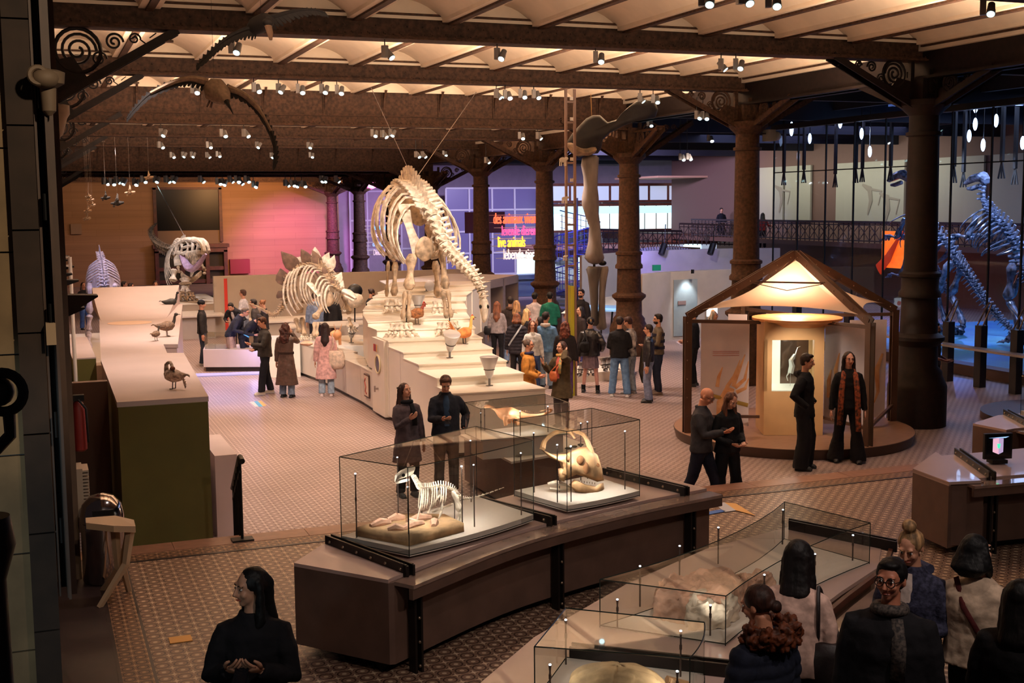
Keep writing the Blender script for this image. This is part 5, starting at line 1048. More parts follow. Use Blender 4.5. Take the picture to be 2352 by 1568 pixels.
# barrier rail with slanted lecterns before the cage
LEC = mat('lectern_dark', (30, 24, 26), .5)
for i, px in enumerate((1830, 1950, 2100, 2180, 2255, 2338)):
    p = aX(px, 700, 19.8); y = p.y; t = thing('slanted_post', 'dark slanted barrier post before the cage, %s from the left' % ORD[i], 'post', (19.8, y, FZ), group='slanted posts')
    MB().prism([(19.72, y-.1), (19.9, y-.1), (19.9, y+.1), (19.72, y+.1)], FZ, .95).build('post', LEC, t, smooth=False)
    k = MB(); k.bar((19.78, y-.09, .95), (20.05, y-.05, 1.45), .02, .03); k.bar((19.78, y+.09, .95), (20.05, y+.05, 1.45), .02, .03); k.bar((20.05, y-.07, 1.45), (20.05, y+.07, 1.45), .02, .02); k.build('fork', mat('post_edge', (130, 110, 96), .4, .3), t, smooth=False)
tag(MB().box((19.4, 14, .42), (19.72, ys[0], .47)).build('barrier_shelf', mat('shelf_pale', (150, 140, 140), .35), smooth=False), 'long pale shelf rail running before the glass cage', 'shelf')
tag(MB().lathe([(1.7, 0), (1.7, .14)], (18.4, 17.6, FZ), 48).build('round_dark_dais', mat('deck_rim', (70, 48, 38), .5)), 'low dark round dais right of the nearest column', 'platform')
# ================================================================ skeletons
BN = mat('mounted_bone', (182, 154, 124), .6, 0, .32, 9, bump=.4); BN2 = mat('mounted_bone_light', (226, 208, 186), .6, 0, .25, 9, bump=.4)
BGREY = mat('grey_bone', (150, 136, 126), .6, 0, .35, 7, bump=.4); PLATE = mat('plate_brown_bone', (112, 84, 68), .7, 0, .3, 8, bump=.4); VBONE = mat('violet_white_bone', (190, 184, 206), .55, 0, .2, 9)
COLD = mat('glossy_dark_bone', (124, 132, 158), .25, .35, .6, 7)
def bone(k, a, b2, r, flat=.8, e0=1.7, e1=1.8, bend=0):
    a = V(a); b2 = V(b2); n = 8; prof = [e0*.5, e0*.86, e0*.74, .92, .84, .9, e1*.72, e1*.86, e1*.45]; X = frame_of(b2-a)[0]; pts = [a.lerp(b2, i/n)+X*(bend*math.sin(math.pi*i/n)) for i in range(n+1)]
    return k.tube(pts, [r*p for p in prof], 9, flat)
def vertebrae(k, pts, sz, hs, lat=1.0, low=0, gap=.75, upv=(0, 0, 1)):
    """a column of vertebrae along pts; sz body size, hs neural spine height"""
    pts = [V(p) for p in pts]; n = len(pts)
    for i, p in enumerate(pts):
        f = i/(n-1); g = lambda q: q if not hasattr(q, '__len__') else q[min(int(f*(len(q)-1)), len(q)-2)]*(1-(f*(len(q)-1)-min(int(f*(len(q)-1)), len(q)-2)))+q[min(int(f*(len(q)-1)), len(q)-2)+1]*(f*(len(q)-1)-min(int(f*(len(q)-1)), len(q)-2))
        d = (pts[min(i+1, n-1)]-pts[max(i-1, 0)]); L = d.length/(2 if 0 < i < n-1 else 1); d.normalize(); x = d.cross(V(upv))
        x = x.normalized() if x.length > .1 else V((1, 0, 0)); u = x.cross(d).normalized(); s = g(sz); h = g(hs)
        k.tube([p-d*L*gap*.5, p, p+d*L*gap*.5], [s*.62, s*.42, s*.62], 7)
        if h > 0: k.tube([p+u*s*.3, p+u*(s*.4+h*.6)-d*h*.12, p+u*(s*.4+h)-d*h*.25], [s*.34, s*.22, s*.26], 5, .45, x)
        if lat:
            for sg in (-1, 1): k.tube([p+u*s*.3+x*sg*s*.3, p+u*s*.55+x*sg*s*(1.0*g(lat))], [s*.22, s*.12], 5)
        l = g(low)
        if l > 0: k.tube([p-u*s*.3, p-u*(s*.3+l)-d*l*.3], [s*.16, s*.07], 4)
    return k
def rib(t, m, p, x, u, d, w, h, r, sweep=.2, name='rib'):
    """a curved rib from p out along x and down"""
    pts = [p, p+x*w*.45+u*h*.02, p+x*w*.85-u*h*.22-d*h*sweep*.2, p+x*w-u*h*.55-d*h*sweep*.6, p+x*w*.88-u*h*.82-d*h*sweep, p+x*w*.62-u*h-d*h*sweep*1.2]
    return MB().tube(cat_rom(pts, 2), [r*q for q in (1.1, 1.2, 1.3, 1.3, 1.3, 1.2, 1.1, 1.0, .9, .8, .6)], 5, .5).build(name, m, t)
def foot(t, m, c, d, s, n=4, nm='foot'):
    c = V(c); d = V(d).normalized(); x = V((d.y, -d.x, 0)); k = MB()
    for i in range(n):
        a = (i-(n-1)/2)*.35; e = (d*math.cos(a)+x*math.sin(a)); q = c+x*((i-(n-1)/2)*s*.28)
        bone(k, q+V((0, 0, s*.9)), q+e*s*.25+V((0, 0, s*.35)), s*.15); bone(k, q+e*s*.28+V((0, 0, s*.32)), q+e*s*.65+V((0, 0, s*.12)), s*.12); k.tube([q+e*s*.66+V((0, 0, s*.12)), q+e*s*.85+V((0, 0, s*.1)), q+e*s*1.05+V((0, 0, 0))], [s*.09, s*.07, s*.01], 5)
    return k.build(nm, m, t)
def bpart(t, nm, m, a, b2, r, **kw): k = MB(); bone(k, a, b2, r, **kw); return k.build(nm, m, t, disp=r*.12, dscale=7)
# --- the big long-necked skeleton
T = thing('longneck_skeleton', 'largest pale skeleton with long neck bowed down, standing on the white stepped podium', 'skeleton', aY(975, 770, 24.6))
FL, FRt = az(924, 773, 1.15), az(1027, 769, 1.15); HL, HR = az(903, 715, 1.44), az(1013, 719, 1.44)
sp = cat_rom([aY(905, 520, 28.6), aY(912, 462, 27.6), aY(925, 432, 26.6), aY(940, 428, 25.8), aY(955, 440, 25.1), aY(972, 462, 24.6), aY(984, 486, 24.2)], 3)
k = MB(); vertebrae(k, sp, [.18, .21, .25, .27, .27, .26], [.1, .2, .3, .34, .32, .22, .12], 1.1, 0, .95); k.build('spine', BN2, T, disp=.018, dscale=9)
nk = cat_rom([aY(984, 486, 24.2), aY(1000, 512, 24.0), aY(1012, 540, 23.8), aY(1026, 570, 23.6), aY(1045, 593, 23.4), aY(1064, 611, 23.2), aY(1082, 628, 23.0), aY(1095, 645, 22.85), aY(1103, 662, 22.75), aY(1109, 682, 22.7)], 2)
k = MB(); vertebrae(k, nk, [.29, .26, .23, .2, .16, .12], [.10, .09, .07, .05, .03], .85, .05, .95); k.build('neck', BN2, T, disp=.018, dscale=11)
hd = [aY(1109, 684, 22.7), aY(1111, 697, 22.68), aY(1113, 712, 22.62), aY(1113, 726, 22.56), aY(1113, 737, 22.52)]
MB().tube(cat_rom(hd, 2), [.06, .095, .112, .112, .098, .085, .078, .062, .035], 10, .85).build('skull', BN2, T, disp=.012, dscale=16)
for s in (-1, 1): MB().ell(aY(1112+s*8.5, 704, 22.56), (.028, .035, .042), 8, 6).build('eye_socket', BLACK, T)
MB().tube([hd[2]+V((0, .05, -.02)), hd[3]+V((0, .07, -.04)), hd[4]+V((0, .04, -.03))], [.04, .035, .02], 7).build('lower_jaw', BN2, T)
for i in range(10):
    f = i/9; p = sp[3+int(f*(len(sp)-6))]; d = V((0, -1, 0)); 
    for s in (-1, 1): rib(T, BN2, p+V((s*.05, 0, -.02)), V((s, 0, 0)), V((0, 0, 1)), -d, .62+.08*math.sin(f*3), 1.25+.25*math.sin(f*3.1), .040, .25)
for a, m_, b2, Y in (((927, 470), (940, 520), (966, 588), 24.15), ((996, 470), (1004, 520), (1000, 570), 24.3)):
    P = [aY(*a, Y+.5), aY(*m_, Y+.2), aY(*b2, Y)]; MB().tube(cat_rom(P, 3), [.13, .12, .1, .08, .1, .14, .17], 8, .3, (0, 1, 0)).build('shoulder_blade', BN2, T, disp=.012)
for px, py, Y, rr in ((975, 572, 23.95, .2), (1000, 560, 24.1, .12)):
    c = aY(px, py, Y); MB().ell(c, (rr, .05, rr*1.25), 16, 8).build('breast_plate', BN, T, disp=.02, dscale=7)
bpart(T, 'upper_arm_bone', BN, aY(946, 584, 24.0), aY(939, 665, 23.8), .085, flat=.7); bpart(T, 'upper_arm_bone', BN, aY(1014, 572, 24.1), aY(1024, 663, 23.9), .085, flat=.7)
for a, b2 in (((931, 669), (925, 733)), ((940, 669), (938, 733)), ((1017, 667), (1026, 731)), ((1029, 667), (1036, 729))): bpart(T, 'forearm_bone', BN, aY(*a, 23.8), aY(*b2, 23.7), .048)
foot(T, BN2, FL+V((.0, .05, 0)), (-.3, -1, 0), .30, 5); foot(T, BN2, FRt+V((.03, .05, 0)), (.1, -1, 0), .30, 5)
for x in ((934, 700, 752), (1033, 700, 752)): MB().cyl(aY(x[0], x[1], 23.75), aY(x[0]-1, x[2]+16, 23.72), .012, 6).build('support_rod', BLACK, T)
bpart(T, 'thigh_bone', BN, aY(905, 497, 26.6), aY(901, 594, 26.4), .11); bpart(T, 'thigh_bone', BN, aY(986, 512, 26.6), aY(998, 594, 26.4), .11)
for a, b2, r in (((908, 602), (905, 679), .07), ((892, 600), (888, 681), .04), ((1000, 600), (1007, 683), .08)): bpart(T, 'shin_bone', BN, aY(*a, 26.4), aY(*b2, 26.2), r)
foot(T, BN2, HL, (0, -1, 0), .30, 4); foot(T, BN2, HR, (0, -1, 0), .30, 4)
MB().ell(aY(925, 480, 26.9), (.35, .1, .3), 14, 8).ell(aY(965, 490, 26.9), (.3, .1, .28), 14, 8).build('hip_bone', BN, T, disp=.03, dscale=5)
tl = cat_rom([aY(905, 520, 28.6), aY(900, 560, 29.6), aY(900, 590, 31.0), aY(905, 600, 33)], 4); k = MB(); vertebrae(k, tl, [.13, .05], [.12, .03], 1, .06); k.build('tail', BN, T)
tag(MB().cyl(aY(945, 404, 25.2), aY(852, 201, 24.55), .007, 5).build('suspension_cable', mat('cable_steel', (190, 176, 164), .3, .6)), 'left taut steel cable from the big skeleton up to the girder', 'cable'); tag(MB().cyl(aY(955, 410, 25.0), aY(1094, 211, 24.55), .007, 5).build('suspension_cable', MATS['cable_steel']), 'right taut steel cable from the big skeleton up to the girder', 'cable')
# --- plated skeleton
def Sg(x, y, Y): return aY(560+x/5.6, 550+y/5.6, Y)
T = thing('plated_skeleton', 'plated dinosaur skeleton with tall back plates left of the white podium', 'skeleton', Sg(800, 1300, 29.3))
sp = cat_rom([Sg(600, 520, 31), Sg(720, 420, 30.6), Sg(850, 350, 30.2), Sg(960, 350, 29.8), Sg(1060, 440, 29.3), Sg(1140, 560, 28.9), Sg(1230, 650, 28.6), Sg(1330, 690, 28.3)], 3)
k = MB(); vertebrae(k, sp, [.16, .17, .15, .11, .08], [.12, .15, .12, .06], 1.2); k.build('spine', BN, T, disp=.012)
for i in range(12):
    p = sp[3+int(i*1.25)]; f = i/11; q = sp[4+int(i*1.25)]; d = (q-p).normalized(); x = d.cross(V((0, 0, 1))).normalized()
    for s in (-1, 1): rib(T, BN2, p+x*s*.05, x*s, V((0, 0, 1)), d*-1, .52-.26*f, 1.15-.55*f, .030, .12)
tl = cat_rom([Sg(600, 520, 31), Sg(565, 640, 31.2), Sg(545, 760, 31.2), Sg(490, 880, 31.0), Sg(410, 960, 30.8), Sg(320, 945, 30.6), Sg(200, 875, 30.4), Sg(60, 815, 30.2)], 4)
k = MB(); vertebrae(k, tl[:-6], [.15, .12, .08, .04], [.1, .08, .04, .02], 1, [.14, .1, .03]); k.tube(tl[-8:], [.04, .04, .035, .03, .025, .02, .012, .004], 6); k.build('tail', BN, T, disp=.01)
PL = [((480, 155), (700, 400), .20, 31.0), ((735, 120), (860, 335), .15, 30.2), ((880, 140), (985, 350), .13, 29.8), ((915, 90), (930, 300), .13, 30.3), ((1100, 160), (1010, 330), .11, 30.0), ((1165, 200), (1090, 405), .12, 29.6), ((1010, 345), (1080, 495), .08, 29.2), ((1255, 420), (1190, 560), .10, 29.0), ((470, 370), (520, 585), .19, 31.2), ((640, 240), (760, 330), .18, 31.2), ((1120, 510), (1175, 620), .07, 28.8), ((1275, 525), (1250, 640), .07, 28.7), ((440, 660), (500, 740), .14, 31.1)]
for i, (a, b2, w_, Y) in enumerate(PL):
    A, B = Sg(*a, Y), Sg(*b2, Y); d = (B-A); x = d.cross(V((.25+.25*math.sin(i*2.1), 1, 0))).normalized(); L = d.length; cs = []
    prof = [(.0, .04), (.15, .35), (.35, .75), (.6, 1.0), (.8, .85), (.95, .4), (1.0, .2)]; nrm = d.normalized().cross(x).normalized()
    for f, q in prof:
        c = A+d*f; h = w_*q; cs.append([c+x*h, c+x*h*.5+nrm*.02*min(1, q*2), c-x*h*.5+nrm*.02*min(1, q*2), c-x*h, c-x*h*.5-nrm*.02*min(1, q*2), c+x*h*.5-nrm*.02*min(1, q*2)])
    MB().rings(cs).build('back_plate', PLATE if i in (0, 1, 2, 6, 8, 12, 10) else BN2, T, disp=.01, dscale=9)
for nm, pts, r in (('thigh_bone', (((600, 585), (715, 950)),), .12), ('shin_bone', (((745, 1000), (775, 1240)), ((665, 1010), (715, 1200))), .06), ('thigh_bone', (((760, 620), (790, 820)),), .08)):
    for a, b2 in pts: bpart(T, nm, BN, Sg(*a, 30.6), Sg(*b2, 30.5), r)
MB().tube([Sg(540, 600, 30.8), Sg(640, 520, 30.7), Sg(760, 440, 30.3)], [.04, .09, .03], 7, .35).build('hip_bone', BN2, T)
MB().tube([Sg(845, 560, 29.4), Sg(920, 650, 29.1), Sg(1000, 730, 28.9)], [.09, .07, .1], 8, .3).build('shoulder_blade', BN2, T); MB().ell(Sg(1075, 760, 28.85), (.16, .05, .2), 14, 8).build('breast_plate', BN, T, disp=.015)
for a, b2 in (((1040, 830), (905, 1015)), ((1290, 700), (1355, 960))): bpart(T, 'upper_arm_bone', BN, Sg(*a, 28.9), Sg(*b2, 28.8), .075)
for a, b2 in (((910, 1060), (900, 1240)), ((945, 1060), (935, 1240)), ((1350, 1000), (1385, 1120))): bpart(T, 'forearm_bone', BN, Sg(*a, 28.8), Sg(*b2, 28.7), .04)
for a in ((775, 1290), (900, 1290), (1390, 1190)): foot(T, BN2, Sg(*a, 28.9 if a[0] > 800 else 30.5), (.2, -1, 0), .16, 4)
MB().tube([Sg(1280, 660, 28.3), Sg(1340, 680, 28.2), Sg(1400, 720, 28.1), Sg(1440, 760, 28.0)], [.07, .11, .08, .03], 9, .8).build('skull', BN2, T, disp=.012, dscale=14)
MB().tube([Sg(1300, 720, 28.2), Sg(1380, 770, 28.1), Sg(1420, 790, 28.0)], [.04, .04, .02], 7).build('lower_jaw', BN2, T)
# small orange horned model, table skull and pink lump near it
t = thing('horned_model', 'small orange horned dinosaur model under the plated skeleton', 'model', Sg(1180, 1310, 28.2)); m = MATS['model_orange']; c = Sg(1180, 1230, 28.2)
MB().ell(c, (.14, .2, .12), 14, 8).ell(c+V((0, -.2, .05)), (.1, .05, .1), 12, 8).cyl(c+V((-.04, -.2, .1)), c+V((-.1, -.28, .3)), .02, 6, .002).cyl(c+V((.04, -.2, .1)), c+V((.1, -.28, .3)), .02, 6, .002).cyl(c+V((-.07, -.1, 0)), c+V((-.08, -.1, -.22)), .035, 8).cyl(c+V((.07, -.1, 0)), c+V((.08, -.1, -.22)), .035, 8).build('body', m, t)
tag(MB().ell(Sg(810, 1335, 28.6), (.16, .1, .06), 12, 6).build('pink_rock', PINKR, disp=.02), 'salmon pink rock at the foot of the plated skeleton', 'rock')
t = thing('skull_on_stand', 'big cream skull on a stand with a black dome behind the plated skeleton head', 'skull', aY(812, 730, 33)); MB().ell(aY(815, 690, 33), (.26, .2, .2), 14, 8).build('cranium', BONEW, t, disp=.03); MB().ell(aY(815, 668, 33.2), (.22, .1, .2), 14, 8).build('dome', BLACK, t); MB().cyl(aY(815, 700, 33), aY(815, 745, 33), .02, 8).build('rod', BLACK, t)
t = thing('skull_table', 'grey table with dark legs holding the big cream skull', 'table', aY(830, 800, 33)); p = aY(820, 718, 33); MB().box((p.x-.9, 32.6, p.z-.35), (p.x+.6, 34, p.z-.3)).build('top', GREY, t, smooth=False); MB().box((p.x-.8, 32.7, FZ), (p.x-.7, 33.8, p.z-.35)).build('leg', DOORW, t, smooth=False); MB().box((p.x+.4, 32.7, FZ), (p.x+.5, 33.8, p.z-.35)).build('leg', DOORW, t, smooth=False)
# --- far theropod
def Tg(x, y, Y): return aY(180+x/6.03, 540+y/6.03, Y)
T = thing('theropod_skeleton', 'far predator skeleton with open toothed jaws before the dark portal', 'skeleton', Tg(1480, 880, 47))
sp = cat_rom([Tg(1340, 230, 50), Tg(1240, 200, 51), Tg(1120, 140, 52), Tg(1040, 60, 53), Tg(1000, -40, 54), Tg(1030, -110, 54.5), Tg(1080, -160, 55)], 5)
k = MB(); vertebrae(k, sp, [.26, .2, .12, .05], [.16, .1, .04, .02], 1.0, [.25, .2, .05]); k.build('tail', BN, T)
k = MB(); vertebrae(k, cat_rom([Tg(1340, 230, 50), Tg(1400, 180, 49), Tg(1440, 120, 48), Tg(1480, 100, 47.4)], 3), .28, .16, 1); k.build('spine', BN2, T)
for i in range(6):
    p = Tg(1360+i*14, 190-i*8, 50-i*.4)
    for s in (-1, 1): rib(T, BN2, p, V((s, 0, 0)), V((0, 0, 1)), V((0, 1, 0)), .5, 1.6-.1*i, .04, .1)
k = MB(); Yt = lambda x: 47.4-(x-1400)*.0045
for off in (-.22, .22):
    W = lambda pts: cat_rom([Tg(x, y, Yt(x))+V((off*.5, off, 0)) for x, y in pts], 3)
    k.tube(W([(1395, 200), (1420, 110), (1500, 60), (1600, 60), (1690, 75), (1745, 130), (1770, 225)]), .085, 7); k.tube(W([(1395, 230), (1460, 255), (1530, 235), (1600, 240), (1660, 225), (1768, 235)]), .08, 7)
    for p in (((1450, 90), (1470, 170), (1450, 250)), ((1520, 65), (1560, 150), (1530, 235)), ((1600, 60), (1620, 140), (1610, 235)), ((1680, 75), (1690, 150), (1670, 225)), ((1470, 170), (1560, 150), (1620, 140)), ((1690, 150), (1740, 170), (1770, 230))): k.tube(W(p), .05, 6)
k.tube([Tg(1470, 90, 47.1), Tg(1600, 85, 46.5), Tg(1740, 160, 45.9)], [.2, .2, .12], 8, .5); k.build('skull', BN2, T, disp=.03, dscale=7)
MB().tube([Tg(1440, 190, 47.3), Tg(1560, 180, 46.8), Tg(1700, 190, 46.2)], [.15, .2, .08], 8).build('skull_hollow', mat('hollow_dark', (44, 30, 34), .8), T)
MB().tube(cat_rom([Tg(1430, 260, 47), Tg(1490, 400, 46.7), Tg(1565, 465, 46.4), Tg(1650, 420, 46.1), Tg(1765, 260, 45.8)], 3), [.1, .11, .13, .15, .17, .17, .17, .17, .15, .13, .11, .09, .06], 8, .8).build('lower_jaw', mat('jaw_violet', (206, 176, 210), .55, 0, .15, 8), T)
k = MB()
for i in range(12):
    p = Tg(1490+i*20, 235+abs(i-3)*3, 46.1-.02*i); k.cyl(p, p-V((0, 0, .24)), .035, 5, .004); q = Tg(1580+i*13, 400-i*10, 46.0); k.cyl(q, q+V((0, 0, .15)), .03, 5, .004)
k.build('tooth_row', BN2, T)
MB().tube([Tg(1350, 220, 48.5), Tg(1360, 320, 48.3), Tg(1380, 420, 48.2)], [.07, .12, .14], 8, .4).build('shoulder_blade', BN2, T)
for a, b2 in (((1380, 430), (1400, 520)), ((1700, 400), (1750, 470)), ((1750, 470), (1745, 540))): bpart(T, 'arm_bone', BN, Tg(*a, 47.6), Tg(*b2, 47.4), .05)
for i in range(5): MB().tube(cat_rom([Tg(1420, 500+i*14, 47.5), Tg(1480, 560+i*16, 47.2), Tg(1580, 590+i*14, 47.1), Tg(1700, 500+i*12, 47.4)], 3), .035, 5).build('belly_rib', BN, T)
for a, b2, r in (((1330, 470), (1310, 640), .13), ((1480, 600), (1480, 680), .16), ((1470, 700), (1430, 800), .09), ((1490, 700), (1530, 800), .09), ((1430, 810), (1410, 860), .06), ((1530, 810), (1545, 870), .06)): bpart(T, 'leg_bone', BN2, Tg(*a, 47), Tg(*b2, 46.9), r)
foot(T, BN, Tg(1410, 900, 46.9), (0, -1, 0), .35, 3); foot(T, BN, Tg(1545, 905, 46.9), (.3, -1, 0), .35, 3)
tag(MB().cyl(Tg(1490, 50, 46.8), aY(360, 424, 54.3), .014, 5).build('suspension_cable', MATS['cable_steel']), 'steel cable from the open-jawed skeleton up to the far girder', 'cable')
# --- back view skeleton on the left
T = thing('left_back_skeleton', 'violet-lit ribcage skeleton seen from behind on the far left', 'skeleton', aY(237, 800, 35)); Yb = 35
k = MB(); vertebrae(k, cat_rom([aY(228, 582, Yb+2.2), aY(231, 592, Yb+1.5), aY(235, 612, Yb+.8), aY(238, 635, Yb+.2), aY(240, 662, Yb), aY(241, 690, Yb+.2), aY(240, 730, Yb+.6)], 4), [.1, .14, .16], [.2, .1, .06], 1.0, upv=(0, -1, .4)); k.build('spine', VBONE, T)
for i in range(12):
    f = i/11; p = aY(234+6*f, 592+70*f, Yb+1.2-1.1*f); wd = .16+.26*math.sin(math.pi*(.25+.62*f))
    for s in (-1, 1): MB().tube(cat_rom([p, p+V((s*wd*.5, -.05, -.10)), p+V((s*wd, .1, -.26)), p+V((s*wd*1.05, .5, -.50))], 3), .028, 5).build('rib', VBONE, T)
for s in (-1, 1): MB().poly3([aY(237+s*14, 634, Yb-.2), aY(237+s*25, 640, Yb), aY(237+s*27, 672, Yb), aY(237+s*15, 668, Yb-.2)], .05, (0, 1, 0)).build('shoulder_blade', VBONE, T)
for a, b2 in (((206, 650), (206, 720)), ((206, 722), (203, 760)), ((262, 650), (262, 690))): bpart(T, 'leg_bone', VBONE, aY(*a, Yb), aY(*b2, Yb), .08)
bpart(T, 'leg_bone', VBONE, aY(203, 762, Yb), az(204, 800, FZ+.55), .06)
# --- giant leg bones
T = thing('giant_leg_bones', 'gigantic grey shoulder and leg bones hung upright beside the tall height scale', 'skeleton', aY(1375, 860, 25)); Y = 25.0
DB = mat('dark_blade', (38, 31, 30), .6, 0, .3, 6, bump=.4); GB = mat('giant_bone_grey', (140, 128, 122), .6, 0, .4, 3.5, bump=.4, stretch=(1, 1, .3)); GD = mat('giant_bone_dark', (96, 88, 84), .55, 0, .5, 4, bump=.4, stretch=(1, 1, .25))
poly = [(1302, 326), (1313, 308), (1328, 290), (1346, 272), (1362, 264), (1378, 264), (1396, 281), (1421, 273), (1439, 250), (1459, 233), (1477, 226), (1504, 232), (1512, 251), (1507, 268), (1471, 274), (1437, 287), (1402, 305), (1384, 322), (1380, 343), (1373, 352), (1346, 356), (1330, 361), (1308, 350)]
cx, cy = 1385, 300
cs = []
for dy, s in ((-.14, .80), (-.08, .97), (0, 1.0), (.08, .97), (.14, .8)): cs.append([aY(cx+(x-cx)*s, cy+(y-cy)*s, Y+dy) for x, y in poly])
MB().rings(cs).build('shoulder_blade', DB, T, smooth=2, disp=.015, dscale=4)
MB().tube(cat_rom([aY(1304, 330, Y-.15), aY(1320, 343, Y-.2), aY(1340, 350, Y-.2), aY(1368, 342, Y-.18)], 3), [.04, .09, .13, .14, .14, .13, .12, .11, .10, .06], 8, .7).build('shoulder_joint', mat('joint_bone', (150, 122, 96), .6, 0, .4, 6, bump=.5), T, disp=.03, dscale=6)
def shaft(nm, rows, m, dp, extra=0):
    cs = []
    for (x0, x1, y) in rows:
        a, b2 = aY(x0, y, Y), aY(x1, y, Y); c = (a+b2)/2; w_ = (b2-a).length/2; cs.append([c+V((w_*math.cos(q), w_*dp*math.sin(q), 0)) for q in [2*math.pi*j/14 for j in range(14)]])
    return MB().rings(cs).build(nm, m, T, smooth=2, disp=.02, dscale=4)
shaft('upper_bone', [(1350, 1368, 356), (1338, 1376, 362), (1335, 1375, 380), (1340, 1372, 405), (1341, 1373, 430), (1337, 1375, 452), (1336, 1376, 470), (1345, 1376, 492), (1352, 1378, 520), (1352, 1381, 555), (1346, 1386, 580), (1343, 1388, 592), (1352, 1384, 602), (1362, 1372, 606)], GB, .6)
shaft('lower_bone', [(1352, 1380, 612), (1347, 1378, 618), (1350, 1377, 632), (1354, 1374, 660), (1356, 1373, 700), (1358, 1374, 730), (1358, 1375, 742), (1362, 1370, 748)], GD, .8)
shaft('lower_bone', [(1380, 1396, 612), (1379, 1398, 620), (1377, 1394, 640), (1376, 1390, 670), (1375, 1389, 710), (1373, 1391, 740), (1370, 1393, 752), (1376, 1388, 758)], GB, .8)
MB().cyl(aY(1364, 595, Y+.05), aY(1366, 630, Y+.05), .03, 8).ell(aY(1384, 604, Y), (.1, .08, .06), 10, 6).build('joint_mount', BLACK, T); MB().cyl(aY(1357, 215, Y), aY(1361, 320, Y), .006, 5).build('hanger_wire', mat('brass', (196, 150, 84), .4, .6), T)
foot(T, GB, az(1345, 862, FZ+.25), (-.3, -1, 0), .35, 3); foot(T, GB, az(1390, 850, FZ+.25), (.3, -1, 0), .35, 3)
p = az(1375, 868, FZ); tag(MB().prism([(p.x-1.1, p.y-.5), (p.x+.7, p.y-.5), (p.x+1.3, p.y+.6), (p.x-1.1, p.y+.9)], FZ, FZ+.22).build('white_base', WPOD, smooth=False), 'white base block under the giant leg bones among the visitors', 'plinth')
t = thing('blue_lit_table', 'glowing blue-white glass table behind the crowd right of the leg bones', 'display case', aY(1420, 760, 36)); p = aY(1420, 705, 36); MB().lathe([(1.15, 0), (1.2, .06)], (p.x, 36, p.z-.05), 32).build('top', mat('table_glow', (150, 196, 240), .3, emit=.5), t)
for i in range(6): MB().cyl((p.x-1+.4*i, 35.2+.15*(i % 2), FZ), (p.x-1+.4*i, 35.2, p.z-.05), .03, 6).build('leg', STEEL, t)
tag(MB().ell((p.x, 36, p.z+.12), (.8, .7, .22), 20, 8).build('pale_relief_model', mat('relief_white', (200, 206, 214), .6), disp=.06), 'pale lumpy relief model on the glowing blue table', 'model')
# --- whale-like violet skeleton under the upper gallery
T = thing('violet_skeleton', 'white skeleton in violet light lying below the upper gallery', 'skeleton', aY(1520, 612, 46)); k = MB(); vertebrae(k, [aY(1440+i*6, 588-10*math.sin(i/28*3.1), 46) for i in range(29)], .2, .14, 1); k.build('spine', VBONE, T)
for i in range(18): p = aY(1450+i*8, 590-9*math.sin(i/18*3.1), 45.9); MB().tube([p, p+V((.12, -.2, -.25)), p+V((.05, -.3, -.55))], .03, 5).build('rib', VBONE, T)
spot(aY(1500, 560, 42), aY(1520, 600, 46), 260, (.3, .25, 1), 70, .6)
tag(MB().prism([(aY(1430, 612, 45).x, 45), (aY(1700, 612, 45).x, 45), (aY(1700, 612, 48).x, 48), (aY(1430, 612, 48).x, 48)], FZ, aY(1500, 612, 45).z).build('violet_stage', mat('stage_grey', (150, 140, 150), .6), smooth=False), 'raised stage under the violet skeleton', 'platform')
for i, (px, py, lab) in enumerate(((1521, 572, 'black stage spotlight in front of the violet skeleton'), (1633, 572, 'black stage spotlight hanging right of the violet skeleton'))):
    p = aY(px, py, 44); t = thing('stage_spotlight', lab, 'spotlight', p); MB().cyl(p+V((.1, 0, .2)), p+V((-.1, -.1, -.2)), .13, 12).build('housing', BLACK, t); MB().cyl(p+V((.1, 0, .2)), p+V((.15, 0, 1.0)), .02, 6).build('arm', BLACK, t)
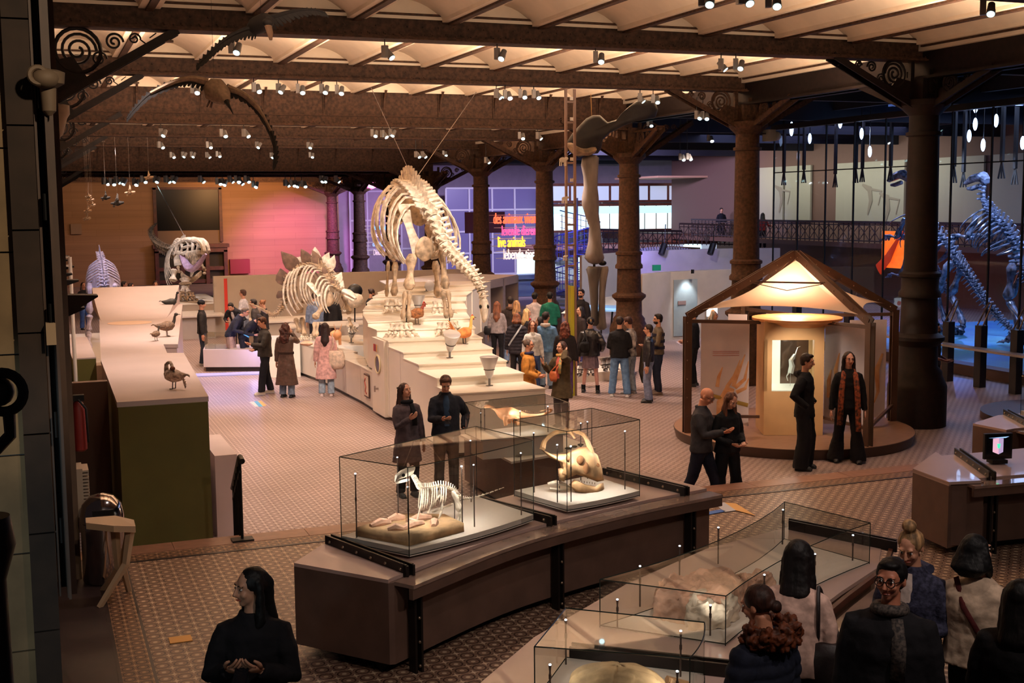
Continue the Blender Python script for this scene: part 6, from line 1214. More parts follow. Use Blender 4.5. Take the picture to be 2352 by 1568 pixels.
# --- upright skeletons in the cage
def upright(lab, head, neck, back, hip, tail, kneeY, feet, X, s=1.0):
    T = thing('upright_skeleton', lab, 'skeleton', aX(hip[0], feet[0][1], X)); P = lambda p, dx=0: aX(p[0], p[1], X+dx)
    sp = cat_rom([P(neck[0])]+[P(q) for q in neck[1:]]+[P(q) for q in back]+[P(hip)], 4); k = MB(); vertebrae(k, sp, [.1*s, .16*s, .2*s, .2*s], [.06, .2*s, .25*s, .2*s], 1.2, upv=(0, .3, 1)); k.build('spine', COLD, T)
    tl = cat_rom([P(hip)]+[P(q) for q in tail], 6); k = MB(); vertebrae(k, tl, [.2*s, .15*s, .06*s], [.22*s, .12*s, .04], 1.0, [.3*s, .2*s, .05]); k.build('tail', COLD, T)
    h = P(head); n = P(neck[0]); f = V((0, 1, 0))*1
    MB().tube([n+V((0, -.1, .05)), h+V((0, -.15, .1)), h+V((0, .15, .06)), h+V((0, .48, -.08))], [.12*s, .2*s, .17*s, .07*s], 9, .7).build('skull', COLD, T, disp=.04, dscale=6); MB().tube([h+V((0, -.1, -.15)), h+V((0, .2, -.22)), h+V((0, .4, -.22))], [.07*s, .07*s, .04*s], 7).build('lower_jaw', COLD, T)
    m = len(sp)
    for i in range(9):
        p = sp[int(m*.38)+int(i*m*.055)]; d = (sp[min(m-1, int(m*.38)+int(i*m*.055)+1)]-p).normalized(); x = d.cross(V((0, .35, 1))).normalized(); u = x.cross(d)
        for sg in (-1, 1): rib(T, COLD, p, x*sg, u, d, .42*s, .95*s, .035, .1)
    for i, ft in enumerate(feet):
        H = P(hip)+V((-.25 if i else .25, 0, 0)); F = P(ft); K = H.lerp(F, .45)+V((0, .45, 0)); A = H.lerp(F, .82)+V((0, -.12, 0))
        bpart(T, 'thigh_bone', COLD, H, K, .11*s); bpart(T, 'shin_bone', COLD, K, A, .08*s); foot(T, COLD, F, (0, .6, 0), .4*s, 3); bpart(T, 'ankle_bone', COLD, A, F+V((0, 0, .25)), .08*s)
    a = sp[int(m*.36)]
    for sg in (-1, 1):
        e = a+V((sg*.35, .35, -.75)); bpart(T, 'upper_arm_bone', COLD, a+V((sg*.3, .1, -.15)), e, .07*s); bpart(T, 'forearm_bone', COLD, e, e+V((0, .45, .05)), .05*s); foot(T, COLD, e+V((0, .5, -.1)), (0, 1, -.1), .2*s, 4)
    return T
upright('upright glossy skeleton partly hidden by the nearest column', (2066, 408), [(2088, 418), (2098, 455)], [(2105, 500), (2140, 528), (2175, 560)], (2198, 600), [(2228, 640), (2262, 690), (2300, 735), (2345, 775), (2400, 800)], 0, [(2205, 776), (2165, 772)], 25.5)
upright('upright glossy skeleton at the right edge of the glass cage', (2246, 414), [(2262, 420), (2258, 455)], [(2275, 490), (2305, 520), (2330, 560)], (2342, 605), [(2375, 660), (2410, 720), (2450, 770)], 0, [(2330, 790), (2365, 795)], 24.5)
upright('dim skeleton standing low behind the barrier posts', (2105, 520), [(2085, 540), (2092, 570)], [(2115, 590), (2135, 600)], (2150, 625), [(2165, 650), (2185, 690), (2210, 720)], 0, [(2130, 760), (2150, 765)], 27.5, .7)
# --- little skeleton in the near case
def Cg(x, y, Y=10.25): return aY(650+x/3.92, 850+y/3.92, Y)
T = thing('small_horned_skeleton', 'small four-legged horned skeleton bending over the rock slab in the near tall case', 'skeleton', Cg(1400, 1440))
sp = cat_rom([Cg(1165, 950, 10.1), Cg(1200, 1010, 10.12), Cg(1230, 1060, 10.15), Cg(1320, 1062, 10.2), Cg(1420, 1045, 10.25), Cg(1520, 1070, 10.3), Cg(1580, 1130, 10.35), Cg(1660, 1155, 10.4), Cg(1800, 1122, 10.45), Cg(1980, 1058, 10.5)], 5)
k = MB(); vertebrae(k, sp, [.028, .03, .03, .028, .02, .013, .006], [.01, .035, .04, .04, .02, .012, .004], 1.2, [0, 0, 0, .01, .03, .02, 0]); k.build('spine', BONEW, T)
for i in range(10):
    p = sp[11+int(i*1.3)]
    for s in (-1, 1): rib(T, BONEW, p, V((.2*s, s, 0)).normalized(), V((0, 0, 1)), V((1, 0, 0)), .085, .19-.006*i, .005, .1)
sk = [Cg(1010, 1005, 10.0), Cg(1030, 960, 10.0), Cg(1080, 930, 10.02), Cg(1140, 905, 10.05), Cg(1170, 880, 10.08)]
MB().tube(sk, [.01, .035, .05, .055, .03], 9, .7).build('skull', BONEW, T, disp=.008, dscale=22); MB().tube([Cg(1015, 1015, 10.0), Cg(1060, 1000, 10.0), Cg(1130, 985, 10.04)], [.008, .015, .012], 6).build('lower_jaw', BONEW, T)
MB().ell(Cg(1085, 945, 9.96), (.016, .01, .016), 8, 5).build('eye_socket', BLACK, T)
for a, b2, r, d in (((1255, 1110), (1245, 1200), .013, -.06), ((1245, 1205), (1200, 1370), .009, -.06), ((1415, 1120), (1320, 1240), .012, .05), ((1330, 1240), (1300, 1290), .01, .06), ((1440, 1130), (1430, 1260), .012, -.05), ((1430, 1265), (1375, 1400), .01, -.05), ((1530, 1090), (1585, 1270), .02, -.05), ((1590, 1275), (1600, 1370), .014, -.05), ((1530, 1200), (1340, 1275), .01, .03), ((1560, 1120), (1600, 1250), .018, .06), ((1600, 1255), (1560, 1400), .013, .06)): bpart(T, 'leg_bone', BONEW, Cg(*a, 10.25+d), Cg(*b2, 10.25+d), r)
for x, y, Y in ((1175, 1400, 10.15), (1370, 1430, 10.2), (1590, 1450, 10.2), (1555, 1450, 10.32)): foot(T, BONEW, Cg(x, y, Y), (-.8, -.5, 0), .07, 4)
for x in (1250, 1545): MB().cyl(Cg(x, 1090), Cg(x, 1460), .004, 6).build('support_rod', STEEL, T)
# ================================================================ birds
def wing(k, pts, chord, cd, th=.02):
    pts = cat_rom(pts, 4); n = len(pts); cd = V(cd).normalized()
    for i in range(n-1):
        f = i/(n-1); c = chord*(1.1-.55*f)*(1 if i % 2 else .9)
        a, b2 = pts[i], pts[i+1]; d = (b2-a); e = (cd+d.normalized()*(.5+f)).normalized()*c
        k.tube([a, a+e*.5, a+e], [d.length*.7, d.length*.6, d.length*.25], 5, .25, d.cross(cd))
    k.tube(pts, [th*(2.2-1.7*i/(n-1)) for i in range(n)], 7, .8)
t = thing('hanging_dark_bird', 'dark big-billed bird hung in flight under the first girder', 'bird', aY(600, 65, 14)); m = mat('dark_plumage', (28, 21, 19), .8, 0, .3, 20)
MB().tube([aY(570, 72, 16.5), aY(590, 60, 16.3), aY(610, 50, 16.1), aY(620, 48, 16)], [.05, .12, .12, .07], 10).build('body', m, t, disp=.015); MB().ell(aY(615, 52, 15.9), (.07, .08, .06)).build('head', m, t)
MB().tube([aY(616, 60, 15.85), aY(620, 75, 15.8), aY(622, 92, 15.78)], [.05, .045, .02], 8, .6).build('bill', mat('bill_brown', (112, 84, 66), .6), t)
for pts, cdv in (([(590, 62, 16.3), (560, 68, 16.3), (520, 88, 16.3), (485, 118, 16.2), (452, 152, 16.2)], (.3, 0, -1)), ([(612, 42, 16.1), (640, 34, 16.1), (680, 24, 16.1), (720, 22, 16.1), (748, 30, 16.1)], (0, 0, -1))):
    k = MB(); wing(k, [aY(*q) for q in pts], .16, cdv); k.build('wing', m, t)
MB().cyl(aY(600, 55, 16.2), (aY(600, 55, 16.2).x, 16.2, 6.58), .002, 4).build('wire', BLACK, t)
t = thing('hanging_white_bird', 'pale long-winged bird hung in flight before the second girder', 'bird', aY(505, 215, 17)); m = mat('pale_plumage', (150, 126, 104), .8, 0, .2, 20)
MB().tube([aY(476, 190, 17), aY(492, 205, 17), aY(508, 218, 16.9), aY(520, 234, 16.8)], [.08, .17, .14, .05], 12).build('body', m, t, disp=.02)
MB().tube([aY(518, 230, 16.8), aY(527, 245, 16.7), aY(536, 262, 16.65)], [.04, .02, .004], 6).build('bill', MATS['dark_plumage'], t)
MB().tube([aY(485, 222, 17), aY(480, 236, 17), aY(475, 246, 17)], .015, 5).tube([aY(490, 226, 17), aY(486, 238, 17), aY(484, 248, 17)], .015, 5).build('legs', mat('bill_brown', (112, 84, 66), .6), t)
MB().cyl(aY(492, 200, 17), (aY(492, 200, 17).x, 17, 6.6), .002, 4).build('wire', BLACK, t)
for pts in ([(476, 188, 17), (440, 180, 17), (400, 188, 17), (345, 214, 17), (310, 248, 17), (292, 272, 17)], [(520, 200, 17), (560, 218, 17), (595, 252, 17), (622, 300, 17), (634, 345, 17), (629, 385, 17)]):
    P = [aY(*q) for q in pts]; k = MB(); wing(k, P, .13, (-.3 if pts[1][0] > 500 else .25, 0, -1), .02); w_ = k.build('wing', MATS['dark_plumage'], t)
    MB().tube(cat_rom(P[:4], 4), [.09-.0045*i for i in range(13)], 8, .6).build('wing_covert', m, w_, disp=.012)
for i, (px, py, s, dk, lab) in enumerate(((243, 455, .3, 1, 'small black bird hanging left of the dark window'), (270, 467, .42, 1, 'slightly larger black bird hanging beside the smaller one'), (299, 443, .34, 0, 'small white bird hanging above the two black ones'), (342, 408, .3, 0, 'pale bird hanging high at the corner of the dark window'), (203, 452, .2, 0, 'topmost bird of the hanging string on the left'), (208, 460, .24, 0, 'second bird of the hanging string on the left'), (212, 472, .22, 0, 'third bird of the hanging string on the left'), (202, 485, .25, 0, 'fourth bird of the hanging string on the left'), (200, 502, .25, 0, 'lowest bird of the hanging string on the left'))):
    p = aY(px, py, 40); m = MATS['dark_plumage'] if dk else MATS['pale_plumage']; t = thing('hanging_small_bird', lab, 'bird', p, group='small hanging birds'); MB().tube([p+V((-s*.5, 0, 0)), p, p+V((s*.45, 0, .03))], [.02, s*.2, .03], 7).build('body', m, t)
    MB().cyl(p, (p.x, p.y, 6.1), .0015, 4).build('hanging_wire', MATS['cable_steel'] if 'cable_steel' in MATS else BLACK, t)
    for q in (-1, 1): k = MB(); wing(k, [p, p+V((.02, q*.1, s*.35)), p+V((-.05+q*.2*s, q*s*.4, s*.7 if q > 0 else -s*.3))], s*.22, (-1, 0, 0), .01); k.build('wing', m, t)
tag(MB().cyl(aY(203, 418, 40), aY(201, 505, 40), .006, 4).build('bird_string', MATS['cable_steel']), 'thin string holding the little birds on the left', 'string')
def fowl(name, lab, c, yaw, s, body, headc, neckup=.5, legs=True, tail=.5, comb=None, beak=(60, 60, 60), grp=None, preen=False):
    c = V(c); t = thing(name, lab, 'bird', c, 0, grp); d = V((math.cos(yaw), math.sin(yaw), 0)); x = V((-d.y, d.x, 0)); u = V((0, 0, 1)); b0 = c+u*s*.55
    MB().tube([b0-d*s*.62+u*s*.08, b0-d*s*.3, b0, b0+d*s*.25+u*s*.04, b0+d*s*.4+u*s*.1], [s*.05, s*.2, s*.29, s*.27, s*.13], 12, .95).build('body', body, t, disp=s*.03, dscale=14)
    if preen: hp = b0-d*s*.05+x*s*.15+u*s*.32; nk = [b0+d*s*.34+u*s*.1, b0+d*s*.36+u*s*.45, b0+d*s*.15+u*s*.55, hp]
    else: hp = b0+d*s*.55+u*s*(neckup+.12); nk = [b0+d*s*.33+u*s*.08, b0+d*s*.44+u*s*.3, b0+d*s*.47+u*s*neckup, hp]
    MB().tube(cat_rom(nk, 2), [s*.12, s*.1, s*.08, s*.07, s*.065, s*.07, s*.07], 9).build('neck', headc if not preen else body, t)
    e = d if not preen else -d*.5-u*.8; e.normalize(); MB().ell(hp, (s*.11, s*.09, s*.09), 10, 7).build('head', headc, t); MB().tube([hp+e*s*.07, hp+e*s*.17-u*s*.01, hp+e*s*.25-u*s*.03], [s*.045, s*.04, s*.015], 7, .6).build('beak', mat('beak_%d' % beak[0], beak, .5), t)
    if legs:
        for q in (-1, 1):
            f = c+x*q*s*.1+d*s*.03; MB().tube([b0+x*q*s*.1-u*s*.15, f+u*s*.02], s*.022, 6).tube([f+u*s*.015, f+d*s*.14+u*s*.01], s*.02, 5).tube([f+u*s*.015, f+d*s*.1+x*s*.07+u*s*.01], s*.015, 5).tube([f+u*s*.015, f+d*s*.1-x*s*.07+u*s*.01], s*.015, 5).build('leg', mat('leg_dark', (60, 46, 38), .6), t)
    k = MB()
    for j in range(5): k.tube([b0-d*s*.5+u*s*.08, b0-d*s*(.72+tail*.25)+u*s*(.1+tail*(.15+j*.13)), b0-d*s*(.8+tail*.3)+u*s*(.05+tail*(.1+j*.18))], [s*.06, s*.05, s*.015], 5, .4)
    k.build('tail', body, t)
    for q in (-1, 1): MB().tube([b0+d*s*.2+x*q*s*.2, b0-d*s*.1+x*q*s*.22, b0-d*s*.5+x*q*s*.1+u*s*.05], [s*.07, s*.13, s*.03], 7, .4, x).build('wing', body, t)
    if comb: MB().tube([hp+d*s*.05+u*s*.08, hp+u*s*.13, hp-d*s*.08+u*s*.07], [s*.03, s*.05, s*.02], 6, .4).ell(hp+d*s*.08-u*s*.09, (s*.03, s*.03, s*.05)).build('comb', comb, t)
    return t
DKB = mat('duck_dark', (40, 38, 40), .6, 0, .4, 30); DBR = mat('duck_brown', (130, 100, 76), .7, 0, .4, 40); DHD = mat('duck_head', (50, 38, 30), .6); DSP = mat('duck_spotted', (120, 96, 80), .7, rgb2=(214, 190, 170), scale=26)
fowl('mounted_duck', 'dark grey mounted duck standing nearest the ramp of the mauve platform', az(392, 711, 1.53), .1, .30, DKB, DKB, .55, beak=(190, 180, 170), tail=.05)
fowl('mounted_duck', 'brown mounted duck with dark head standing in the middle of the mauve platform', az(383, 772, 1.53), .15, .32, DBR, DHD, .5, beak=(60, 50, 40), tail=.05)
fowl('mounted_duck', 'small brown mounted duck just behind the dark-headed duck', az(358, 782, 1.53), .9, .2, DBR, DHD, .45, beak=(150, 120, 80), tail=.05)
t = fowl('mounted_duck', 'speckled duck preening with one spread wing at the front of the mauve platform', az(401, 893, 1.53), 2.4, .30, DSP, mat('duck_rust', (120, 66, 40), .7), .5, preen=True, tail=-.1, beak=(70, 60, 50))
k = MB(); c = az(401, 893, 1.53); wing(k, [c+V((.02, 0, .2)), c+V((.07, -.02, .19)), c+V((.11, -.03, .12)), c+V((.13, -.03, .02))], .06, (-.4, 0, -1), .01); k.build('spread_wing', DSP, t)
RED = mat('comb_red', (200, 50, 40), .5)
fowl('mounted_hen', 'brown mounted hen standing behind the front leg of the big skeleton', az(957, 745, 1.29), .5, .42, mat('hen_brown', (176, 110, 64), .7, 0, .45, 22), mat('hen_head', (140, 60, 44), .7), .3, comb=RED, beak=(120, 90, 60), tail=.35)
fowl('mounted_rooster', 'golden mounted rooster with red comb on the podium step by the skeleton foot', az(1066, 790, 1.03), .35, .40, mat('rooster_gold', (226, 160, 84), .7, rgb2=(190, 96, 44), scale=9), mat('rooster_neck', (240, 196, 110), .7), .62, comb=RED, beak=(150, 120, 80), tail=.8)
# ================================================================ people
def skin(c=(206, 150, 122)): return mat('skin_%d_%d' % (c[0], c[1]), c, .5, 0, .06, 20)
def cloth(c, rough=.85, var=.18, nm='cloth', scale=14, rgb2=None): return mat('%s_%d_%d_%d' % (nm, *c), c, rough, 0, var, scale, rgb2=rgb2, bump=.3, spec=.25 if rough > .5 else .5)
def hairm(c): return mat('hair_%d_%d_%d' % c, c, .58, 0, .45, 30, stretch=(1, 1, .08), bump=.4, spec=.3)
def ik(a, b2, l1, l2, pole):
    a = V(a); b2 = V(b2); d = b2-a; L = d.length; mx = (l1+l2)*.998
    if L > mx: b2 = a+d*(mx/L); d = b2-a; L = mx
    x = (l1*l1-l2*l2+L*L)/(2*L); h = math.sqrt(max(0, l1*l1-x*x)); n = d.normalized(); p = V(pole); p = (p-n*p.dot(n)).normalized(); return a+n*x+p*h, b2
def hand(k, w, d, nrm, side, curl=.5, s=1.0):
    d = V(d).normalized(); nrm = V(nrm); nrm = (nrm-d*nrm.dot(d)).normalized(); x = d.cross(nrm)*side
    k.tube([w-d*.03*s, w+d*.01*s, w+d*.05*s, w+d*.09*s], [.027*s, .034*s, .042*s, .038*s], 8, .42, nrm)
    for i, (o, L) in enumerate(((-.030, .072), (-.010, .082), (.010, .078), (.029, .060))):
        p = w+d*.088*s+x*o*s; q = p; pts = [p-d*.02*s, p]; a = 0
        for j, f in enumerate((.45, .32, .23)): a += curl*(.55+.12*i); q = q+(d*math.cos(a)+nrm*math.sin(a))*(L*f*s); pts.append(q)
        k.tube(pts, [.0098*s, .0098*s, .009*s, .0082*s, .006*s], 6)
    t0 = w+d*.025*s-x*.032*s; k.tube([t0, t0+d*.028*s-x*.022*s+nrm*.006*s, t0+d*.055*s-x*.028*s+nrm*.014*s, t0+d*.078*s-x*.022*s+nrm*.022*s], [.014*s, .0125*s, .0105*s, .007*s], 6)
HANDS = {'hold': (.09, -.27, 1.22), 'down': (.26, -.03, .80), 'pocket': (.25, -.10, .98), 'phone': (.07, -.33, 1.15), 'chest': (.04, -.24, 1.24), 'ear': (.13, -.05, 1.57), 'face': (.06, -.22, 1.50), 'raise': (.26, -.26, 1.30), 'front': (.10, -.22, 1.02), 'counter': (.16, -.42, .98), 'back': (.12, .16, .95), 'low': (.12, -.30, 1.08), 'wide': (.40, -.25, 1.1)}
def person(label, px, py, zf, H, face, top=((40, 40, 44), 'jacket'), legs=((40, 44, 60), 'trousers'), hair=((30, 22, 18), 'short'), arms=('down', 'down'), stance='stand', lean=0, hyaw=0, hpitch=0, hroll=0, sk=(206, 150, 122), hi=0, shoes=(30, 28, 28), extra=(), foot=None, build=1.0, hem=None, rough=.85, puff=1.0, rgb2=None, vscale=14, at_=None):
    s = H/1.75
    loc = at_ if at_ is not None else (az(foot[0], foot[1], zf) if foot else az(px, py, zf+H)); loc = V((loc.x, loc.y, zf))
    Dc = V((CAM.x-loc.x, CAM.y-loc.y, 0)).normalized(); Rh = V((-Dc.y, Dc.x, 0)); a = math.radians(face); F = Dc*math.cos(a)+Rh*math.sin(a)
    T = thing('person', label, 'person', loc, math.atan2(F.x, -F.y)); T['_o'] = (0, 0, 0); T.scale = (s, s, s)
    ln = math.radians(lean); hip = V((0, 0, .92)); RL = Matrix.Rotation(ln, 3, 'X')
    def up(p): p = V(p); return hip+RL @ (p-hip) if p.z > .92 else p
    vox = .008 if hi else .015; SK = skin(sk)
    # head frame
    nb = up((0, .0, 1.46)); hc0 = up((0, -.012, 1.635)); RH = Matrix.Rotation(math.radians(hyaw), 3, 'Z') @ Matrix.Rotation(math.radians(hpitch), 3, 'X') @ Matrix.Rotation(math.radians(hroll), 3, 'Y')
    if lean > 15: RH = Matrix.Rotation(ln*.55, 3, 'X') @ RH
    hcn = nb+(hc0-nb)*.25+RH @ ((hc0-nb)*.75)
    def hp(x, y, z): return hcn+RH @ V((x, y, z))
    hx, hy, hz = RH @ V((1, 0, 0)), RH @ V((0, 1, 0)), RH @ V((0, 0, 1)); HA = (hx, hy, hz)
    # limbs
    st = {'stand': ((.11, 0), (-.11, .02)), 'walk': ((.08, -.26), (-.08, .28)), 'apart': ((.17, -.03), (-.17, .04)), 'step': ((.10, -.14), (-.10, .14)), 'close': ((.08, 0), (-.08, .01)), 'split': ((.26, 0), (-.2, .0))}[stance]
    LG = []
    for (x, y), sg in zip(st, (1, -1)):
        h = V((.09*sg, 0, .90)); an = V((x, y, .085+(.05 if y > .2 else 0))); kn, an = ik(h, an, .412, .408, (0, -1, 0)); LG.append((h, kn, an, sg))
    AR = []
    for nm, sg in zip(arms, (1, -1)):
        sh = up((.168*sg*build, .0, 1.375)); q = HANDS[nm]; w_ = V((q[0]*sg, q[1], q[2])); w_ = up(w_) if q[2] > .92 and nm != 'counter' else w_
        if nm in ('down', 'back', 'pocket') and lean > 10: w_ = up(V((q[0]*sg, q[1], max(q[2], .93))))+V((0, 0, q[2]-.93))
        e, w_ = ik(sh, w_, .285, .26, {'wide': (.3*sg, .2, -1), 'ear': (.5*sg, -.4, -1), 'face': (.6*sg, -.1, -1), 'raise': (.3*sg, .2, -1)}.get(nm, (.6*sg, .7, -.5))); AR.append((sh, e, w_, sg, nm))
    bare_legs = legs[1] in ('skirt',); short_sleeve = top[1] in ('tshirt',)
    k = MB()
    k.ell(hp(0, .012, .025), (.074, .093, .090), 16, 12, HA).ell(hp(0, -.022, -.035), (.056, .062, .068), 14, 10, HA).ell(hp(0, -.052, -.085), (.026, .024, .022), 10, 8, HA)
    k.tube([hp(0, -.082, .018), hp(0, -.098, -.008), hp(0, -.108, -.028), hp(0, -.088, -.040)], [.009, .011, .015, .009], 7)
    for sg in (-1, 1):
        k.ell(hp(.075*sg, .012, -.008), (.010, .018, .030), 8, 6, HA).ell(hp(.034*sg, -.062, -.028), (.024, .020, .022), 8, 6, HA).ell(hp(.03*sg, -.078, .032), (.026, .012, .009), 8, 6, HA)
    k.tube([hp(0, .02, -.06), (hp(0, .02, -.06)+nb)/2, nb, up((0, .01, 1.40))], [.052, .052, .058, .075], 12)
    k.tube([up((0, .0, 1.43)), up((0, 0, 1.25)), up((0, 0, 1.05)), (0, 0, .92), (0, 0, .86)], [.10, .125, .11, .13, .1], 12, .75, (0, 1, 0))
    k.tube([up((-.13*build, 0, 1.385)), up((0, 0, 1.41)), up((.13*build, 0, 1.385))], [.035, .05, .035], 8)
    for sh, e, w_, sg, nm in AR: k.tube([sh, sh.lerp(e, .5), e, e.lerp(w_, .4), w_], [.034, .038, .034, .034, .024], 9)
    for h, kn, an, sg in LG: k.tube([h, h.lerp(kn, .4), kn, kn.lerp(an, .35), an], [.078, .07, .048, .05, .034], 10)
    body = k.build('body', SK, T, smooth=2, remesh=vox, sm_it=2 if hi else 1)
    k = MB()
    for sh, e, w_, sg, nm in AR:
        d = (w_-e).normalized(); nr = V((-sg, 0, .2)) if nm in ('down', 'pocket', 'back') else V((-.5*sg, .0, .8))
        if nm not in ('pocket',): hand(k, w_, d, nr, sg, .25 if nm in ('down', 'raise', 'wide') else .55)
    if k.v:
        tm = bpy.data.meshes.new('h'); tm.from_pydata(k.v, [], k.f); bm = bmesh.new(); bm.from_mesh(body.data); bm.from_mesh(tm); bmesh.ops.recalc_face_normals(bm, faces=bm.faces)
        for f in bm.faces: f.smooth = True
        bm.to_mesh(body.data); bm.free(); bpy.data.meshes.remove(tm)
    # face details
    for sg in (-1, 1):
        if hi: MB().ell(hp(.031*sg, -.0765, .008), (.0125, .009, .0055), 12, 8, HA).build('eye', mat('eye_white', (214, 204, 196), .3), T)
        MB().ell(hp(.031*sg, -.0815 if hi else -.078, .007), (.0075, .006, .0078) if hi else (.015, .010, .008), 8, 6, HA).build('iris' if hi else 'eye', mat('iris_dark', (36, 24, 18), .25), T)
        MB().tube([hp(.014*sg, -.088, .027), hp(.032*sg, -.086, .032), hp(.05*sg, -.072, .026)], [.003, .004, .002], 5).build('eyebrow', hairm(hair[0] if hair[1] != 'bald' else (90, 60, 44)), T)
    MB().tube([hp(-.024, -.077, -.062), hp(-.008, -.088, -.060), hp(.008, -.088, -.060), hp(.024, -.077, -.062)], [.003, .007, .007, .003], 6, .7).build('lips', mat('lips_%d' % sk[0], (int(sk[0]*.78), int(sk[1]*.55), int(sk[2]*.55)), .4), T)
    # hair
    hc, hs = hair; HM = hairm(hc)
    if hs != 'bald':
        k = MB(); r = 1.0
        k.ell(hp(0, .024, .034), (.087*r, .093*r, .092*r), 18, 12, HA)
        if hs in ('short', 'quiff', 'curlyshort'): k.ell(hp(0, .05, -.01), (.072, .06, .07), 12, 8, HA).ell(hp(0, -.03, .10 if hs != 'short' else .09), (.062, .05, .03), 10, 6, HA)
        L = {'long': .36, 'wavy': .40, 'curly': .30, 'bob': .17, 'mid': .26, 'verylong': .48}.get(hs, 0)
        if L:
            bd = hp(0, .055, .02); dn = V((0, .02, -1)) if lean < 15 else V((0, -.25, -1)); wd = .085 if hs in ('long', 'mid', 'verylong') else .105
            k.tube([hp(0, .03, .06), bd, bd+dn*L*.35+V((0, .02, 0)), bd+dn*L*.7+V((0, .045, 0)), bd+dn*L+V((0, .04, 0))], [.08, .092, wd+.005, wd+.02, wd*.6], 14, .55, (0, 1, 0))
            for sg in (-1, 1): a0 = hp(.066*sg, .012, .06); k.tube([a0, hp(.085*sg, .02, -.02), hp(.090*sg, .014, -.03)+dn*L*.42, hp(.085*sg, -.02, -.03)+dn*L*.8], [.03, .026, .036, .022], 8)
            if hs in ('wavy', 'curly'):
                random.seed(len(label))
                for i in range(26): q = bd+dn*L*random.uniform(.05, 1)+V((random.uniform(-.11, .11), random.uniform(-.01, .07), 0)); k.ell(q, (.035, .03, .035), 7, 5)
        if hs == 'bun': k.ell(hp(0, .03, .155), (.052, .052, .045), 14, 8, HA).torus(hp(0, .03, .155), .03, .022, hz, 14, 6)
        if hs == 'lowbun': k.ell(hp(0, .12, -.02), (.04, .035, .04), 12, 8, HA)
        if hs == 'backbun': k.ell(hp(0, .115, .06), (.035, .035, .035), 12, 8, HA)
        if hs == 'beanie': k = MB().ell(hp(0, .012, .045), (.09, .104, .088), 18, 12, HA).lathe([(.09, 0), (.096, .01), (.096, .05), (.09, .055)], hp(0, .014, .022), 20, HA)
        k.build('beanie' if hs == 'beanie' else 'hair', cloth(hc) if hs == 'beanie' else HM, T, smooth=2, remesh=.009 if hi else .014, sm_it=2 if hs not in ('curly', 'curlyshort') else 0, disp=.004 if hs not in ('curly', 'wavy', 'curlyshort') else .014, dscale=34 if hs in ('curly', 'curlyshort') else 22)
    # lower clothes
    lc, ls = legs; LM = cloth(lc, .8 if ls != 'leather' else .3); k = MB()
    if ls in ('trousers', 'jeans', 'flare', 'wide', 'leather', 'slim'):
        w0, w1, w2 = {'trousers': (.098, .078, .070), 'jeans': (.10, .084, .082), 'flare': (.098, .082, .13), 'wide': (.115, .115, .12), 'leather': (.09, .066, .06), 'slim': (.09, .066, .055)}[ls]
        k.tube([(0, 0, 1.02), (0, 0, .95), (0, 0, .86), (0, .0, .80)], [.14, .155, .15, .11], 14, .78, (0, 1, 0))
        for h, kn, an, sg in LG: k.tube([h+V((0, 0, .03)), h.lerp(kn, .35), kn, kn.lerp(an, .5), an+V((0, 0, .0)), an-V((0, 0, .05 if ls in ('flare', 'wide') else .015))], [w0, w0*.98, w1, (w1+w2)/2, w2, w2*1.0], 12)
        k.build('trousers', LM, T, smooth=2, remesh=.013, sm_it=1, disp=.007, dscale=9)
    if ls == 'skirt':
        k.rings([[V((rx*math.cos(q)*(1+.04*math.cos(q*14)), ry*math.sin(q)*(1+.04*math.cos(q*14)), z)) for q in [2*math.pi*j/56 for j in range(56)]] for rx, ry, z in ((.19, .16, .58), (.185, .15, .7), (.165, .13, .85), (.14, .11, 1.02))]); k.build('skirt', LM, T)
        for h, kn, an, sg in LG: MB().tube([an+V((0, 0, .10)), an, an-V((0, 0, .04))], [.05, .048, .05], 10).build('sock', cloth((24, 24, 26)), T)
    for h, kn, an, sg in LG:
        f = V((0, -1, -.0)); g = V((an.x, an.y, max(.0, an.z-.085))); MB().tube([g+V((0, .075, .035)), g+V((0, .03, .048)), g+V((0, -.06, .045)), g+V((0, -.13, .032)), g+V((0, -.175, .026))], [.03, .045, .044, .044, .02], 10, .85).box((g.x-.042, g.y-.17, g.z), (g.x+.042, g.y+.085, g.z+.02)).build('shoe', mat('shoe_%d_%d_%d' % shoes, shoes, .6), T, remesh=.012, sm_it=1)
    # upper clothes
    tc, ts = top; TM = cloth(tc, rough, .2, 'cloth%.1f' % rough, vscale, rgb2); P = puff
    hz_ = hem if hem else {'jacket': .86, 'coat': .48, 'longcoat': .30, 'sweater': .88, 'tshirt': .90, 'hoodie': .80, 'puffer': .84, 'parka': .62, 'blouson': .92}[ts]
    prof = [(1.48, .066, .066), (1.465, .088, .076), (1.44, .122, .088), (1.41, .155, .10), (1.36, .178, .117), (1.25, .187, .128), (1.12, .172, .122), (1.0, .178, .128), (.92, .188, .136)]
    if hz_ < .9: prof += [(z, .19+(.9-z)*(.14 if ts in ('coat', 'longcoat', 'parka') else .03), .14+(.9-z)*(.11 if ts in ('coat', 'longcoat', 'parka') else .02)) for z in [.9-(.9-hz_)*j/3 for j in range(1, 4)]]
    prof = [p for p in prof if p[0] >= hz_-.001]; k = MB(); cs = []
    for z, rx, ry in prof: cs.append([up((rx*build*(1+(P-1)*min(1, max(0, (1.46-z)/.12)))*math.cos(q), ry*(1+(P-1)*min(1, max(0, (1.46-z)/.12)))*math.sin(q), z)) for q in [2*math.pi*j/28 for j in range(28)]])
    k.rings(cs); sw = {'puffer': .082, 'jacket': .068, 'coat': .070, 'longcoat': .072, 'parka': .076, 'sweater': .062, 'tshirt': .07, 'hoodie': .074, 'blouson': .078}[ts]*P
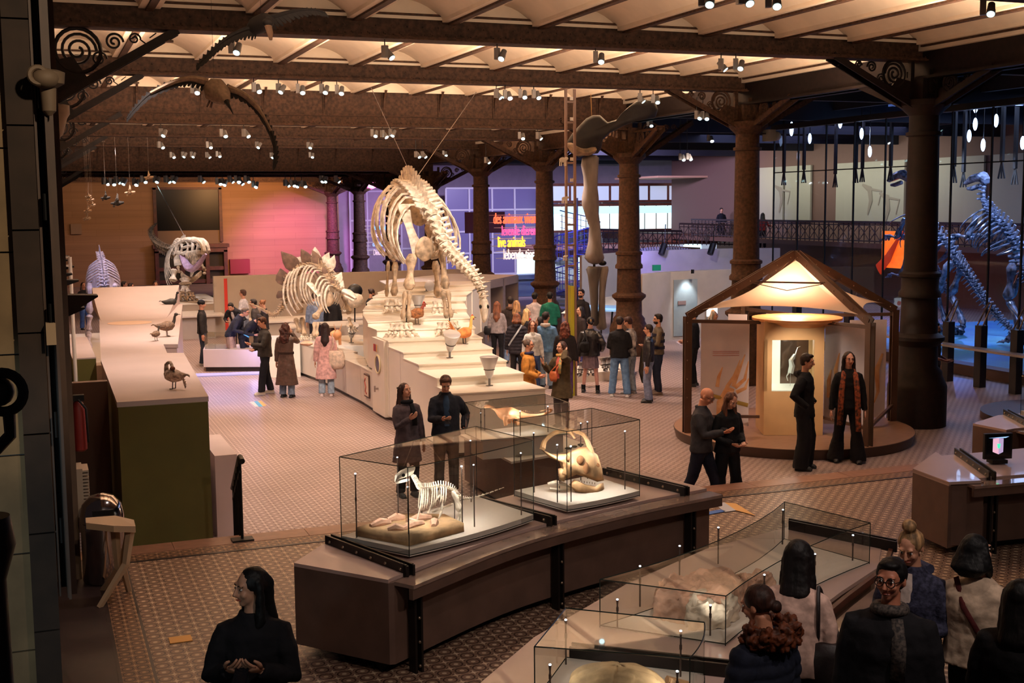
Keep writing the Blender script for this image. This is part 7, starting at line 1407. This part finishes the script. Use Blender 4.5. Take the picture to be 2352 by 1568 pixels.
    for sh, e, w_, sg, nm in AR:
        if ts == 'tshirt': k.tube([sh+V((-.03*sg, 0, .0)), sh, sh.lerp(e, .6)], [.05, sw, sw], 12)
        else: k.tube([sh+V((-.05*sg, 0, .03)), sh+V((-.015*sg, 0, .0)), sh.lerp(e, .45), e, e.lerp(w_, .5), w_], [.045, sw*.95, sw*.98, sw*.86, sw*.76, sw*.62], 12)
    if ts in ('jacket', 'coat', 'longcoat', 'parka', 'blouson', 'puffer'): k.torus(up((0, .008, 1.475)), .066, .02, up((0, 0, 2.5))-up((0, 0, 1.5)), 18, 6, sq=1.05)
    if ts in ('hoodie', 'parka', 'puffer'): k.tube([up((-.08, .07, 1.47)), up((0, .125, 1.44)), up((.08, .07, 1.47))], [.035, .055, .035], 8)
    nm = {'jacket': 'jacket', 'coat': 'coat', 'longcoat': 'long_coat', 'sweater': 'sweater', 'tshirt': 'tshirt', 'hoodie': 'hoodie', 'puffer': 'puffer_jacket', 'parka': 'parka', 'blouson': 'short_jacket'}[ts]
    o = k.build(nm, TM, T, smooth=2, remesh=.011 if hi else .014, sm_it=2, disp=.009 if ts != 'puffer' else .006, dscale=8)
    if ts == 'puffer':
        bulge(o.data, lambda c: .010*abs(math.sin(c.z*38)))
    for ex in extra:
        e0 = ex[0]; EM = cloth(ex[1]) if len(ex) > 1 else None
        if e0 == 'scarf': MB().torus(up((0, -.01, 1.47)), .075, .034, up((0, .1, 2.5))-up((0, 0, 1.5)), 20, 8).tube([up((.05, -.09, 1.44)), up((.07, -.15, 1.30)), up((.07, -.165, 1.12))], [.035, .045, .04], 8, .4, (0, 1, 0)).build('scarf', EM if len(ex) < 3 else ex[2], T, smooth=2, disp=.008, dscale=20)
        if e0 == 'longscarf':
            for sg in (-1, 1): MB().tube([up((.06*sg, .02, 1.49)), up((.09*sg, -.12, 1.40)), up((.12*sg, -.155, 1.15)), up((.13*sg, -.165, .9)), (.14*sg, -.17, .62), (.14*sg, -.17, .52 if sg > 0 else .68)], [.03, .04, .045, .045, .045, .04], 8, .3, (0, 1, 0)).build('scarf_end', ex[2], T, smooth=2, disp=.006, dscale=20)
        if e0 == 'shirt': k = MB().tube([up((0, -.095, 1.45)), up((0, -.128, 1.36)), up((0, -.134, 1.2)), up((0, -.132, 1.02))], [.03, .045, .045, .045], 8, .35, (0, 1, 0)); k.build('inner_shirt', EM, T)
        if e0 == 'glasses':
            k = MB()
            for sg in (-1, 1): k.torus(hp(.032*sg, -.098, .006), .024, .0028, hy, 18, 5); k.bar(hp(.056*sg, -.094, .01), hp(.078*sg, .01, .006), .004, .004)
            k.bar(hp(-.008, -.1, .01), hp(.008, -.1, .01), .004, .004); k.build('glasses', mat('spectacle', (28, 22, 20), .3), T)
        if e0 == 'sunhat': MB().lathe([(.19, 0), (.12, .03), (.02, .11)], hp(0, .0, .08), 4, HA).build('paper_hat', EM, T, smooth=False)
        if e0 == 'furhood':
            random.seed(5); k = MB()
            for i in range(220): a_ = math.pi*(i/220)*1.4-.4; k.ell(up((.15*math.cos(a_)+random.uniform(-.04, .04), .04+.13*math.sin(a_)+random.uniform(-.04, .04), 1.49+random.uniform(-.06, .06))), (.024, .024, .024), 6, 4)
            k.build('fur_hood', hairm(ex[1]), T, smooth=2, remesh=.009, disp=.012, dscale=45)
        if e0 == 'beard': MB().ell(hp(0, -.032, -.062), (.058, .062, .048), 14, 10, HA).build('beard', hairm(ex[1]), T, smooth=2, disp=.004, dscale=40)
        if e0 == 'clip': MB().ell(hp(.01, .112, .03), (.018, .012, .05), 8, 6, HA).build('hair_clip', mat('clip_tan', (190, 150, 100), .3), T)
        if e0 == 'stripes':
            for z in (1.0, 1.14, 1.28): MB().rings([[up((rx*1.02*build*math.cos(q), ry*1.02*math.sin(q), zz)) for q in [2*math.pi*j/28 for j in range(28)]] for zz, rx, ry in ((z, .188, .138), (z+.06, .19, .138))], caps=False).build('sweater_band', EM, T)
        if e0 == 'hood': MB().tube([up((-.1, .05, 1.46)), up((0, .12, 1.45)), up((.1, .05, 1.46))], [.035, .05, .035], 8).build('hood', EM, T)
        if e0 == 'belt': MB().rings([[up((.19*math.cos(q), .142*math.sin(q), zz)) for q in [2*math.pi*j/28 for j in range(28)]] for zz in (1.02, 1.07)], caps=False).build('belt', EM, T)
        if e0 == 'strap':
            sg = ex[2]; MB().tube([up((.13*sg, .06, 1.46)), up((.04*sg, .16, 1.3)), up((-.1*sg, .165, 1.1)), up((-.2*sg, .08, .95))], [.02, .02, .02, .02], 6, .25, (0, 1, 0)).build('strap', EM, T)
    T['_s'] = s; return T, lambda p: T.matrix_basis @ up(p), AR
def held(name, label, cat, pos, dims, m, rz=0, tilt=0):
    k = MB(); a = Matrix.Rotation(rz, 3, 'Z') @ Matrix.Rotation(tilt, 3, 'X'); k.obox(pos, *dims, ax=(a @ V((1, 0, 0)), a @ V((0, 1, 0)), a @ V((0, 0, 1)))); return tag(k.build(name, m, smooth=False), label, cat)
def world(T, p): return Matrix.LocRotScale(T.location, T.rotation_euler, T.scale) @ V(p)
def phone(T, label, p=(.0, -.43, 1.16), glow=None): q = world(T, p); return held('mobile_phone', label, 'phone', q, (.075, .15, .01), mat('phone_black', (20, 22, 28), .2) if not glow else mat('phone_glow', glow, .3, emit=.6), T.rotation_euler.z, .5)
def bag(T, name, label, c, size, m, strap=None):
    q = world(T, c); t = thing(name, label, 'bag', q, 0); a = T.rotation_euler.z; X = V((math.cos(a), math.sin(a), 0)); Y_ = V((-math.sin(a), math.cos(a), 0))
    MB().tube([q+V((0, 0, size*.6)), q+V((0, 0, size*.3)), q-V((0, 0, size*.2)), q-V((0, 0, size*.55))], [size*.45, size*.55, size*.6, size*.4], 12, .4, Y_).build('pouch', m, t, smooth=2, disp=.012, dscale=12)
    if strap: pts = [world(T, p) for p in strap]; MB().tube(cat_rom([q+X*size*.3+V((0, 0, size*.6))]+pts+[q-X*size*.3+V((0, 0, size*.6))], 3), .012, 6).build('strap', m, t)
    return t
DARK = (26, 24, 28)
# --- on the gallery floor in front
T, _, _ = person('woman in a black coat with long black hair standing alone at the lower left', 577, 1305, 0, 1.68, -12, (DARK, 'coat'), ((24, 22, 24), 'trousers'), ((16, 12, 12), 'long'), ('hold', 'hold'), hyaw=-52, hi=1, sk=(200, 146, 116), puff=1.12)
phone(T, 'phone held in both hands by the woman at the lower left', (.0, -.37, 1.24))
T, _, _ = person('person with black hair and round glasses in a dark coat and dotted scarf', 2048, 1283, 0, 1.76, -8, ((28, 26, 30), 'coat'), ((24, 22, 24), 'trousers'), ((16, 12, 12), 'short'), ('down', 'down'), hi=1, hyaw=-10, sk=(190, 120, 92), extra=(('glasses',), ('scarf', DARK, mat('dotted_scarf', (30, 26, 28), .8, rgb2=(96, 84, 76), scale=60))), puff=1.25, build=1.1)
T, _, _ = person('blonde woman with a high bun in a plaid navy jacket looking down', 2100, 1210, 0, 1.66, -20, ((62, 62, 84), 'jacket'), ((30, 28, 30), 'trousers'), ((190, 146, 100), 'bun'), ('front', 'down'), hpitch=22, hi=1, sk=(206, 146, 116), extra=(('shirt', (210, 190, 180)), ('hood', (58, 58, 80))), puff=1.15, rgb2=(30, 30, 46), vscale=40)
T, _, _ = person('woman with long dark hair and pale pink sweater seen from behind', 1832, 1243, 0, 1.66, 165, ((214, 176, 160), 'sweater'), ((30, 28, 34), 'trousers'), ((22, 14, 14), 'long'), ('front', 'front'), hpitch=14, hi=1, puff=1.1)
bag(T, 'shoulder_bag', 'dark bag with stud strap on the shoulder of the woman in the pale pink sweater', (-.24, .05, .95), .26, cloth((36, 26, 26), .5), [(-.17, .1, 1.3), (-.15, .02, 1.47), (-.17, -.1, 1.3)])
T, _, _ = person('woman with sleek bun in a navy puffer jacket with brown fur hood', 1757, 1346, 0, 1.64, -130, ((30, 34, 50), 'puffer'), ((24, 22, 26), 'trousers'), ((60, 32, 22), 'lowbun'), ('front', 'front'), hpitch=16, hi=1, sk=(200, 136, 104), extra=(('furhood', (110, 54, 28)),), puff=1.15, hyaw=12)
T, _, _ = person('woman with chin-length black hair in a cream top seen from behind on the right', 2252, 1230, 0, 1.66, 160, ((214, 186, 160), 'sweater'), ((30, 28, 30), 'trousers'), ((14, 12, 14), 'bob'), ('front', 'front'), hyaw=-18, hroll=12, hi=1, puff=1.25, extra=(('strap', (96, 40, 40), 1),))
T, _, _ = person('dark-haired person in black cut off by the right edge at the bottom', 2345, 1332, 0, 1.66, 170, ((22, 20, 22), 'coat'), ((22, 20, 22), 'trousers'), ((20, 14, 12), 'long'), ('front', 'front'), puff=1.2)
# --- just beyond the kerb
K = FZ
T, _, _ = person('young man in a black hoodie and wide black trousers standing in profile before the kiosk', 1850, 812, K, 1.84, 78, ((20, 19, 22), 'hoodie'), ((20, 20, 24), 'wide'), ((52, 34, 26), 'short'), ('pocket', 'pocket'), hi=1, hpitch=8, puff=1.08, hyaw=4)
T, _, _ = person('smiling woman with long wavy brown hair, black outfit and orange patterned scarf before the kiosk', 1950, 808, K, 1.80, 8, ((22, 20, 22), 'jacket'), ((20, 19, 22), 'flare'), ((48, 28, 22), 'verylong'), ('down', 'down'), 'apart', hyaw=12, hi=1, sk=(220, 160, 136), extra=(('longscarf', (150, 70, 40), mat('pattern_scarf', (164, 76, 34), .8, rgb2=(30, 18, 16), scale=22)),))
T, _, _ = person('bald man with glasses in a grey quilted jacket looking into his hand', 1612, 887, K, 1.74, 72, ((58, 54, 56), 'jacket'), ((28, 30, 44), 'trousers'), ((90, 60, 44), 'bald'), ('phone', 'phone'), 'walk', hpitch=28, hi=1, sk=(214, 140, 104), extra=(('glasses',),), puff=1.1)
T, _, _ = person('woman with shoulder-length brown hair in a black coat beside the bald man, head bowed', 1672, 897, K, 1.66, 40, ((24, 22, 24), 'jacket'), ((22, 21, 24), 'flare'), ((120, 72, 48), 'mid'), ('front', 'front'), 'apart', hpitch=28, hi=1, puff=1.08)
T, _, _ = person('woman in a long grey coat and black scarf raising one hand', 932, 880, K, 1.66, 22, ((84, 72, 76), 'coat'), ((34, 30, 34), 'trousers'), ((66, 38, 30), 'long'), ('down', 'chest'), hyaw=18, hpitch=-12, hi=1, extra=(('scarf', (20, 18, 22)),), hem=.55)
T, _, _ = person('man in a navy jacket looking down at his phone behind the near case', 1022, 858, K, 1.78, 6, ((28, 30, 40), 'jacket'), ((88, 70, 58), 'trousers'), ((92, 56, 36), 'short'), ('pocket', 'phone'), hpitch=28, hi=1, shoes=(200, 190, 180), extra=(('shirt', (40, 60, 84)),), puff=1.12)
phone(T, 'phone in the hand of the man in the navy jacket', (-.02, -.42, 1.15))
# --- left part of the hall
T, _, _ = person('man in a black beanie, dark jacket and jeans standing far left in profile', 462, 689, K, 1.75, 85, ((36, 32, 34), 'jacket'), ((44, 50, 66), 'jeans'), ((22, 20, 22), 'beanie'), shoes=(190, 184, 180), sk=(196, 136, 108))
T, _, _ = person('young man in a dark jacket walking left with white sneakers', 606, 727, K, 1.76, -72, ((54, 50, 48), 'jacket'), ((26, 28, 40), 'jeans'), ((88, 52, 34), 'short'), ('phone', 'front'), 'step', hpitch=16, shoes=(220, 214, 200), puff=1.15)
T, _, _ = person('woman with long auburn hair in a brown leather coat holding up a phone', 655, 741, K, 1.66, 158, ((84, 62, 54), 'longcoat'), ((120, 136, 160), 'jeans'), ((78, 40, 32), 'wavy'), ('down', 'face'), rough=.4, extra=(('belt', (50, 34, 30)),))
T, _, _ = person('woman in a long pale pink coat with very long dark hair seen from behind', 746, 741, K, 1.64, 175, ((226, 176, 172), 'longcoat'), ((160, 176, 194), 'jeans'), ((44, 24, 26), 'verylong'), shoes=(200, 180, 176), hem=.42)
bag(T, 'tote_bag', 'cream tote bag hanging from the shoulder of the woman in the pink coat', (-.24, .06, .86), .36, cloth((232, 206, 186)), [(-.19, .1, 1.25), (-.17, .02, 1.48), (-.19, -.08, 1.25)])
T, _, _ = person('grey-haired man in a navy jacket leaning over the low display counter', 560, 728, K, 1.76, 70, ((38, 40, 58), 'jacket'), ((176, 144, 130), 'trousers'), ((120, 104, 96), 'short'), ('counter', 'counter'), lean=32, foot=(532, 848), extra=(('glasses',),))
phone(T, 'glowing phone in the hand of the leaning grey-haired man', (-.2, -.5, .9), (90, 150, 200))
person('woman with long dark hair in black bending over the low display counter', 580, 762, K, 1.66, 60, ((30, 30, 40), 'jacket'), ((26, 26, 36), 'slim'), ((40, 24, 22), 'long'), ('counter', 'counter'), lean=42, foot=(562, 848))
person('man in a dark vest over a white shirt bending behind the leaning visitors', 540, 713, K, 1.74, -20, ((36, 36, 42), 'jacket'), ((30, 30, 40), 'trousers'), ((28, 22, 22), 'short'), ('counter', 'counter'), lean=42, foot=(548, 812), extra=(('shirt', (220, 216, 214)),))
person('young man in a white sweater standing before the grey partition', 558, 665, K, 1.76, -120, ((206, 200, 204), 'sweater'), ((120, 130, 150), 'jeans'), ((80, 50, 40), 'short'))
person('dark-haired man in a grey jacket bending at the bench before the partition', 590, 686, K, 1.70, -100, ((60, 54, 54), 'jacket'), ((40, 38, 44), 'trousers'), ((44, 30, 26), 'short'), ('front', 'front'), lean=8)
person('woman with tied light brown hair in black behind the tail of the plated skeleton', 606, 688, K, 1.64, -90, ((40, 34, 38), 'jacket'), ((40, 38, 44), 'trousers'), ((150, 96, 62), 'backbun'), ('front', 'front'), hpitch=20)
person('person in a pale blue hoodie seen through the legs of the plated skeleton', 722, 672, K, 1.68, 175, ((124, 140, 170), 'hoodie'), ((34, 34, 44), 'trousers'), ((60, 40, 36), 'short'))
person('person in black top and plaid skirt behind the plated skeleton', 763, 672, K, 1.68, 170, ((26, 24, 28), 'jacket'), ((150, 120, 120), 'skirt'), ((30, 22, 22), 'short'))
person('man with a topknot in black between the plated skeleton and the white podium', 851, 663, K, 1.78, 120, ((30, 28, 32), 'sweater'), ((30, 28, 34), 'trousers'), ((60, 36, 30), 'backbun'), hpitch=16, extra=(('beard', (60, 36, 30)),))
person('woman in a black top and jeans with an arm out at the far left', 191, 648, K, 1.66, 20, ((24, 22, 26), 'sweater'), ((60, 90, 150), 'jeans'), ((70, 44, 36), 'mid'), ('wide', 'wide'))
person('person holding up a pale phone beyond the mauve ramp', 284, 646, K, 1.72, 90, ((44, 40, 52), 'jacket'), ((34, 34, 44), 'trousers'), ((36, 26, 26), 'short'), ('face', 'face'))
person('person with arm raised just right of the one holding the phone beyond the ramp', 300, 650, K, 1.70, 90, ((80, 80, 120), 'jacket'), ((34, 34, 44), 'trousers'), ((50, 34, 30), 'short'), ('raise', 'down'))
person('person with brown hair far beyond the ramp beside a blond child', 357, 645, K, 1.74, 0, ((60, 44, 40), 'jacket'), ((34, 34, 44), 'trousers'), ((60, 38, 30), 'short'))
person('blond child far beyond the mauve ramp', 360, 656, K, 1.3, 180, ((80, 64, 60), 'jacket'), ((34, 34, 44), 'trousers'), ((190, 150, 90), 'short'))
# --- crowd by the leg bones
T, _, _ = person('woman with very long auburn hair and grey vest at the niche cabinets, seen from behind', 1137, 682, K, 1.68, 170, ((150, 138, 138), 'sweater'), ((24, 22, 26), 'leather'), ((140, 84, 58), 'verylong'), foot=(1143, 838))
bag(T, 'hand_bag', 'black handbag at the side of the woman with very long auburn hair', (.26, .0, .95), .2, cloth((24, 20, 22), .4))
person('man in dark jacket with brown collar and light jeans seen from behind', 1172, 681, K, 1.78, 178, ((54, 44, 42), 'jacket'), ((130, 150, 180), 'jeans'), ((40, 26, 22), 'short'), ('front', 'front'), puff=1.1, extra=(('hood', (96, 66, 50)),))
person('blonde woman half hidden behind the man in the brown-collared jacket', 1187, 690, K, 1.68, 150, ((60, 52, 50), 'jacket'), ((40, 40, 48), 'trousers'), ((200, 150, 104), 'long'))
T, _, _ = person('woman with auburn bob in a black puffer jacket and pale strap seen from behind', 1187, 719, K, 1.66, 172, ((44, 38, 44), 'puffer'), ((40, 34, 36), 'trousers'), ((130, 74, 44), 'bob'), extra=(('strap', (190, 190, 190), -1),), puff=1.1, hem=.74)
person('blonde woman in black and red looking right in the crowd', 1210, 709, K, 1.66, 110, ((28, 24, 28), 'jacket'), ((40, 40, 48), 'trousers'), ((224, 180, 122), 'long'), extra=(('scarf', (160, 30, 36)),), sk=(220, 160, 136))
person('man in a white t-shirt with black hair seen from behind', 1228, 671, K, 1.80, 176, ((236, 220, 218), 'tshirt'), ((40, 40, 52), 'trousers'), ((26, 20, 22), 'short'), ('front', 'front'))
person('man in a green sweater with black hair seen from behind', 1263, 670, K, 1.82, 176, ((22, 104, 86), 'sweater'), ((30, 34, 50), 'trousers'), ((20, 16, 18), 'short'), ('front', 'front'), build=1.1)
person('curly-haired girl in a white top facing the viewer amid the crowd', 1223, 737, K, 1.58, 10, ((230, 226, 220), 'sweater'), ((60, 80, 120), 'jeans'), ((110, 62, 44), 'curly'))
T, _, _ = person('dark-haired woman in dark cardigan looking left beside the denim jacket', 1240, 727, K, 1.62, -110, ((40, 34, 40), 'sweater'), ((80, 110, 150), 'jeans'), ((30, 20, 22), 'long'))
bag(T, 'pale_tote', 'pale peach bag between the curly-haired girl and the denim jacket', (.1, -.3, .95), .24, cloth((222, 180, 164)))
person('man in a blue denim jacket and light jeans seen from behind in the crowd', 1254, 716, K, 1.76, 168, ((92, 130, 170), 'blouson'), ((150, 176, 200), 'jeans'), ((36, 26, 26), 'short'), ('front', 'front'), hyaw=-30, extra=(('hood', (214, 200, 190)),), puff=1.08, hem=.84)
person('woman with curly auburn hair in a black jacket seen from behind', 1298, 738, K, 1.66, 172, ((36, 30, 32), 'jacket'), ((90, 60, 110), 'trousers'), ((120, 62, 46), 'curly'), puff=1.1)
person('person with tied grey hair in a mustard jacket and navy scarf facing right', 1213, 779, K, 1.66, 75, ((196, 130, 56), 'parka'), ((70, 100, 140), 'jeans'), ((96, 76, 66), 'backbun'), ('front', 'front'), extra=(('glasses',), ('scarf', (40, 40, 70))), sk=(206, 140, 108), puff=1.1)
T, _, _ = person('woman in a green parka, colourful scarf and coral top with a hand at her ear', 1290, 784, K, 1.64, -38, ((76, 62, 42), 'parka'), ((50, 36, 34), 'trousers'), ((74, 44, 36), 'mid'), ('ear', 'raise'), hyaw=-15, extra=(('shirt', (206, 100, 90)), ('scarf', (30, 110, 100), mat('multi_scarf', (30, 120, 104), .8, rgb2=(210, 150, 70), scale=14))), hi=1, puff=1.08)
bag(T, 'belt_bag', 'orange-brown bag worn in front by the woman in the green parka', (-.06, -.2, 1.06), .16, cloth((190, 96, 50), .5), [(.12, -.1, 1.42)])
person('boy in a paper hat and glasses with a yellow jacket looking left', 1303, 716, K, 1.50, -80, ((214, 196, 70), 'jacket'), ((50, 50, 60), 'trousers'), ((150, 96, 50), 'short'), extra=(('sunhat', (196, 200, 196)), ('glasses',)))
person('tall person in black behind the yellow board of the height scale', 1335, 664, K, 1.86, -30, ((28, 24, 30), 'coat'), ((24, 24, 30), 'trousers'), ((30, 22, 30), 'short'), extra=(('beard', (40, 28, 30)),))
person('woman in a dark shawl just below the tall person behind the height scale', 1333, 704, K, 1.62, -60, ((44, 34, 34), 'coat'), ((70, 70, 130), 'trousers'), ((30, 22, 24), 'mid'))
T, _, _ = person('woman in black leather jacket and grey pleated skirt with a hair clip', 1356, 728, K, 1.70, 172, ((30, 26, 30), 'blouson'), ((120, 100, 112), 'skirt'), ((28, 20, 22), 'lowbun'), ('down', 'pocket'), 'apart', rough=.3, extra=(('clip',),), sk=(226, 170, 156), shoes=(22, 20, 22), puff=1.18, hem=.86, hyaw=20)
bag(T, 'leather_shoulder_bag', 'black leather bag on the back of the woman in the grey skirt', (.1, .24, 1.08), .2, cloth((22, 20, 22), .3), [(.12, .14, 1.3), (.14, .03, 1.47)])
person('man in a black jacket and blue jeans seen from behind right of the grey skirt', 1423, 727, K, 1.76, 176, ((24, 22, 26), 'jacket'), ((104, 140, 184), 'jeans'), ((44, 28, 26), 'short'), ('front', 'front'), 'apart', hpitch=14, shoes=(226, 220, 214), puff=1.08)
person('boy in a black and white patterned cardigan and pale jeans, head bowed to the left', 1447, 727, K, 1.72, -120, ((214, 204, 200), 'jacket'), ((150, 160, 172), 'jeans'), ((70, 38, 32), 'short'), ('front', 'front'), hpitch=18, rgb2=(26, 24, 34), vscale=5, shoes=(150, 140, 136))
T, _, _ = person('bearded man in a striped brown sweater holding coats and looking left', 1512, 721, K, 1.78, -78, ((96, 82, 66), 'sweater'), ((30, 34, 52), 'trousers'), ((34, 22, 20), 'short'), ('low', 'front'), extra=(('stripes', (36, 36, 56)), ('beard', (44, 28, 24))), shoes=(110, 90, 80))
q = world(T, (0, -.28, .85)); tag(MB().tube([q+V((0, 0, .2)), q, q-V((.05, 0, .35)), q-V((0, 0, .6))], [.1, .16, .15, .12], 12, .6).build('carried_coat', cloth((74, 64, 50)), smooth=2, disp=.02, dscale=10), 'brown coat carried over the arm of the striped sweater man', 'coat')
person('person in a black leather jacket hidden behind the man in the striped sweater', 1490, 745, K, 1.66, -90, ((34, 30, 34), 'blouson'), ((120, 130, 160), 'jeans'), ((40, 26, 24), 'short'), rough=.35)
T, _, _ = person('bearded man in dark sweater holding a paper behind the left kiosk leg', 1594, 710, K, 1.78, -100, ((28, 32, 44), 'sweater'), ((24, 26, 34), 'slim'), ((26, 20, 22), 'short'), ('front', 'front'), extra=(('beard', (30, 22, 24)),))
held('folded_leaflet', 'white and violet folded leaflet in the hand of the man behind the left kiosk leg', 'leaflet', world(T, (.08, -.30, .98)), (.12, .16, .01), mat('leaflet', (206, 196, 220), .6), .4, .4)
person('white-haired woman before the glowing info screen', 1640, 714, K, 1.62, 60, ((120, 110, 112), 'jacket'), ((60, 56, 60), 'trousers'), ((220, 206, 190), 'bob'))
person('bearded man in a grey t-shirt looking up right beside the nearest column', 2148, 741, K, 1.78, 80, ((76, 78, 86), 'tshirt'), ((22, 22, 28), 'slim'), ((22, 16, 18), 'short'), ('front', 'front'), extra=(('beard', (26, 18, 18)),), sk=(150, 104, 88))
person('dark silhouette of a person standing at the balcony railing', 0, 0, 1.7, 1.78, 20, ((18, 18, 30), 'coat'), ((18, 18, 26), 'trousers'), ((16, 14, 18), 'short'), ('front', 'front'), at_=V((aY(1657, 480, 55.2).x, 55.2, 0)))
person('long-haired person in a red top leaning at the balcony railing right of the dark one', 0, 0, 1.55, 1.70, 180, ((110, 26, 30), 'sweater'), ((20, 18, 24), 'trousers'), ((20, 14, 16), 'long'), ('wide', 'wide'), at_=V((aY(1752, 480, 50.5).x, 50.5, 0)))
person('small head of a visitor at the edge of the pink wall by the last column', 0, 0, K, 1.7, 0, ((40, 30, 40), 'jacket'), ((30, 30, 40), 'trousers'), ((26, 18, 20), 'short'), at_=V((aY(806, 600, 46).x, 46, 0)))
person('visitor whose head just shows over the grey partition at its left part', 0, 0, K, 1.74, 90, ((40, 34, 40), 'jacket'), ((30, 30, 40), 'trousers'), ((26, 18, 20), 'short'), at_=V((aY(571, 600, 44).x, 44, 0)))
person('woman whose head shows behind the big skeleton neck beyond the cabinets', 0, 0, K, 1.70, 20, ((50, 36, 44), 'jacket'), ((30, 30, 40), 'trousers'), ((40, 24, 26), 'mid'), at_=V((aY(1138, 600, 39.5).x, 39.5, 0)))
for o in bpy.data.objects:
    if '_s' in o: del o['_s']
# ================================================================ track spotlights
SPW = mat('spot_white', (150, 144, 140), .4, .1); LNS = mat('spot_lens', (190, 240, 245), .3, emit=5); LNB = mat('spot_lens_bright', (225, 240, 255), .3, emit=30)
def proto(nm, lens):
    t = thing(nm, 'proto', 'spotlight'); MB().box((-.045, -.05, -.02), (.045, .05, .20)).build('driver_box', SPW, t, smooth=False)
    R = Matrix.Translation((.115, 0, .06)) @ Matrix.Rotation(math.radians(-42), 4, 'X')
    k = MB().lathe([(.03, .12), (.055, .11), (.06, .0), (.066, -.02), (.068, -.11), (.062, -.112)], (0, 0, 0), 18); k.xf(R); k.build('housing', SPW, t)
    k = MB().lathe([(0, -.118), (.056, -.118), (.056, -.112)], (0, 0, 0), 18); k.xf(R); k.build('lens', lens, t)
    st = MB().cyl((0, 0, 0), (0, 0, .1), .012, 6).build('stem', BLACK, t); st.location = (0, 0, .2); return t
PA, PB = proto('track_spotlight', LNS), proto('track_spotlight', LNB)
rows = [(12.5, 'nearest', .3, [(1612, 0), (1700, -4), (1765, 4), (2258, 22)], []),
 (18.5, 'second', .3, [(532, 112), (884, 122), (1142, 127), (1368, 134), (1656, 150), (1690, 150)], []),
 (24.5, 'third', .3, [(442, 206), (583, 203), (640, 205), (684, 206), (739, 206), (774, 208), (1140, 217), (1160, 219), (1195, 217), (1226, 218), (1470, 226), (1500, 229)], [1160]),
 (30.5, 'fourth', .3, [(370, 306), (508, 307), (560, 307), (855, 307), (878, 309), (897, 305), (1193, 313), (1235, 313), (1488, 284), (1600, 266), (1614, 267)], [878]),
 (36.5, 'fifth', .25, [(365, 334), (476, 334), (590, 334), (708, 335), (955, 356), (970, 356), (1116, 369), (1627, 319)], [1627]),
 (42.5, 'sixth', .2, [(392, 357), (420, 356), (440, 356), (475, 357), (498, 355), (623, 358), (712, 357), (1018, 338), (1562, 362), (1578, 361)], []),
 (54.3, 'farthest visible', .2, [(238, 419), (253, 420), (266, 416), (281, 419), (308, 421), (325, 412), (355, 401), (380, 403), (396, 401), (459, 411), (498, 419), (511, 421), (527, 411), (541, 409), (549, 419), (563, 414), (582, 426), (655, 423), (668, 423), (678, 425), (693, 425), (737, 401), (741, 413), (771, 401)], [238, 308, 511, 541, 582])]
first = {id(PA): 1, id(PB): 1}
for Y, nm, up_, pts, bright in rows:
    for i, (px, py) in enumerate(sorted(pts)):
        p = aY(px, py, Y-.06); pr_ = PB if px in bright else PA
        if first[id(pr_)]: t = pr_; first[id(pr_)] = 0
        else: t = copy_tree(pr_)
        random.seed(px); zb = {12.5: 6.28, 18.5: 6.27, 24.5: 6.25, 30.5: 5.74, 36.5: 5.76, 42.5: 5.76, 54.3: 5.2}[Y]; sc_ = .82 if Y < 50 else 1.3
        if p.x > 15.5: p = aY(px, py, 30.5 if py > 270 else 24.5); zb = 6.1
        z = min(p.z-.05, zb-.26*sc_); t.location = (p.x, p.y, z); t.scale = (sc_, sc_, sc_); t.rotation_euler = (0, 0, random.uniform(-.9, .9))
        for ch in t.children:
            if ch.name.startswith('stem'): ch.scale.z = max(.1, (zb+.005-z)/sc_-.2)/.1
        t['label'] = 'white track spotlight under the %s girder row, number %s from the left' % (nm, ('%s' % (ORD[i] if i < 16 else 'seventeenth eighteenth nineteenth twentieth twenty-first twenty-second twenty-third twenty-fourth'.split()[i-16]))); t['group'] = 'track spotlights, %s row' % nm
        t['label'] = t['label'].replace('number ', '')
# white projector box on the second column and a few lamps in the dark aisle
p = aY(1768, 312, 24.3); t = thing('projector', 'white projector with round lens fixed beside the second column', 'projector', p); MB().box((p.x-.1, p.y-.1, p.z-.12), (p.x+.1, p.y+.15, p.z+.14)).build('casing', SPW, t, smooth=False); MB().ell(p+V((.16, 0, .0)), (.13, .1, .11), 14, 8).build('lens_dome', SPW, t); MB().bar(p+V((-.1, 0, .05)), (15.55, 24.5, p.z+.05), .03, .03).build('arm', BLACK, t)
clean_props()
